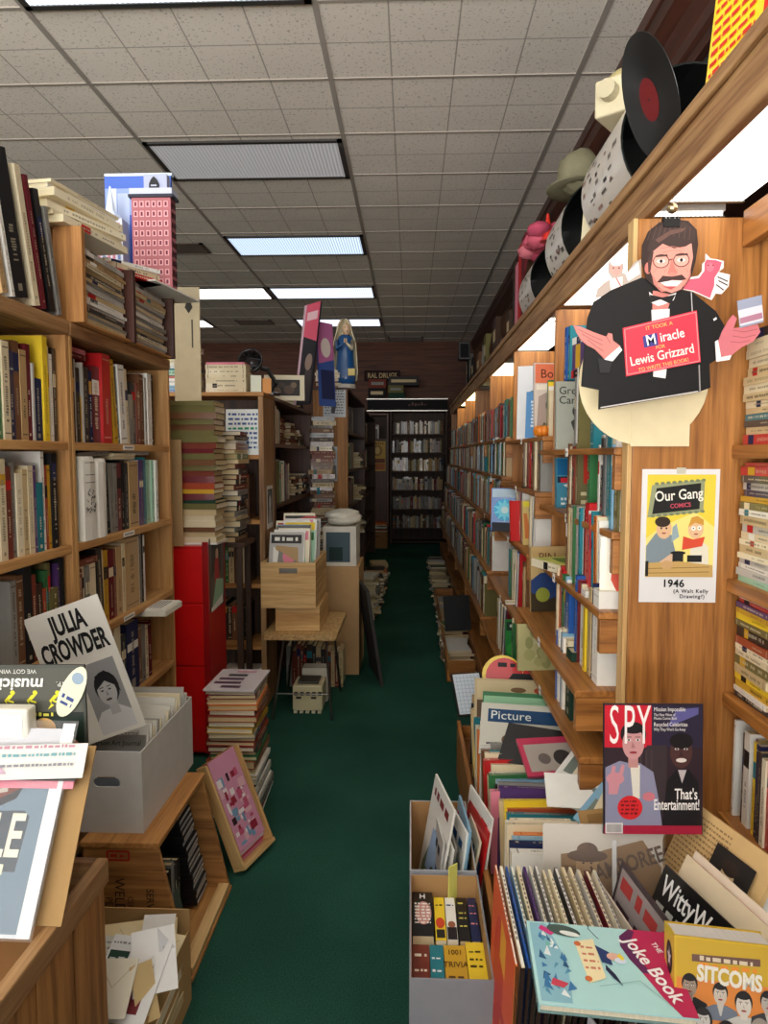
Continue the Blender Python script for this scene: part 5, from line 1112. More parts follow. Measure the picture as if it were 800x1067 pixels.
for ex_,ey_ in ((691,272),(712,271)):
    a.e(*q(ex_,ey_),.0195,.0165,(96,44,44),n=18); a.e(*q(ex_,ey_),.0172,.0142,(222,156,142),n=18)
    a.e(*q(ex_,ey_),.0095,.0042,(240,232,226),n=10); a.e(*q(ex_,ey_),.0042,.0042,(40,26,24),n=10); a.p(Q((ex_-6,ey_-6),(ex_+6,ey_-7),(ex_+7,ey_-5),(ex_-6,ey_-4)),(70,44,38))
a.line(Q((699,271),(703,270)),.003,(96,44,44)); a.line(Q((682,271),(678,273)),.003,(96,44,44))
a.p(Q((702,270),(708,285),(703,288),(698,285)),(190,112,102)); a.e(*q(703,285.5),.009,.005,(206,126,114),n=10)
a.p(Q((687,294),(693,287),(703,288),(713,286),(718,291),(712,292),(703,291.5),(694,294)),(58,36,34)); a.p(Q((691,294),(703,292),(714,292.5),(708,298),(698,298.5)),(236,226,220)); a.p(Q((693,298),(708,298),(702,301.5)),(176,76,76))
for l in (((690,259),(702,257),(714,259)),((692,263),(703,261),(713,262))): a.line(Q(*l),.0012,(186,112,100))
a.p(Q((681,284),(686,292),(690,300),(697,303),(692,304),(684,296)),(186,116,106)); a.p(Q((722,282),(718,292),(712,300),(716,298),(722,288)),(186,116,106))
for k in range(9): a.line(Q((676+k*5.4,246-abs(4-k)*-1.2),(680+k*5,234+abs(4-k)*.8)),.0016,(84,60,52))
for px in (686,696,707,717): a.line(Q((px,280),(px+(px-702)*.18,284)),.001,(186,112,100))
a.build('face_print',h_)
a=Art(z=.0006)
a.p(Q((684,302),(706,304),(703,312),(700,322),(684,322)),(200,120,110))
a.p(Q((680,303),(691,312),(709,303),(706,312),(697,316),(690,318),(682,314)),(232,228,224)); a.p(Q((681,306),(681,315),(692,311),(703,316),(708,306),(694,309)),(12,11,12))
a.p(Q((683,322),(702,321),(702,332),(684,336)),(232,230,228)); a.build('shirt_print',t); a=Art(z=.0006); a.p(Q((687,386),(701,384),(700,394),(687,392)),(228,226,222)); a.build('shirt_tail_print',t); a=Art(z=.0006)
a.line(Q((724,302),(726,325)),.002,(190,186,186)); a.line(Q((632,425),(735,408)),.003,(196,190,186)); a.line(Q((735,380),(737,409)),.003,(150,146,144)); a.build('fold_print',t); a=Art(z=.0006)
a.p(Q((748,332),(751,330),(752,332),(749,334)),(220,216,214))
a.build('pin_print',t)
mb=MB(); mb.prism(Q((653,341),(730,323),(736,377),(658,392)),.001,.004,lin((226,58,76)),'gloss'); sg=mb.build('sign',t); sg['label']='red message card'
a=Art(z=.0043); 
for e0,e1 in (((655,342.5),(729,325)),((729,325),(734.5,376)),((734.5,376),(659,390)),((659,390),(655,342.5))): a.line(Q(e0,e1),.0018,(246,150,150))
a.p(Q((674,350),(689,346),(691,359),(676,362)),(60,60,130)); a.build('sign_border',sg)
rt=12
for s_,px,py,sz,sx,cc in (('IT TOOK A',691,339,.013,1,(250,190,110)),('M',683,354,.036,.9,(240,240,246)),('iracle',705,349,.032,.85,(246,232,226)),('FOR',693,361,.012,1,(250,190,110)),('Lewis Grizzard',695,370,.031,.82,(250,228,216)),('TO WRITE THIS BOOK!',697,380,.013,.9,(250,190,120))):
    x_,y_=q(px,py); text(sg,s_,x_,y_,sz,cc,z=.0046,sx=sx,rot=rt,bold=.0003 if sz>.02 else 0)
# hands
mb=MB(); mb.prism(Q((601,338),(608,339),(622,345),(636,350),(638,346),(642,347),(643,354),(651,360),(648,366),(643,374),(634,373),(624,363),(616,359),(609,353),(604,345)),.001,.0045,lin((208,128,120)),'gloss'); hn=mb.build('hand_card',t)
a=Art(z=.0048); 
for l in (((606,342),(620,349),(632,354)),((610,347),(622,354),(632,359)),((616,353),(626,361),(633,365)),((636,350),(640,357))): a.line(Q(*l),.0012,(140,70,70))
a.p(Q((650,360),(653,364),(643,376),(634,374)),(230,226,226)); a.p(Q((634,374),(643,376),(640,388),(630,388),(627,372)),(34,32,36)); a.build('hand_print',hn)
mb=MB(); mb.prism(Q((754,368),(752,360),(757,346),(763,334),(768,328),(772,332),(769,342),(782,340),(794,338),(797,346),(790,356),(778,362),(768,370),(760,373)),.001,.0045,lin((200,112,120)),'gloss'); hn=mb.build('hand_card',t)
a=Art(z=.0048)
for l in (((768,344),(780,346),(794,343)),((768,350),(780,352),(792,349)),((766,356),(776,357),(786,355))): a.line(Q(*l),.0012,(140,70,76))
a.p(Q((750,356),(753,354),(757,372),(768,370),(766,375),(752,377)),(232,228,226)); a.build('hand_print',hn)
mb=MB(); mb.prism(Q((771,314),(796,308),(799,336),(775,342)),.005,.0075,lin((150,156,176)),'gloss'); gl=mb.build('glass_card',t)
a=Art(z=.0078); a.p(Q((772,324),(797,318),(799,334),(775,340)),(206,206,214)); a.p(Q((774,332),(797,326),(798,332),(775,338)),(170,120,140)); a.build('glass_print',gl)
# little figures on each shoulder
mb=MB(); mb.prism(Q((624,309),(626,299),(634,292),(641,288),(637,282),(637,272),(642,268),(650,268),(653,275),(652,283),(656,284),(664,272),(671,269),(672,290),(648,303)),-.0045,-.0005,lin((176,160,150)),'ink'); f_=mb.build('angel_card',t)
a=Art(z=-.0002); a.e(*q(645,278),.014,.018,(214,150,140)); a.e(*q(645,272),.0145,.009,(226,220,214)); a.e(*q(642,278),.002,.0022,(60,40,40),n=8); a.e(*q(648,278),.002,.0022,(60,40,40),n=8); a.p(Q((638,289),(652,287),(652,297),(640,303)),(238,216,208)); a.line(Q((645,288),(652,300)),.003,(190,100,100)); a.p(Q((655,285),(668,272),(670,284),(658,292)),(240,234,224)); a.build('angel_print',f_)
mb=MB(); mb.prism(Q((713,300),(716,289),(731,287),(735,282),(735,274),(738,272),(738,264),(743,269),(750,270),(757,272),(757,279),(752,283),(764,286),(763,298),(756,306),(750,305),(746,312),(726,303)),-.0045,-.0005,lin((240,226,222)),'gloss'); f_=mb.build('devil_card',t)
a=Art(z=-.0002); a.p(Q((714,300),(718,291),(732,289),(737,282),(737,274),(739,270),(749,271),(755,273),(753,281),(748,289),(748,297),(744,310),(726,302)),(218,86,108)); a.e(*q(743,278),.009,.011,(226,106,124)); a.e(*q(741,276),.0018,.002,(70,20,30),n=8); a.e(*q(746,276),.0018,.002,(70,20,30),n=8); a.line(Q((751,288),(762,293)),.003,(60,56,56)); a.line(Q((752,292),(762,297)),.003,(60,56,56)); a.line(Q((750,296),(758,302)),.003,(60,56,56)); a.build('devil_print',f_)
# clip, hook and bell it hangs from
mb=MB(); mb.box(q(692,0)[0],q(709,0)[0],q(0,237)[1],q(0,227)[1],-.008,.008,lin((12,12,12)),'ink'); g=mb.build('binder_clip',t)
mb=MB(); 
for px in (696,705): mb.tube([(q(px-2,0)[0],q(0,229)[1],.009),(q(px,0)[0],q(0,221)[1],.012),(q(px+2,0)[0],q(0,229)[1],.009)],.0012,lin((190,186,180)),'metal',6)
mb.build('clip_handle',g)
mb=MB(); mb.blob((q(701,0)[0],q(0,218)[1],.004),(.0125,.0125,.0125),lin((200,180,140)),'metal',14,10); mb.build('bell',t,smooth=True)
mb=MB(); mb.tube([(q(701,0)[0],q(0,212)[1],.004),(q(702,0)[0],q(0,206)[1],.004),(q(703,0)[0],q(0,200)[1],.0),(q(703,0)[0],q(0,196)[1],-.0),(q(700,0)[0],q(0,194)[1],.0)],.0014,lin((200,196,190)),'metal',6); mb.build('hook',t)
# ---- near alcove: paperback stacks
GA='paperbacks stacked in the near alcove'
def alc(specs,y,z,where,cols=None,x=.905): pile(specs,(x,y,z),0,where,GA,'paperback','book','paperback',False,True,2,.005,1.8)
def gen(n,cols,ts=(14,26)): return [(R.choice(cols),R.uniform(*ts),17.6,10.6) for k in range(n)]
BCOL=['bf','ye','ch','cr','ol','tn','bk','pg','mu','br']
alc(gen(14,['te','cr','rd','bf','mu','cr','ch','bf','br','ch','bk','mu','bf','cr']),1.775,1.4855,'the upper paperback stack by the slotted standard')
alc([('mi',16,17.6,10.6),('pg',18,17.6,10.6),('wh',12,17.6,10.6),('pg',14,17.6,10.6),('iv',14,17.6,10.6),('bf',20,17.6,10.6),('iv',14,17.6,10.6),('cr',18,17.6,10.6),('pg',20,17.6,10.6),('bf',22,17.6,10.6),('wh',16,17.6,10.6),('ol',18,17.6,10.6),('mu',14,17.6,10.6),('nv',16,17.6,10.6),('pg',18,17.6,10.6),('ch',18,17.6,10.6),('rd',22,17.6,10.6),('rd',10,17.6,10.6)],1.775,1.1355,'the middle paperback stack by the panel')
alc([('ch',16,17.6,10.6),('wh',12,17.6,10.6),('mu',20,17.6,10.6),('ye',16,17.6,10.6),('bf',22,17.6,10.6),('ol',24,17.6,10.6),('cr',16,17.6,10.6),('iv',14,17.6,10.6),('rs',20,17.6,10.6),('bk',26,17.6,10.6),('ol',16,17.6,10.6),('ye',18,17.6,10.6),('mu',12,17.6,10.6),('pu',14,17.6,10.6),('rd',10,17.6,10.6),('wh',18,17.6,10.6)],1.775,.8305,'the lower paperback stack by the panel')
RC=['ma','rb','ma','br','ma','rb','bk','rs']
alc(gen(13,RC,(16,28)),1.565,1.1355,'the middle dark red paperback stack',x=.915)
alc(gen(13,RC,(16,28)),1.565,.8305,'the lower dark red paperback stack',x=.915)
alc(gen(11,['bf','br','ch','ma'],(16,28)),1.565,1.4855,'the upper paperback stack at the picture edge',x=.915)
alcb=row('wh:10:26:0:0 te:14:25:0:60 tn:12:21:0:40 bk:8:24 wh:30:25:0:6 ma:18:24:0:20 ye:14:24 nv:20:24 ch:16:23 iv:18:22 rd:20:24',(.86,1.868,.5005),-1,'-x','the alcove shelf below the paperbacks','from the oak panel','books on the low alcove shelves',name='paperback',hard=False,word='book')
row('bk:24:21 ch:20:20 cr:14:20 tn:30:22 ol:20:22 bf:30:23 br:26:22 ma:24:23 ch:26:22',(.86,1.83,.2005),-1,'-x','the lowest alcove shelf','from the oak panel','books on the low alcove shelves',name='paperback',hard=False,word='book')
# ---- display shelf oddments
SZ=2.1705
t=thing('vinyl_record','black vinyl record with a red label, upright on the display shelf','record',M=frame((.645,1.86,2.1985),(0,-1,0),(-.375,0,.927)))
def ring(r0,r1,z,c,m,n=48):
    mb_=MB()
    for k in range(n):
        a0,a1=rad(k*360/n),rad((k+1)*360/n); mb_.face([(r0*math.cos(a0),.15+r0*math.sin(a0),z),(r1*math.cos(a0),.15+r1*math.sin(a0),z),(r1*math.cos(a1),.15+r1*math.sin(a1),z),(r0*math.cos(a1),.15+r0*math.sin(a1),z)],c,m)
    return mb_
m_,nt,b_=nodes('vinyl'); b_.inputs['Base Color'].default_value=(.006,.006,.006,1); b_.inputs['Roughness'].default_value=.28; b_.inputs['Anisotropic'].default_value=.7; MATS['vinyl']=m_
tn_=nt.nodes.new('ShaderNodeTangent'); tn_.axis='Z'; nt.links.new(tn_.outputs[0],b_.inputs['Tangent'])
mb=MB(); mb.lathe([(.004,-.001),(.15,-.001),(.1505,0),(.15,.001),(.004,.001)],None,'vinyl',64,M=Matrix.Translation((0,.15,0))); dsk=mb.build('disc',t)
mb=ring(.004,.05,.0016,lin((120,26,30)),'print'); mb.build('label',t)
mb=MB(); mb.box(.66,1.06,1.0,1.9,SZ,SZ+.012,lin((20,24,22)),'paint') if False else None
t=thing('game_box','tall yellow box with red lettering, upright on the display shelf','box',M=frame((.64,1.50,SZ+.0),(math.sin(rad(20)),-math.cos(rad(20)),0),(.12,0,1)))
mb=MB(); mb.box(-.09,.09,0,.34,-.05,0,lin((240,200,30)),'gloss'); mb.build('box',t,bevel=.002)
a=Art(); a.r(.05,.0,.075,.34,(206,40,30)); a.r(-.09,.0,.09,.05,(200,40,30))
a.build('print',t)
a=Art(z=.0012)
for k in range(12): a.dashes(-.08,.035,.29-k*.022,.010,(196,40,24),fill=.95)
a.v=[(x,y+x*.25,z) for x,y,z in a.v]; a.build('lettering',t)
mb=MB(); mb.box(.0905,.092,0.004,.336,-.048,-.002,lin((196,190,180)),'paper'); mb.build('side_panel',t)
def drum(y0,y1,cx,r,label,art):
    t=thing('drum','%s'%label,'drum',(cx,(y0+y1)/2,SZ+r)); n=40
    mb=MB(); M=Matrix.Translation((cx,y0,SZ+r))@Matrix.Rotation(rad(-90),4,'X'); L=y1-y0
    mb.lathe([(r,0),(r,L)],lin((214,208,198)),'gloss',n,M=M)
    mb.f=mb.f[:-2]; mb.c=mb.c[:-2]; mb.m=mb.m[:-2]
    mb.build('wrapper',t,off=t.location,smooth=True)
    mb=MB(); mb.lathe([(r-.004,L-.004),(r-.004,.001),(r+.001,0),(r+.001,.006)],lin((24,28,26)),'enamel',n,M=M)
    mb.f=mb.f[:-1]; mb.c=mb.c[:-1]; mb.m=mb.m[:-1]
    mb.build('liner',t,off=t.location,smooth=False)
    mb=MB(); rng=random.Random(int(y0*100))
    for k in range(art):   # torn marks and type round the aisle side
        th=rad(rng.uniform(140,230)); s=rng.uniform(.06,.9)*L; dl=rng.uniform(.012,.05); dt=rng.uniform(.02,.08); c=lin(rng.choice([(90,86,80),(120,112,104),(60,56,54),(150,120,110)]))
        rr=r+.0008
        P=lambda a_,s_: M@Vector((rr*math.cos(a_),rr*math.sin(a_),s_))
        mb.face([P(th,s),P(th+dt,s),P(th+dt,min(L,s+dl)),P(th,min(L,s+dl))],c,'ink')
    mb.build('wrapper_print',t,off=t.location)
drum(2.14,2.62,.80,.2,'white printed drum lying on its side beside the vinyl record, dark inside',46)
drum(2.95,3.3,.80,.2,'second white drum on its side along the display shelf, lettered wrapper',40)
drum(3.75,4.15,.80,.19,'third drum on its side, half hidden by pink cloth',34)
# projector, hat and sheets resting on the drums
zt=SZ+.401
t=thing('projector','cream slide projector with a black panel, resting on the nearest drum','projector',(.70,2.52,zt))
Mp=Matrix.Translation((.71,2.5,zt))@Matrix.Rotation(rad(-38),4,'Z')@Matrix.Diagonal((.8,.8,.85,1))
mb=MB(); mb.box(-.09,.09,-.1,.1,0,.14,lin((206,196,164)),'plastic',M=Mp); mb.build('body',t,off=t.location,bevel=.008)
mb=MB(); mb.box(-.096,-.0905,-.07,.05,.015,.1,lin((28,28,26)),'plastic',M=Mp); mb.build('panel',t,off=t.location,bevel=.002)
mb=MB(); mb.blob((0,.02,.14),(.085,.1,.06),lin((176,164,116)),'plastic',16,9,M=Mp); mb.build('cover',t,off=t.location,smooth=True)
mb=MB(); mb.tube([Mp@Vector((-.02,-.1,.08)),Mp@Vector((-.02,-.15,.08))],.03,lin((190,180,150)),'plastic',14); mb.build('lens',t,off=t.location)
t=thing('hat','crumpled grey-green hat on the display shelf between the drums','hat',(.70,3.12,zt))
mb=MB(); mb.blob((.70,3.12,zt+.07),(.09,.12,.085),lin((128,124,100)),'fuzz',18,10,noise=.14); mb.build('crown',t,off=t.location,smooth=True)
mb=MB(); mb.lathe([(.08,.006),(.15,.0),(.155,.006),(.09,.022)],lin((118,114,92)),'fuzz',20,M=Matrix.Translation((.70,3.12,zt+.002)),sx=.85); mb.build('brim',t,off=t.location,smooth=True)
o=sheet(frame((.70,2.80,SZ),(.6,-.75,0),(.1,.0,.8)),.16,.385,(224,214,180),'cream envelope wedged between the two nearer drums','envelope','envelope',.012,mat='paper')
mb=MB()
for k in range(9): mb.blob((.72+R.uniform(-.07,.07),3.95+R.uniform(-.16,.16),SZ+.41+R.uniform(0,.06)),(.06,.08,.04),lin(R.choice([(206,96,116),(190,80,104),(214,120,132)])),'fuzz',12,7,noise=.25)
o=mb.build('pink_cloth',smooth=True); tag(o,'crumpled pink cloth heaped over the third drum','cloth')
t=thing('toy_cone','small red cone standing up beside the pink cloth','toy',(.70,3.79,SZ+.382))
mb=MB(); mb.lathe([(.04,0),(.04,.006)],lin((180,30,24)),'plastic',16,M=Matrix.Translation((.70,3.79,SZ+.385))); mb.build('base',t,off=t.location)
mb=MB(); mb.lathe([(.028,.006),(.006,.14)],lin((214,50,36)),'plastic',16,M=Matrix.Translation((.70,3.79,SZ+.385))); mb.build('spike',t,off=t.location)
mb=MB(); mb.blob((.74,4.26,SZ+.25),(.09,.1,.25),lin((60,40,28)),'fuzz',14,9,noise=.2); o=mb.build('dark_toy',smooth=True); o.name='soft_toy'; tag(o,'dark brown soft toy slumped on the display shelf past the third drum','toy')
y=4.4;k=0
for (w_,h,c,lb) in [(.14,.62,'ma','tall maroon box on the display shelf past the brown soft toy'),(.12,.6,'rd','tall red box on the display shelf beside the maroon one'),(.12,.52,'pk','dusty pink box on the display shelf beside the red one'),(.1,.55,'db','dark box on the display shelf, first past the pink one')]:
    mb=MB(); mb.box(.68,.9,y,y+w_,SZ,SZ+h,col(c),'cloth'); o=mb.build('storage_box',bevel=.003); tag(o,lb,'box'); y+=w_+.006
for k in range(16):
    w_=R.uniform(.12,.3); h=R.uniform(.25,.48); c=R.choice(['db','bk','ch','br','ma','ol','gy','db'])
    if k%3==1:
        mb=MB(); mb.blob((.74,y+w_/2,SZ+h/2),(.1,w_/2,h/2),col(c),'fuzz',12,8,noise=.3); o=mb.build('soft_toy',smooth=True); tag(o,'%s soft toy, %s of the dim oddments along the display shelf'%(PAL[c][0],ORD[k]),'toy','dim oddments on the display shelf')
    elif k%3==2:
        o=sheet(frame((.68,y+w_/2,SZ),(.2,-1,0),(.25,0,1)),w_,h,c,'%s picture board, %s of the dim oddments along the display shelf'%(PAL[c][0],ORD[k]),'picture','picture_board',.012,'dim oddments on the display shelf'); a=Art(); a.r(-w_*.36,h*.2,w_*.36,h*.8,R.choice(['gy','tn','rs','ol'])); a.e(0,h*.5,w_*.18,h*.14,R.choice(['cr','br','ch'])); a.build('print',o)
    else:
        mb=MB(); mb.box(.66,.92,y,y+w_,SZ,SZ+h,col(c),'cloth'); mb.box(.659,.6595,y+.02,y+w_-.02,SZ+h*.5,SZ+h*.75,col('bf'),'ink'); o=mb.build('storage_box',bevel=.003); tag(o,'%s box, %s of the dim oddments along the display shelf'%(PAL[c][0],ORD[k]),'box','dim oddments on the display shelf')
    y+=w_+.04
# black loudspeaker hung up under the ceiling at the far end
mb=MB(); mb.box(.52,.645,7.9,8.08,2.5,2.69,lin((14,14,15)),'plastic'); o=mb.build('loudspeaker',bevel=.006); tag(o,'small black loudspeaker high up at the far end of the display shelf','loudspeaker')
mb=MB(); mb.box(.535,.63,7.893,7.8995,2.52,2.67,lin((34,34,36)),'fuzz'); mb.build('grille',o)
mb=MB(); mb.tube([(.63,8.0,2.4995),(.63,8.0,2.30),(.63,8.0,SZ+.001)],.012,lin((30,30,30)),'metal'); mb.build('bracket',o)
# ================================================================== AISLE END
ZE=2.1725
for i,z in enumerate((1.8,1.5,1.2,.89,.58,.27)):
    s=[];c=0
    while c<.8:
        t_=R.uniform(22,44); s.append((R.choice(['ch','gy','br','db','bf','ol','tn','gy','ma','pg']),t_,R.uniform(17,22))); c+=t_/1000+.001
    row(s,(-.3,11.6,z),1,'-y','end shelf','from the door','books at the aisle end',parts='stuff',detail=1)
row('ch:30:22 rd:26:23 cr:24:22 rb:26:22 gy:30:23 wh:20:22',(-.68,11.53,1.7205),1,'-y','end cupboard','from the door','books at the aisle end',parts='stuff',detail=1)
t=thing('sign_board','dark fascia board with pale edges on top of the end bookcase','board',(.1,11.5,ZE))
mb=MB(); mb.box(-.7,.58,11.46,11.49,ZE-.0,ZE+.17,lin((14,13,13)),'cloth'); mb.build('panel',t,off=t.location)
for z in (ZE+.171,ZE-.014):
    mb=MB(); mb.box(-.71,.585,11.45,11.495,z,z+.014,lin((190,186,178)),'metal'); mb.build('edge_rail',t,off=t.location)
a=Art(z=0)
for k in range(6): a.r(-.14+k*.05,.06+R.uniform(0,.03),-.11+k*.05,.09+R.uniform(0,.04),(96,60,50))
o=a.build('emblem',t); o.matrix_local=frame((0,-.045,0),(1,0,0),(0,0,1))
pile('ma:60:40:26 rb:60:40:26 bk:60:42:26 ma:50:40:26 pu:50:40:26',(-.45,11.68,ZE+.001),90,'the dark stack over the end cupboard','stacks over the aisle end',name='storage_box',cat='box',word='box',parts=False) if False else None
for k,(x0_,x1_,z0_,z1_,c,lb) in enumerate([(-.7,-.4,ZE+.001,ZE+.2,'ma','maroon box over the end cupboard'),(-.69,-.41,ZE+.2015,ZE+.36,'bk','black box on the maroon box over the end cupboard'),(-.68,-.4,ZE+.3615,ZE+.5,'rb','reddish brown box topmost over the end cupboard'),(-.36,-.1,ZE+.001,ZE+.28,'dg','dark green box over the end bookcase'),(-.37,-.12,ZE+.2815,ZE+.4,'ol','olive box on the dark green one over the end bookcase'),(-.36,.12,ZE+.4015,ZE+.54,'ch','wide charcoal box topmost over the end bookcase')]):
    mb=MB(); mb.box(x0_,x1_,11.52,11.8,z0_,z1_,col(c),'cloth'); mb.box(x0_+.04,x1_-.04,11.5192,11.5197,(z0_*2+z1_)/3,(z0_+z1_*2)/3,col('bf' if k%2 else 'gy'),'ink'); o=mb.build('storage_box',bevel=.003); tag(o,lb,'box')
t=thing('lettered_sign','dark sign with pale capital letters on the boarded end wall','sign',(-.5,11.9,2.78))
mb=MB(); mb.box(-.78,-.18,11.93,11.96,2.68,2.86,lin((40,18,16)),'cloth'); mb.build('panel',t,off=t.location)
text(t,'RAL DRUGS',.02,-.01,.115,(206,180,130),z=0,sx=.8,M=frame((0,.026,0),(1,0,0),(0,0,1)),bold=.002)
M=frame((-.54,11.5035,1.2),(1,0,0),(0,0,1)); o=sheet(M,.26,.48,(196,160,70),'yellowed poster on the brown cupboard door at the aisle end','poster','poster',.002)
a=Art(); a.r(-.12,.02,.12,.12,(170,96,50)); a.r(-.12,.13,.12,.2,(110,60,40)); a.e(0,.33,.08,.09,(150,116,60)); a.e(0,.33,.04,.06,(206,176,110)); a.dashes(-.1,.1,.43,.03,(110,60,40)); a.build('print',o)
t=thing('suitcase','small tan suitcase standing on the floor at the aisle end','suitcase',(-.5,11.1,0))
mb=MB(); mb.box(-.72,-.36,11.0,11.3,.0,.26,lin((150,112,70)),'cloth'); mb.build('body',t,off=t.location,bevel=.012)
mb=MB(); mb.tube([(-.58,10.995,.18),(-.57,10.975,.2),(-.51,10.975,.2),(-.5,10.995,.18)],.007,lin((60,40,28)),'plastic'); mb.build('handle',t,off=t.location)
pile(many(FL,8,(14,24)),(-.5,11.12,.2605),90,'the papers on the tan suitcase','papers on the suitcase',name='magazine',cat='magazine',word='magazine',jit=.02)
# ================================================================== NEAR, LOWER LEFT
# sloped-front wooden crate of cassettes
t=thing('cassette_crate','stencilled wooden crate with a sloped open front, holding black cassettes','crate',(-.78,2.05,0))
cy0,cy1=1.84,2.27
pl=[(-.90,.012),(-.605,.012),(-.69,.385),(-.90,.385)]
def endb(y0,y1):
    mb=MB(); mb.prism(pl,y0,y1,None,wood('bin','x'),M=basis((0,0,0),(1,0,0),(0,0,1),(0,1,0))); return mb
fb=endb(cy0,cy0+.016).build('end_board',t,off=t.location,bevel=.002); endb(cy1-.016,cy1).build('end_board',t,off=t.location,bevel=.002)
board(t,'top_board',-.905,-.685,cy0-.004,cy1+.004,.3855,.402,'crate'); board(t,'base_board',-.90,-.60,cy0-.002,cy1+.002,0,.0115,'crate')
board(t,'front_rail',-.64,-.604,cy0+.0165,cy1-.0165,.012,.03,'raw'); board(t,'back_board',-.90,-.888,cy0+.0165,cy1-.0165,.012,.385,'bin')
M=frame((-.80,cy0-.0006,.20),(1,0,0),(0,0,1))
fbM=lambda: Matrix.Translation(-Vector(t.location))@M
for s_,x,y,sz,c in (('WELDON',.0,.02,.04,(50,32,22)),('CERTIFIED',.03,.0,.022,(70,42,26)),('SERVICED',.085,.01,.03,(56,34,22)),('PERMIT',-.03,.0,.03,(64,38,24))): text(fb,s_,x,y,sz,c,z=.0,rot=-90,M=fbM(),sx=.9)
text(fb,'2 0',-.06,-.07,.055,(44,28,20),z=0,M=fbM(),rot=-90); 
a=Art(z=.0); a.line([(-.03,.15),(.03,.15),(.03,.175),(-.03,.175),(-.03,.15)],.006,(170,40,30)); a.dashes(-.022,.022,.158,.01,(170,40,30)); o=a.build('stamp',fb); o.matrix_local=fbM()
# cassettes stacked against the far end
for k in range(20):
    z=.0302+k*.0172 if k else .0302
    xr=-.665-.085*(z/.385)*1.0+R.uniform(-.004,.004)
    c=lin((26,26,28)); mb=MB(); mb.box(-.20,0,-.057,.057,0,.0158,c,'plastic')
    o=mb.build('cassette',bevel=.001); o.matrix_world=Matrix.Translation((xr,2.185+R.uniform(-.002,.002),z))@Matrix.Rotation(rad(R.uniform(-1,1)),4,'Z')
    tag(o,'black cassette, %s from the bottom of the stack in the stencilled crate'%ORD[k],'cassette','cassettes in the stencilled crate')
    mb=MB(); mb.box(.0003,.0008,-.05,.05,.003,.013,lin(R.choice([(206,206,204),(190,192,192),(214,210,200)])),'paper'); 
    for q_ in range(7): mb.box(.0008,.0010,-.044+q_*.012,-.036+q_*.012,.006,.0095,lin((60,60,64)),'ink')
    g=mb.build('label',o)
for k in range(6):
    x=-.73; y=1.872+k*.026; h=.26+R.uniform(-.015,.02); th=rad(4)
    c=['dg','ch','bk','gy','ch','bk'][k]
    M_=basis((-.688-.01*k%3*.001,y,.0125),(0,1,0),(-1,0,0),(0,0,1))
    b=book(M_,.022,.17,h,c,'%s album, %s standing from the stencilled end of the crate'%(PAL[c][0],ORD[k]),'albums in the stencilled crate','album','album',True,0)
o=sheet(frame((-.655,1.925,.0125),(.02,1,0),(-.2,0,1)),.13,.26,(52,66,60),'dark green pamphlet leaning in the mouth of the stencilled crate','pamphlet','pamphlet',.003,mat='gloss')
a=Art(); a.r(-.05,.14,.05,.25,(70,84,78)); a.p([(-.03,.03),(.0,.03),(.03,.24),(.0,.24)],(170,172,164)); a.dashes(-.05,.05,.08,.012,(120,130,124)); a.build('print',o)
# long grey box of journals on the crate
def comic_box(name,label,x0,x1,y0,y1,z,h,c,inside,front_h=None,rise=0):
    t=thing(name,label,'box',((x0+x1)/2,(y0+y1)/2,z)); w=.004; kc=lin(c); ki=lin(inside)
    def panel(nm,a,b,outer,hh):   # grey outside, brown inside
        mb=MB(); x_0,x_1,y_0,y_1=a
        mb.box(x_0,x_1,y_0,y_1,z,z+hh,kc,'cardboard'); x_0,x_1,y_0,y_1=b; mb.box(x_0,x_1,y_0,y_1,z+.001,z+hh-.001,ki,'cardboard'); return mb.build(nm,t,off=t.location)
    fh=front_h or h
    # front panel with a hand hole
    cx=(x0+x1)/2; hz=z+fh*.62; hw=.038; hh=.013
    mb=MB(); pts=[]; n=10
    for q0,a0 in ((cx+hw-hh,-90),(cx-hw+hh,90)):
        for k in range(n+1): pts.append((q0+hh*math.cos(rad(a0+k*18)),hz+hh*math.sin(rad(a0+k*18))))
    # strips round the hole
    top=[p for p in pts if p[1]>=hz-1e-6]; 
    mb.box(x0,x1,y0,y0+w,z,hz-hh,kc,'cardboard'); mb.box(x0,x1,y0,y0+w,hz+hh,z+fh,kc,'cardboard'); mb.box(x0,cx-hw,y0,y0+w,hz-hh,hz+hh,kc,'cardboard'); mb.box(cx+hw,x1,y0,y0+w,hz-hh,hz+hh,kc,'cardboard')
    for sgn in (-1,1):
        for up in (-1,1):
            q0=cx+sgn*(hw-hh); arc=[(q0+sgn*hh*math.sin(rad(k*15)),hz+up*hh*math.cos(rad(k*15))) for k in range(7)]
            mb.prism(arc+[(cx+sgn*hw,hz+up*hh)],y0,y0+w,kc,'cardboard',M=basis((0,0,0),(1,0,0),(0,0,1),(0,1,0)))
    mb.build('front_panel',t,off=t.location)
    mb=MB(); mb.tube([(cx-hw+hh,y0-.001,hz+hh+.003),(cx+hw-hh,y0-.001,hz+hh+.003)],.0022,ki,'cardboard',6); mb.build('hand_hole_rim',t,off=t.location)
    panel('back_panel',(x0,x1,y1-w,y1),(x0+w,x1-w,y1-w-.001,y1-w),0,h+rise)
    panel('side_panel',(x0,x0+w,y0+w,y1-w),(x0+w,x0+w+.001,y0+w,y1-w-.001),0,h); panel('side_panel',(x1-w,x1,y0+w,y1-w),(x1-w-.001,x1-w,y0+w,y1-w-.001),0,h)
    mb=MB(); mb.box(x0+w+.001,x1-w-.001,y0+w,y1-w-.001,z,z+w,ki,'cardboard'); mb.build('base_panel',t,off=t.location)
    return t
comic_box('storage_box','long grey cardboard box of white journals on the stencilled crate',-.945,-.745,1.885,2.34,.4025,.235,(206,204,200),(150,140,126))
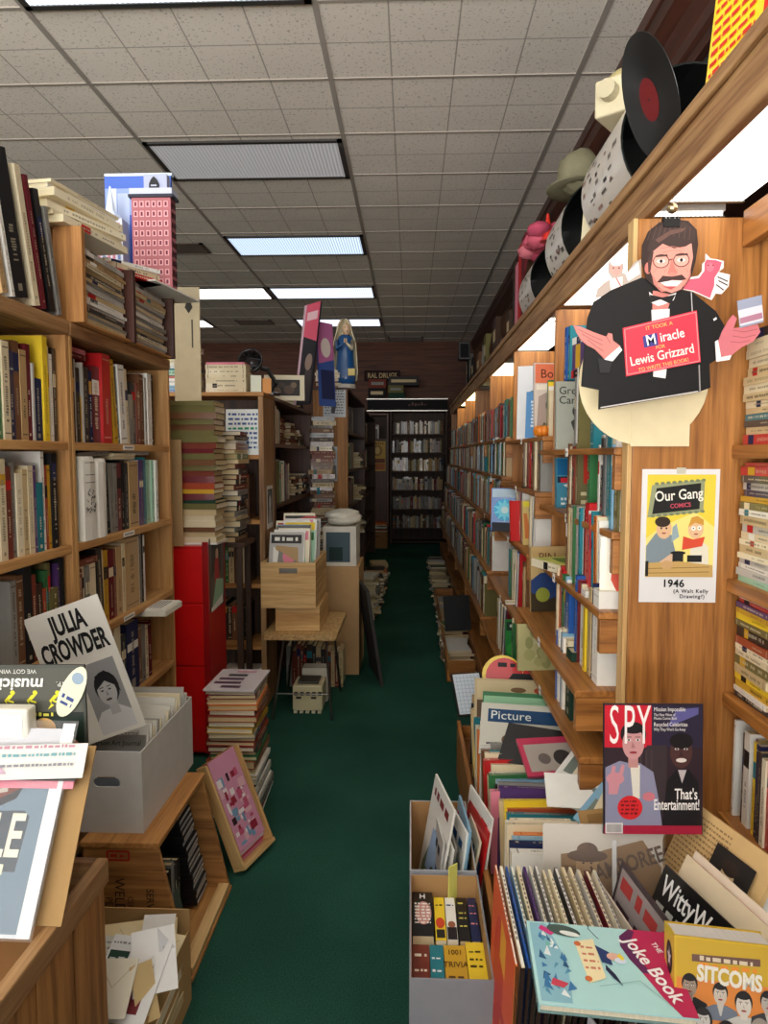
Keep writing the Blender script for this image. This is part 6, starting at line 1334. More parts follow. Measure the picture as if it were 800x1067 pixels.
y=1.915; G='journals in the long grey box'
for k in range(20):
    th=rad(9+R.uniform(-2,3)); h=.262+R.uniform(-.012,.014); c=R.choice(['wh','wh','iv','wh','pg'])
    if k==0: c='gy'; h=.25
    M_=frame((-.845+R.uniform(-.006,.006),y,.4072),(1,R.uniform(-.03,.03),0),(0,math.sin(th),math.cos(th)))
    o=sheet(M_,.172,h,c,'%s journal, %s from the front of the long grey box'%(PAL[c][0],ORD[k]),'journal','journal',.006,G,mat='gloss'); a=Art()
    if k<2: text(o,'Comics Journal' if k else 'Carson Art Journal',0,h-.022,.02,(80,80,84) if k else (36,34,34),z=.001,sx=.95)
    a.r(-.08,h-.045,.08,h-.042,(120,130,140)); a.r(-.07,.03,.07,h-.06,R.choice([(180,190,200),(200,196,186),(160,170,180)])); a.build('print',o); y+=.0195
# papers carton in front of the crate
t=carton('carton','open cardboard carton of loose papers on the floor below the stencilled crate',-.845,-.585,1.44,1.78,0,.2,(186,150,100),True)
for k,(a0,a1) in enumerate(((1.776,1.0),)):
    mb=MB(); mb.box(-.845,-.585,1.776,1.78,.2003,.255,lin((186,150,100)),'cardboard'); mb.build('flap',t,off=t.location)
pile([('cr',24,26,20)]*6,(-.715,1.61,.0045),90,'the papers at the bottom of the open carton','papers filling the carton',name='paper_bundle',cat='papers',word='paper bundle',hard=False,jit=.004,jrot=2)
PS=[(-.70,1.70,.205,.2,.13,28,14,(226,206,160),'cream folded paper slanting at the back of the open carton'),(-.67,1.64,.215,.19,.14,24,-12,(232,214,170),'pale buff envelope across the open carton'),(-.64,1.69,.235,.08,.09,40,6,(232,230,226),'small white note standing in the open carton'),(-.76,1.55,.225,.11,.17,34,-4,(214,212,200),'white printed page with blue figures in the open carton'),(-.65,1.53,.228,.15,.18,30,-7,(236,236,234),'white form with a maroon block in the open carton'),(-.60,1.56,.245,.1,.14,36,22,(238,238,236),'white sheet with a folded corner at the carton edge'),(-.665,1.475,.235,.09,.12,32,3,(226,220,200),'small cream paper at the near edge of the open carton'),(-.60,1.5,.2,.05,.12,62,38,(206,180,130),'tan folder sticking out at the carton side')]
for k,(x,y,z,w_,h,rx,rz,c,lb) in enumerate(PS):
    def fn(a,k=k,w_=w_,h=h):
        if k==3:
            for q_ in range(7): a.dashes(-w_*.42,w_*.42,h*.9-q_*h*.075,h*.03,(150,150,148))
        if k==4: a.p([(0,.02),(.05,.02),(.05,.13),(.035,.14),(.0,.14)],(120,44,50)); a.r(-.07,.1,-.02,.145,(24,60,44)); a.dashes(-.065,-.025,.12,.012,(190,200,190)); a.dashes(-.07,.06,.16,.006,(150,150,150))
        if k==5: a.p([(w_*.1,h),(w_*.5,h*.62),(w_*.12,h*.6)],(206,208,210))
        if k in (1,6): a.line([(-w_*.45,h*.9),(0,h*.5),(w_*.45,h*.9)],.0015,(190,170,130))
        a.r(-w_*.4,h*.04,-w_*.3,h*.06,(190,186,176))
    o=slant(x,y,z+.012*k*.5,w_,h,rx,rz,c,lb,'paper_sheet','paper',fn,t=.002,mat='paper')
    if k==3: text(o,'31',0,.035,.04,(50,90,160),z=.0015); text(o,'PART',0,.014,.016,(60,60,60),z=.0015)
# leaning tray of pink magazines
A3=Vector((-.612,2.35,.004)); B3=Vector((-.545,2.55,.004)); C3=Vector((-.70,2.57,.36))
ex=(B3-A3).normalized(); M=frame(A3,ex,C3-B3); Wd=(B3-A3).length; Hd=.38
t=thing('magazine_tray','shallow wooden tray of pink magazines leaning beside the stencilled crate','tray',M=M)
def lb_(nm,*b,tone='raw'):
    mb=MB(); d=(b[1]-b[0],b[3]-b[2],b[5]-b[4]); mb.box(*b,None,wood(tone,'xyz'[d.index(max(d))])); return mb.build(nm,t,bevel=.0015)
lb_('bottom_ledge',0,Wd,0,.014,0,.05); lb_('side_board',Wd-.012,Wd,.0145,Hd,0,.045); lb_('side_board',0,.012,.0145,Hd,0,.045); lb_('back_board',.0125,Wd-.0125,.0145,Hd,0,.006,tone='bin')
for k in range(4):
    w_=.165; z=.0125+k*.008; c=[(206,120,150),(190,60,90),(226,200,206),(214,150,176)][k]
    o=sheet(M@Matrix.Translation((Wd/2,.016+.012*k,z)),w_,.27+.02*k,c,'%s magazine in the leaning tray, %s from the back'%(['rosy','crimson','pale pink','dusty pink'][k],ORD[k]),'magazine','magazine',.006,'magazines in the leaning tray',mat='gloss')
    a=Art()
    for q_ in range(46): a.r(*(lambda x,y:(x,y,x+R.uniform(.01,.045),y+R.uniform(.008,.035)))(R.uniform(-.08,.037),R.uniform(.006,.25)),R.choice([(236,226,226),(60,36,44),(196,90,120),(120,160,190),(226,180,190),(150,40,60)]))
    a.build('print',o)
# wooden bin at the lower corner
t=thing('wooden_bin','slatted wooden bin at the near corner, posters propped on its rim','bin',(-.95,1.1,0))
bx0,bx1,by0,by1=-1.2,-.615,.62,1.36; bh=.645
board(t,'rim',bx1-.02,bx1+.004,by0,by1,bh-.05,bh,'rubbed',.003); board(t,'rim',bx0,bx1-.0205,by1-.02,by1,bh-.05,bh,'rubbed',.003); board(t,'rim',bx0,bx0+.02,by0,by1-.0205,bh-.05,bh,'rubbed',.003)
y=by0
wid=[.12,.1,.14,.11,.13,.134]
for w_ in wid:
    board(t,'slat',bx1-.017,bx1-.002,y,y+w_-.006,.03,bh-.0505,'bin',.002,ax='z'); y+=w_
x=bx0
for k in range(5):
    board(t,'slat',x,x+.108,by1-.016,by1-.003,.03,bh-.0505,'bin',.002,ax='z'); x+=.114
board(t,'base_board',bx0+.003,bx1-.018,by0,by1-.017,.015,.029,'bin')
board(t,'corner_post',bx1-.05,bx1-.0175,by1-.05,by1-.0165,.03,bh-.0505,'bin')
# carton inside the bin, carrying the flat things
carton('carton','brown carton standing in the wooden bin behind the silvery poster',-1.1,-.685,1.245,1.342,.0295,.80,(150,108,66))
M=frame((-.862,1.115,.646),(1,.0,-.01),(0,.52,.85)); t=sheet(M,.44,.335,(206,214,222),'silvery blue poster in a clear sleeve, propped on the wooden bin','poster','poster',.003,mat='gloss')
a=Art(); a.r(-.215,.006,.196,.27,(112,134,152)); a.p([(-.1,.19),(.16,.2),(.172,.19),(.168,.1),(-.1,.1)],(66,78,90)); a.r(-.215,.27,.196,.345,(196,198,206)); a.p([(-.215,.2),(-.1,.285),(.05,.3),(.165,.285),(.14,.22),(.06,.18),(-.1,.17)],(46,50,58))
a.e(.06,.245,.1,.038,(70,80,96),rot=12); a.e(.06,.243,.075,.026,(150,166,180),rot=12); a.p([(-.05,.2),(.09,.235),(.15,.26),(.14,.235),(.05,.19)],(120,60,50)); a.line([(-.1,.19),(.12,.235)],.008,(196,190,180)); a.line([(-.1,.178),(.1,.205)],.006,(150,150,146))
a.p([(-.05,.05),(.13,.056),(.11,.068),(.13,.082),(-.05,.076)],(50,54,60)); a.p([(.1965,0),(.22,0),(.22,.355),(.1965,.355)],(238,238,240))
a.build('print',t)
text(t,'BLE',.168,.155,.10,(236,232,216),z=.002,sx=.6,bold=.002,al='RIGHT'); a=Art(z=.0018); a.dashes(.06,.15,.095,.02,(226,226,206)); a.build('subtitle_print',t); text(t,'TM',.12,.068,.018,(230,230,224),z=.002)
mb=MB(); mb.box(-.222,.226,-.004,.36,.0022,.0026,None,'film'); mb.build('clear_sleeve',t)
o=sheet(frame((-.752,1.145,.648),(1,.0,-.01),(0,.5,.86)),.30,.30,(172,138,92),'tan card backing showing past the edge of the silvery poster','card','backing_card',.003,mat='cardboard')
o=sheet(frame((-.775,1.152,.648),(1,.0,-.01),(0,.5,.86)),.30,.29,(60,58,60),'dark sleeve edge behind the tan card in the wooden bin','sleeve','record_sleeve',.002,mat='gloss')
# things on top of the carton
for nm,y,z,w_,h,c,cat,lb,mt in (('magazine',1.240,.846,.36,.035,'pk','magazine','dusty rose magazine edge draped over the top of the silvery poster','gloss'),('flyer',1.245,.858,.37,.045,'bk','flyer','black-backed flyer over the silvery poster, under a white one','gloss')):
    o=sheet(frame((-.80,y-.0045*(1 if c=='pk' else 2),z+.003*(1 if c=='pk' else 2)),(1,.02,-.01),(0,.52,.85)),w_,h,c,lb,cat,nm,.003,mat=mt)
o=sheet(frame((-.79,1.226,.866),(1,.06,.02),(0,.58,.82)),.38,.062,(226,226,220),'white printed flyer folded over the silvery poster, nearest the camera','flyer','flyer',.002,mat='paper')
a=Art(); a.dashes(-.17,.17,.055,.006,(190,140,160)); a.dashes(-.1,.17,.04,.006,(120,170,180)); a.p([(-.18,.01),(.05,.01),(.03,.03),(-.17,.028)],(200,170,190)); a.dashes(-.05,.17,.022,.005,(140,140,150)); a.build('print',o)
t=thing('plastic_case','white plastic case standing on the carton above the flyers','case',M=Matrix.Translation((-.835,1.302,.8335)))
mb=MB(); mb.box(-.11,.11,-.017,.017,0,.145,lin((232,228,216)),'plastic'); mb.build('shell',t,bevel=.005)
mb=MB(); mb.box(-.1,.1,-.0178,-.0172,.06,.135,lin((244,242,236)),'paper'); mb.build('label',t)
# magazine hung upside down
M=frame((-.775,1.334,.8335),(1,-.02,.02),(0,.02,1)); t=sheet(M,.285,.215,(70,72,66),'music magazine upside down, a fair-haired figure seen from behind on it','magazine','magazine',.006,mat='gloss')
a=Art(); a.r(-.142,.0,.142,.135,(24,42,32)); a.r(-.142,.135,.142,.232,(84,84,76)); a.r(-.142,.125,.142,.135,(30,40,34))
for k in range(5):
    x=-.12+k*.047; a.p([(x,.14),(x+.014,.15),(x+.006,.156),(x+.018,.165),(x+.028,.178),(x+.014,.172),(x+.004,.16),(x+.008,.153)],(226,220,50)); a.e(x+.022,.178,.005,.005,(226,220,50),n=8); a.line([(x+.012,.16),(x+.024,.156)],.004,(226,220,50))
a.dashes(-.13,.08,.126,.008,(226,220,90))
a.p([(.0,.0),(.005,.03),(.03,.05),(.06,.055),(.085,.05),(.105,.03),(.11,.0)],(226,164,130)); a.r(.045,.045,.068,.07,(214,150,116)); a.e(.058,.088,.026,.034,(206,150,80)); a.e(.06,.1,.024,.022,(226,176,100)); a.e(.05,.075,.012,.02,(190,126,60)); a.e(.037,.078,.007,.01,(220,150,120)); a.line([(.055,.0),(.06,.045)],.002,(150,60,60)); a.e(.122,.05,.011,.024,(214,140,110)); a.r(.114,.01,.13,.035,(206,130,100))
a.v=[(x*.97,y*.9,z) for x,y,z in a.v]; a.build('print',t)
text(t,'musician',.0,.178,.034,(232,232,226),z=.002,rot=180,sx=1.05,bold=.0008,shear=.15); text(t,'WE GOT WINNERS NOT',-.02,.203,.012,(220,220,214),z=.002,rot=180); text(t,'CTP.',.1,.178,.014,(226,226,220),z=.002,rot=180)
# bookmark-like white tag
mb=MB(); mb.prism([(.022*math.cos(rad(k*15))*(1),.055*math.sin(rad(k*15))) for k in range(24)],0,.0015,lin((236,236,206)),'paper'); o=mb.build('paper_tag',t); o.matrix_local=Matrix.Translation((.118,.163,.004))@Matrix.Rotation(rad(-28),4,'Z'); o['label']='oval cream tag'
a=Art(z=.0018); a.dashes(-.012,.012,-.03,.008,(60,80,140)); a.dashes(-.014,.014,-.018,.01,(60,80,140)); a.e(0,.03,.012,.012,(150,170,190)); a.build('print',o)
# JULIA CROWDER poster
M=frame((-.84,1.898,.672),(.94,0,.34),(-.34,.03,.94)); t=sheet(M,.225,.39,(226,222,212),'white poster lettered JULIA CROWDER, tilted behind the upside-down magazine','poster','poster',.0015)
a=Art(); a.r(-.075,.04,.06,.30,(150,150,150)); a.p([(-.075,.04),(.06,.04),(.06,.1),(.02,.13),(-.05,.12),(-.075,.09)],(206,206,206)); a.r(-.015,.1,.02,.15,(178,178,178)); a.e(.0,.2,.045,.06,(34,34,36)); a.e(-.004,.185,.035,.05,(186,186,186)); a.p([(-.04,.2),(-.03,.25),(.01,.262),(.04,.23),(.045,.17),(.03,.2),(.0,.225)],(30,30,32))
for q_ in (-1,1): a.e(-.006+q_*.014,.192,.006,.003,(40,40,42),n=8); a.line([(-.006+q_*.014-.008,.203),(-.006+q_*.014+.008,.204)],.003,(50,50,52))
a.p([(-.006,.19),(.0,.172),(-.01,.172)],(140,140,140)); a.e(-.006,.157,.012,.0045,(70,70,72),n=10)
a.v=[(x*.78+.045,y*.78-.02,z) for x,y,z in a.v]; a.build('print',t)
text(t,'JULIA',.005,.34,.078,(16,16,16),z=.002,sx=.56,bold=.0026); text(t,'CROWDER',.0,.27,.078,(16,16,16),z=.002,sx=.5,bold=.0026)
# ================================================================== NEAR, LOWER RIGHT
comic_box('storage_box','grey-fronted box of paperbacks nearest the camera, hand slot in front',.0,.18,1.42,1.80,0,.355,(134,136,142),(176,138,92))
G='paperbacks in the near grey box'
def up(x,y,t_,L,d,c,label,ztop,titles=(),ic=(20,20,20),g=G,tz=.0):
    """a book standing on its fore-edge, spine up, running away from the camera"""
    M=basis((x,y,ztop),(1,0,0),(0,0,-1),(0,1,0)); b=book(M,t_,d,L,c,label,g,'paperback','book',False,1,True,None,0)
    F_=Matrix.Translation((0,0,0))@basis((0,-.0006,L/2),(1,0,0),(0,0,1),(0,-1,0))
    for s_,yy,sz in titles:
        if s_ not in ('1001','TRIVIA','H'):
            a=Art(z=.0002); a.dashes(-t_*.36,t_*.36,yy-sz*.3,sz*.6,ic); o=a.build('lettering',b); o.matrix_local=F_; continue
        text(b,s_,0,yy,sz,ic,z=.0004,M=F_,sx=.8,bold=.0003)
    return b
y0,y1=1.432,1.612
up(.0265,y0,.04,.17,.2,'rb','reddish brown paperback, spine up, front row of the near grey box',.30,(('A',.05,.02),('MOVIE',.0,.012),('GUIDE',-.03,.012)),(236,226,206))
up(.0635,y0,.031,.17,.2,'te','dark teal paperback, spine up, front row of the near grey box',.30,(('GAMES',.04,.011),('&',.0,.014),('FUN',-.04,.012)),(226,232,236))
b=up(.106,y0,.05,.17,.2,'mu','orange-yellow trivia paperback, spine up, front row of the near box',.30,(('1001',.06,.022),('TRIVIA',.02,.024),('QUESTIONS',-.018,.013),('& ANSWERS',-.05,.013)),(90,60,20))
b=up(.1535,y0,.042,.175,.2,'ye','bright yellow paperback, spine up, front row of the near grey box',.305,(('THE COMPLETE',.055,.010),('BOOK OF',.03,.012),('QUOTES',.008,.013),('EVERY DAY',-.045,.010)),(70,56,10))
b=up(.033,y1,.052,.17,.2,'bk','thick black film guide, spine up, back row of the near grey box',.315,(('H',.065,.028),),(240,240,240))
a=Art(z=0); a.e(.002,0,.02,.045,(206,150,140)); 
for q_ in range(7): a.dashes(-.02,.02,-.04+q_*.012,.007,(240,236,230))
o=a.build('spine_print',b); o.matrix_local=basis((0,-.001,.085),(1,0,0),(0,0,1),(0,-1,0))
b=up(.076,y1,.026,.165,.2,'ye','narrow yellow paperback, spine up, back row of the near grey box',.305,(('FILM',.05,.010),),(60,50,20))
a=Art(z=0); a.e(0,-.02,.011,.02,(206,70,40)); a.r(-.01,-.075,.01,-.045,(40,36,30)); o=a.build('spine_print',b); o.matrix_local=basis((0,-.001,.0825),(1,0,0),(0,0,1),(0,-1,0))
b=up(.104,y1,.025,.165,.2,'wh','white-spined paperback with a dark foot, back row of the near box',.305,(('STARS',.05,.010),),(40,60,120))
a=Art(z=0); a.r(-.0115,-.08,.0115,-.035,(34,26,30)); a.e(0,-.025,.009,.012,(150,90,60)); o=a.build('spine_print',b); o.matrix_local=basis((0,-.001,.0825),(1,0,0),(0,0,1),(0,-1,0))
b=up(.1335,y1,.026,.165,.2,'bk','black paperback with yellow type, spine up, back row of the near box',.305,(('TV',.06,.014),('MOVIES',.02,.009),('ON',.0,.009),('VIDEO',-.03,.009)),(206,196,90))
b=up(.160,y1,.022,.165,.2,'nv','navy paperback with pink type, spine up, back row of the near box',.305,(('SHOW',.05,.009),('BIZ',.02,.009),('QUIZ',-.02,.009)),(236,150,150))
sheet(frame((.112,1.792,.19),(.5,.4,0),(.02,0,1)),.05,.22,(226,226,110),'pale yellow booklet standing at the back of the near grey box','booklet','booklet',.004,mat='gloss') if False else None
M=frame((.112,1.785,.17),(.35,.3,0),(0,-.02,1)); o=sheet(M,.03,.22,(226,226,120),'pale yellow booklet upright behind the white-spined paperback','booklet','booklet',.003,mat='gloss')
comic_box('storage_box','brown cardboard box of magazines behind the near grey box',.0,.178,1.815,2.20,0,.355,(170,172,178),(170,130,86))
G='magazines in the second cardboard box'
for k in range(9):
    x=.022+k*.0165; th=rad(6+R.uniform(0,5)); c=['wh','pg','wh','gy','wh','sk','iv','rd','wh'][k]; h=.33+R.uniform(-.03,.05) if k else .40
    M=frame((x,1.99+R.uniform(-.02,.03),.02 if k else .03),(.12+R.uniform(-.05,.1),-1,0),(math.sin(th),0,math.cos(th)))
    o=sheet(M,.21 if k else .235,h+.06,c,'%s magazine, %s from the aisle side of the second cardboard box'%(PAL[c][0],ORD[k]),'magazine','magazine',.006,G,mat='gloss')
    a=Art(); H_=h+.06
    if k==0: a.p([(-.09,.06),(.09,.06),(.09,.22),(.03,.3),(-.05,.27),(-.09,.2)],(96,120,90)); a.p([(-.06,.2),(.04,.22),(.06,.34),(-.04,.33)],(150,176,210)); a.p([(-.08,.05),(.08,.05),(.06,.13),(-.07,.15)],(170,90,80)); a.e(.02,.2,.03,.04,(60,70,50)); a.dashes(-.09,.09,H_-.05,.03,(120,40,40)); a.e(-.04,.17,.02,.03,(214,190,160))
    else: a.r(-.09,.05,.09,H_-.1,R.choice([(150,160,176),(60,90,140),(190,160,130),(90,100,90)])); a.dashes(-.09,.09,H_-.06,.03,R.choice([(40,40,60),(170,40,40),(30,80,130)]))
    a.build('print',o)
# record sleeves standing on the low stand
t=thing('record_stand','low dark stand under the filed record sleeves','stand',(.45,1.34,0))
board(t,'top_board',.165,.80,1.17,1.545,.235,.25,'dark'); 
for x in (.175,.76):
    for y in (1.18,1.51): board(t,'leg',x,x+.03,y,y+.025,0,.2345,'dark')
G='record sleeves on the dark stand'; x=.176
SC=['or','cr','bl','sk','cr','pu','wh','gy','cr','iv','ch','bf','cr','pg','ma','iv']
for k in range(16):
    c=SC[k]; tt=R.uniform(.004,.0075); th=rad(2+k*.7); h=.312; d=.31
    M=frame((x,1.345+R.uniform(-.01,.01),.2504),(0,-1,0),(-math.sin(th)*-1,0,math.cos(th)))
    mb=MB(); mb.box(-d/2,d/2,0,h,-tt,0,col(c),'gloss'); mb.box(d/2 if k==0 else d/2-.01,d/2+.0006,.002,h-.0008,-tt-(.0002 if k else -.0008),.0002 if k else -.0008,lin((44,30,24)),'cardboard')
    mb.box(-d/2+.004,d/2-.004,h,h+.0005,-tt+.001,-.001,col(R.choice(['iv','cr','wh','pg'])) if k not in (2,5) else col(c),'paper')
    for q_ in range(14): mb.box(-.12+q_*.015,-.112+q_*.015,h+.0005,h+.0008,-tt*.7,-tt*.3,lin((90,84,90)),'ink')
    o=mb.build('record_sleeve'); o.matrix_world=M; tag(o,'%s record sleeve, %s from the orange end of the filed row'%(PAL[c][0],ORD[k]) if k else 'orange record sleeve at the aisle end of the filed row','record sleeve',G)
    if k==0:
        a=Art(); a.r(-.15,.0,.15,.31,(222,90,52)); a.e(-.03,.16,.07,.11,(206,60,46)); a.r(-.02,.2,.05,.28,(240,170,60)); a.p([(-.1,.03),(.05,.02),(.1,.14),(0,.12)],(196,50,44)); a.r(.02,.04,.1,.1,(236,150,60)); a.build('print',o)
    x+=tt+.0022+.00035*k
# odds and ends filed after the sleeves: faces towards the aisle, leaning away
def filed(x,y,z,w_,h,lean,c,label,name,cat,fn=None,yaw=0,t=.004,mat='gloss'):
    M=frame((x,y,z),(.14+yaw,-1,0),(math.sin(rad(lean)),0,math.cos(rad(lean)))); o=sheet(M,w_,h,c,label,cat,name,t,mat=mat)
    if fn: a=Art(); fn(a); a.build('print',o)
    return o
filed(0.315,1.33,.2505,.26,.30,14,(40,84,66),'dark green folder leaning after the record sleeves','folder','folder')
filed(0.345,1.30,.2505,.2,.27,8,(214,190,170),'pinkish booklet standing after the dark green folder','booklet','booklet',lambda a:[a.dashes(-.09,.09,.23,.02,(170,90,90))])
filed(0.370,1.36,.2505,.24,.30,10,(206,196,180),'pale pamphlet standing below the brown lettered sheet','pamphlet','pamphlet',lambda a:[a.dashes(-.1,.1,.26,.02,(120,100,90)),a.r(-.1,.05,.1,.2,(170,150,130))])
filed(0.390,1.35,.2505,.24,.35,14,(60,50,54),'dark patterned booklet, upright between pale ones','booklet','booklet',lambda a:[a.r(-.11,.24,.11,.34,(150,140,140)),a.dashes(-.1,.1,.25,.03,(60,40,46)),a.dashes(-.1,.1,.3,.03,(170,60,60))])
filed(0.420,1.32,.2505,.22,.29,22,(196,206,214),'pale blue-edged comic leaning before the black one','comic','comic_book',lambda a:[a.dashes(-.1,.1,.25,.02,(60,90,140))],yaw=.1)
t=filed(0.445,1.33,.2505,.25,.36,24,(20,19,20),'black comic titled in white capitals, leaning in the filed row','comic','comic_book',lambda a:[a.r(-.12,.02,.12,.27,(206,196,60)),a.e(-.03,.15,.04,.05,(226,190,80)),a.dashes(-.11,.11,.275,.014,(190,190,186))],yaw=.12)
text(t,'WittyWorld',.0,.322,.058,(240,240,238),z=.0012,sx=.75,bold=.0007)
filed(0.475,1.34,.2505,.26,.38,26,(226,208,176),'cream booklet leaning beside the black comic','booklet','booklet',yaw=.1)
filed(0.490,1.35,.2505,.26,.385,27,(236,220,200),'white booklet with a red edge leaning beside the cream one','booklet','booklet',lambda a:[a.r(-.13,.36,.13,.368,(206,90,80))],yaw=.1)
t=filed(0.515,1.47,.2505,.27,.44,27,(212,178,124),'yellowed folded newspaper with a dark portrait, leaning in the filed row','newspaper','newspaper',lambda a:[[a.dashes(-.125,.02,.42-k*.011,.005,(150,120,80)) for k in range(20)],a.r(-.005,.25,.11,.40,(36,34,32)),a.e(.05,.345,.02,.034,(206,180,140)),a.e(.05,.37,.024,.016,(50,40,34)),a.p([(.015,.26),(.095,.26),(.08,.315),(.025,.305)],(206,186,150)),a.r(.043,.3,.058,.322,(196,170,130))],yaw=.14,mat='paper',t=.012)
filed(0.560,1.40,.2505,.27,.42,26,(226,230,232),'white plastic-sleeved sheet leaning behind the yellowed newspaper','sheet','paper_sheet',yaw=.14)
# JAMBOREE sheet
M=frame((.437,1.535,.33),(1,.01,-.01),(0,.14,1)); t=sheet(M,.27,.292,(206,198,186),'pale sheet with a brown cowboy print lettered JAMBOREE, in a clear sleeve','print','picture_sheet',.002)
a=Art(); a.p([(-.09,.02),(.12,.0),(.132,.2),(.09,.26),(.0,.235),(-.03,.22),(-.06,.23),(-.095,.225)],(140,106,66)); a.p([(-.1,.11),(-.06,.11),(-.05,.2),(-.09,.2)],(110,80,48)); a.e(-.035,.2,.026,.034,(170,134,90)); a.e(-.035,.222,.046,.014,(84,58,36)); a.e(-.035,.234,.024,.018,(90,62,38)); a.p([(-.085,.02),(.01,.02),(.02,.12),(-.01,.165),(-.06,.165),(-.09,.12)],(104,74,46))
for q_ in (-1,1): a.e(-.035+q_*.009,.206,.003,.002,(50,34,24),n=8)
a.e(-.035,.186,.009,.003,(96,60,44),n=8); a.p([(-.05,.04),(-.02,.04),(-.01,.13),(-.04,.13)],(150,116,76))
a.build('print',t)
text(t,'JAMBOREE',.055,.205,.05,(84,58,36),z=.002,sx=.72,rot=18,bold=.001)
mb=MB(); mb.box(-.137,.139,-.004,.296,.0035,.0038,None,'film'); mb.build('clear_sleeve',t)
mb=MB(); mb.box(.02,.03,.0,.26,.004,.0045,lin((214,214,214)),'paper'); mb.build('sleeve_seam',t)
o=slant(.53,1.67,.56,.24,.1,55,12,(176,140,90),'brown folded card peeping over the lettered sheet','card','backing_card',lambda a:[a.line([(-.11,.02),(.11,.08)],.004,(110,80,50)),a.r(-.1,.07,.1,.09,(150,116,70))],t=.003)
# THE JOKE BOOK lying over the sleeves
M=Matrix.Translation((.338,1.172,.582))@Matrix.Rotation(rad(-3),4,'Z')@Matrix.Rotation(rad(2),4,'Y')@Matrix.Rotation(rad(3),4,'X')
t=thing('joke_book','large pale blue picture book with a crimson title panel, lying on the record sleeves','book',M=M)
mb=MB(); mb.box(-.125,.125,-.095,.095,-.003,0,lin((176,222,222)),'gloss'); mb.box(-.125,.125,-.095,.095,-.017,-.014,lin((120,150,150)),'gloss'); mb.box(-.125,-.122,-.095,.095,-.014,-.003,lin((150,200,200)),'gloss'); mb.build('cover',t)
mb=MB(); mb.box(-.1215,.122,-.092,.092,-.0139,-.0031,lin((226,214,190)),'pages'); mb.build('page_block',t)
a=Art(); 
a.p([(.125,.095),(.06,.095),(.04,.075),(.036,.05),(.045,.02),(.06,-.01),(.08,-.06),(.1,-.095),(.125,-.095)],(186,40,84)); a.p([(.06,.095),(.04,.075),(.036,.05),(.045,.02),(.06,-.01),(.075,-.01),(.06,.03),(.056,.06),(.07,.09)],(96,36,84))
a.p([(-.12,-.09),(-.07,-.09),(-.065,.0),(-.09,.09),(-.12,.09)],(140,190,206))
for q_ in range(26): 
    x=R.uniform(-.118,-.072); y=R.uniform(-.085,.085); a.p([(x,y),(x+R.uniform(.006,.016),y+R.uniform(-.012,.012)),(x+R.uniform(0,.008),y+R.uniform(.01,.024))],R.choice([(60,120,170),(90,150,180),(230,240,240),(40,90,130),(120,190,180)]))
a.p([(-.1,.085),(-.075,.07),(-.085,.06),(-.105,.075)],(206,60,130)); a.p([(-.095,-.04),(-.07,-.05),(-.08,-.06),(-.1,-.055)],(206,70,90)); a.e(-.06,.075,.03,.014,(70,90,84),rot=-12); a.e(-.05,.068,.018,.006,(230,236,230),rot=-12)
a.p([(-.045,.05),(-.01,.06),(-.005,-.03),(-.035,-.045)],(240,226,180)); a.e(-.04,.045,.006,.006,(206,110,60)); a.e(-.035,-.035,.006,.006,(206,110,60))
for q_ in range(4): a.dashes(-.036,-.01,.035-q_*.016,.006,(206,130,100))
a.p([(-.01,.045),(.012,.03),(.012,.0),(-.005,.005)],(40,60,110)); a.p([(.0,.0),(.012,-.02),(.02,-.045),(.008,-.03),(-.002,-.012)],(30,40,70)); a.e(.018,.02,.012,.009,(226,180,160)); a.e(.028,.012,.01,.007,(214,226,240)); a.p([(.03,.03),(.036,.018),(.032,.012),(.024,.022)],(240,210,60)); a.line([(.0,.06),(-.014,.085),(-.012,.093)],.0015,(60,90,100)); a.line([(-.02,-.05),(.05,-.03),(.09,-.08)],.0012,(140,180,180))
a.build('cover_print',t)
text(t,'THE',.1,.052,.014,(246,240,240),z=.002,rot=-72); text(t,'Joke Book',.079,.0,.036,(246,240,240),z=.002,rot=-70,sx=.95,bold=.0006)
# SITCOMS box set
t=thing('boxed_book','thick yellow boxed book titled SITCOMS with grey portraits, white page tops','book',M=frame((.512,1.085,.425),(1,-.10,-.03),(0,.26,.97))@Matrix.Diagonal((.8,1,1,1)))
w_,h_,d_=.2,.235,.06; x0_=-.1
mb=MB(); mb.box(x0_,x0_+w_,0,h_,-.004,0,lin((206,170,40)),'gloss'); mb.box(x0_,x0_+.004,0,h_,-d_,-.0041,lin((226,196,60)),'gloss'); mb.box(x0_,x0_+w_,0,h_,-d_-.004,-d_-.0001,lin((206,170,40)),'gloss'); mb.build('cover',t)
mb=MB(); mb.box(x0_+.0045,x0_+w_-.004,.003,h_-.002,-d_+.0003,-.0045,lin((226,222,216)),'pages'); mb.build('page_block',t)
a=Art(); a.r(x0_+.004,.004,x0_+w_-.004,h_-.004,(196,160,50)); a.r(x0_+.004,.06,x0_+w_-.004,.15,(214,130,60)); a.p([(x0_+.035,.2),(x0_+.17,.205),(x0_+.17,.19),(x0_+.035,.185)],(110,80,70)); a.dashes(x0_+.05,x0_+.165,.176,.01,(226,140,50))
def gf(cx,cy,h,skin,hair,coat,hs='short'): a.face2(cx,cy,h,skin,hair,None,coat,(190,186,178),hs)
gf(x0_+.03,.135,.042,(150,134,118),(30,26,26),(34,32,34)); gf(x0_+.09,.125,.04,(196,184,170),(40,36,36),(110,116,130)); gf(x0_+.135,.11,.046,(206,196,184),(36,32,32),(190,186,178)); gf(x0_+.182,.12,.04,(176,166,156),(40,36,36),(60,58,62))
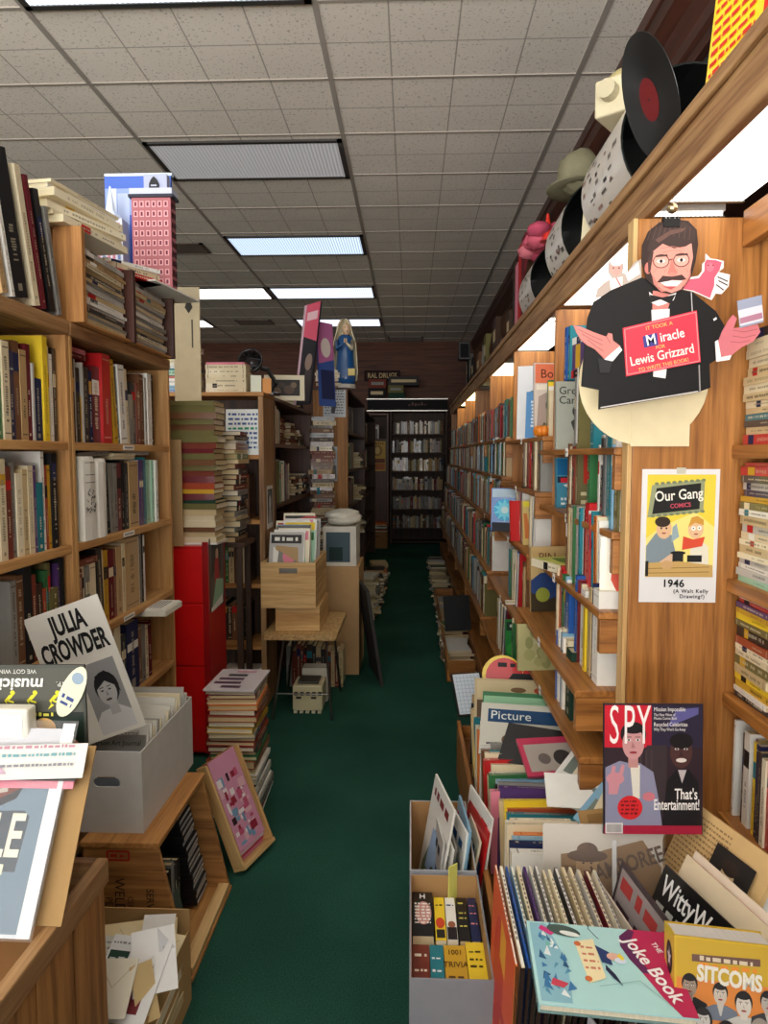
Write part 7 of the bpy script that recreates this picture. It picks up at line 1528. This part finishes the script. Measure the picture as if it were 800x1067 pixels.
gf(x0_+.02,.08,.042,(176,170,164),(44,40,40),(50,50,54)); gf(x0_+.055,.07,.042,(206,200,192),(46,42,42),(96,96,100),'long'); gf(x0_+.165,.06,.046,(210,204,196),(150,140,130),(120,118,120),'long'); gf(x0_+.1,.045,.05,(96,84,80),(30,26,26),(70,62,66)); a.r(x0_+.004,.004,x0_+w_-.004,.02,(70,30,80))
a.v=[(x,h_-(h_-y)*.74 if y>.004 else .004,z) for x,y,z in a.v]; a.v=[(x,max(y,.004),z) for x,y,z in a.v]; a.r(x0_+.004,.004,x0_+w_-.004,.06,(66,40,60)); a.build('cover_print',t)
text(t,'SITCOMS',.008,.178,.034,(226,220,206),z=.002,bold=.0014,sx=.92,rot=-3); a=Art(z=.0022); a.dashes(-.05,.055,.2015,.008,(214,196,170)); a.build('subtitle_print',t)
a=Art(z=0); a.e(0,.19,.018,.026,(28,28,34)); a.p([(math.cos(rad(90+k*36))*(.012 if k%2==0 else .005),.19+math.sin(rad(90+k*36))*(.017 if k%2==0 else .007)) for k in range(10)],(214,214,220)); a.e(0,.14,.014,.02,(240,150,60)); a.e(0,.06,.02,.03,(214,140,60))
o=a.build('spine_print',t); o.matrix_local=basis((x0_-.0006,0,-d_/2),(0,0,1),(0,1,0),(-1,0,0))
# support under the boxed book and joke book: dark open box
carton('carton','dark box under the boxed book, white folder beside it',.36,.66,.98,1.16,0,.41,(44,38,40))
sheet(frame((.315,1.06,.2505) if False else (.30,1.08,.0),(.3,-1,0),(.1,0,1)),.2,.48,(206,206,212),'white folder standing below the pale blue picture book','folder','folder',.003,mat='paper')
sheet(frame((.262,1.09,.0),(1,-.2,0),(0,.1,1)),.07,.48,(206,60,50),'red and yellow booklet upright below the pale blue picture book','booklet','booklet',.006,mat='gloss')
if 'mb' in STUFF:
    o = STUFF['mb'].build('shelved_books'); tag(o,'remaining rows of small dim books crowding the farther shelves','books','books on the farther shelves','stuff')
# ------------------------------------------------------------------ render look
sc = bpy.context.scene
w = bpy.data.worlds.new('world'); sc.world = w; w.use_nodes = True
nt = w.node_tree; bg = nt.nodes['Background']     # added daylight behind the camera, stronger below the horizon to brighten the ceiling
tc = nt.nodes.new('ShaderNodeTexCoord'); sx = nt.nodes.new('ShaderNodeSeparateXYZ'); nt.links.new(tc.outputs['Generated'], sx.inputs[0])
mr = nt.nodes.new('ShaderNodeMapRange'); mr.inputs[1].default_value = -.12; mr.inputs[2].default_value = .12; mr.inputs[3].default_value = 11; mr.inputs[4].default_value = 2.2
nt.links.new(sx.outputs['Z'], mr.inputs[0]); nt.links.new(mr.outputs[0], bg.inputs[1]); bg.inputs[0].default_value = (1,.98,.95,1)
sc.view_settings.view_transform = 'Standard'; sc.view_settings.look = 'None'; sc.view_settings.gamma = 1; sc.view_settings.use_curve_mapping = False
sc.view_settings.exposure = .5
sc.cycles.max_bounces = 8; sc.cycles.diffuse_bounces = 5; sc.cycles.use_denoising = True; sc.cycles.sample_clamp_indirect = 8
pl = bpy.data.lights.new('added_window_portal','AREA'); pl.shape='RECTANGLE'; pl.size=4.75; pl.size_y=2.6; pl.cycles.is_portal=True
po = bpy.data.objects.new('added_window_portal',pl); C.objects.link(po); po.location=(-1.5,-2.2,1.85); po.rotation_euler=(rad(90),0,0)  # guides sampling of the daylight through the added window
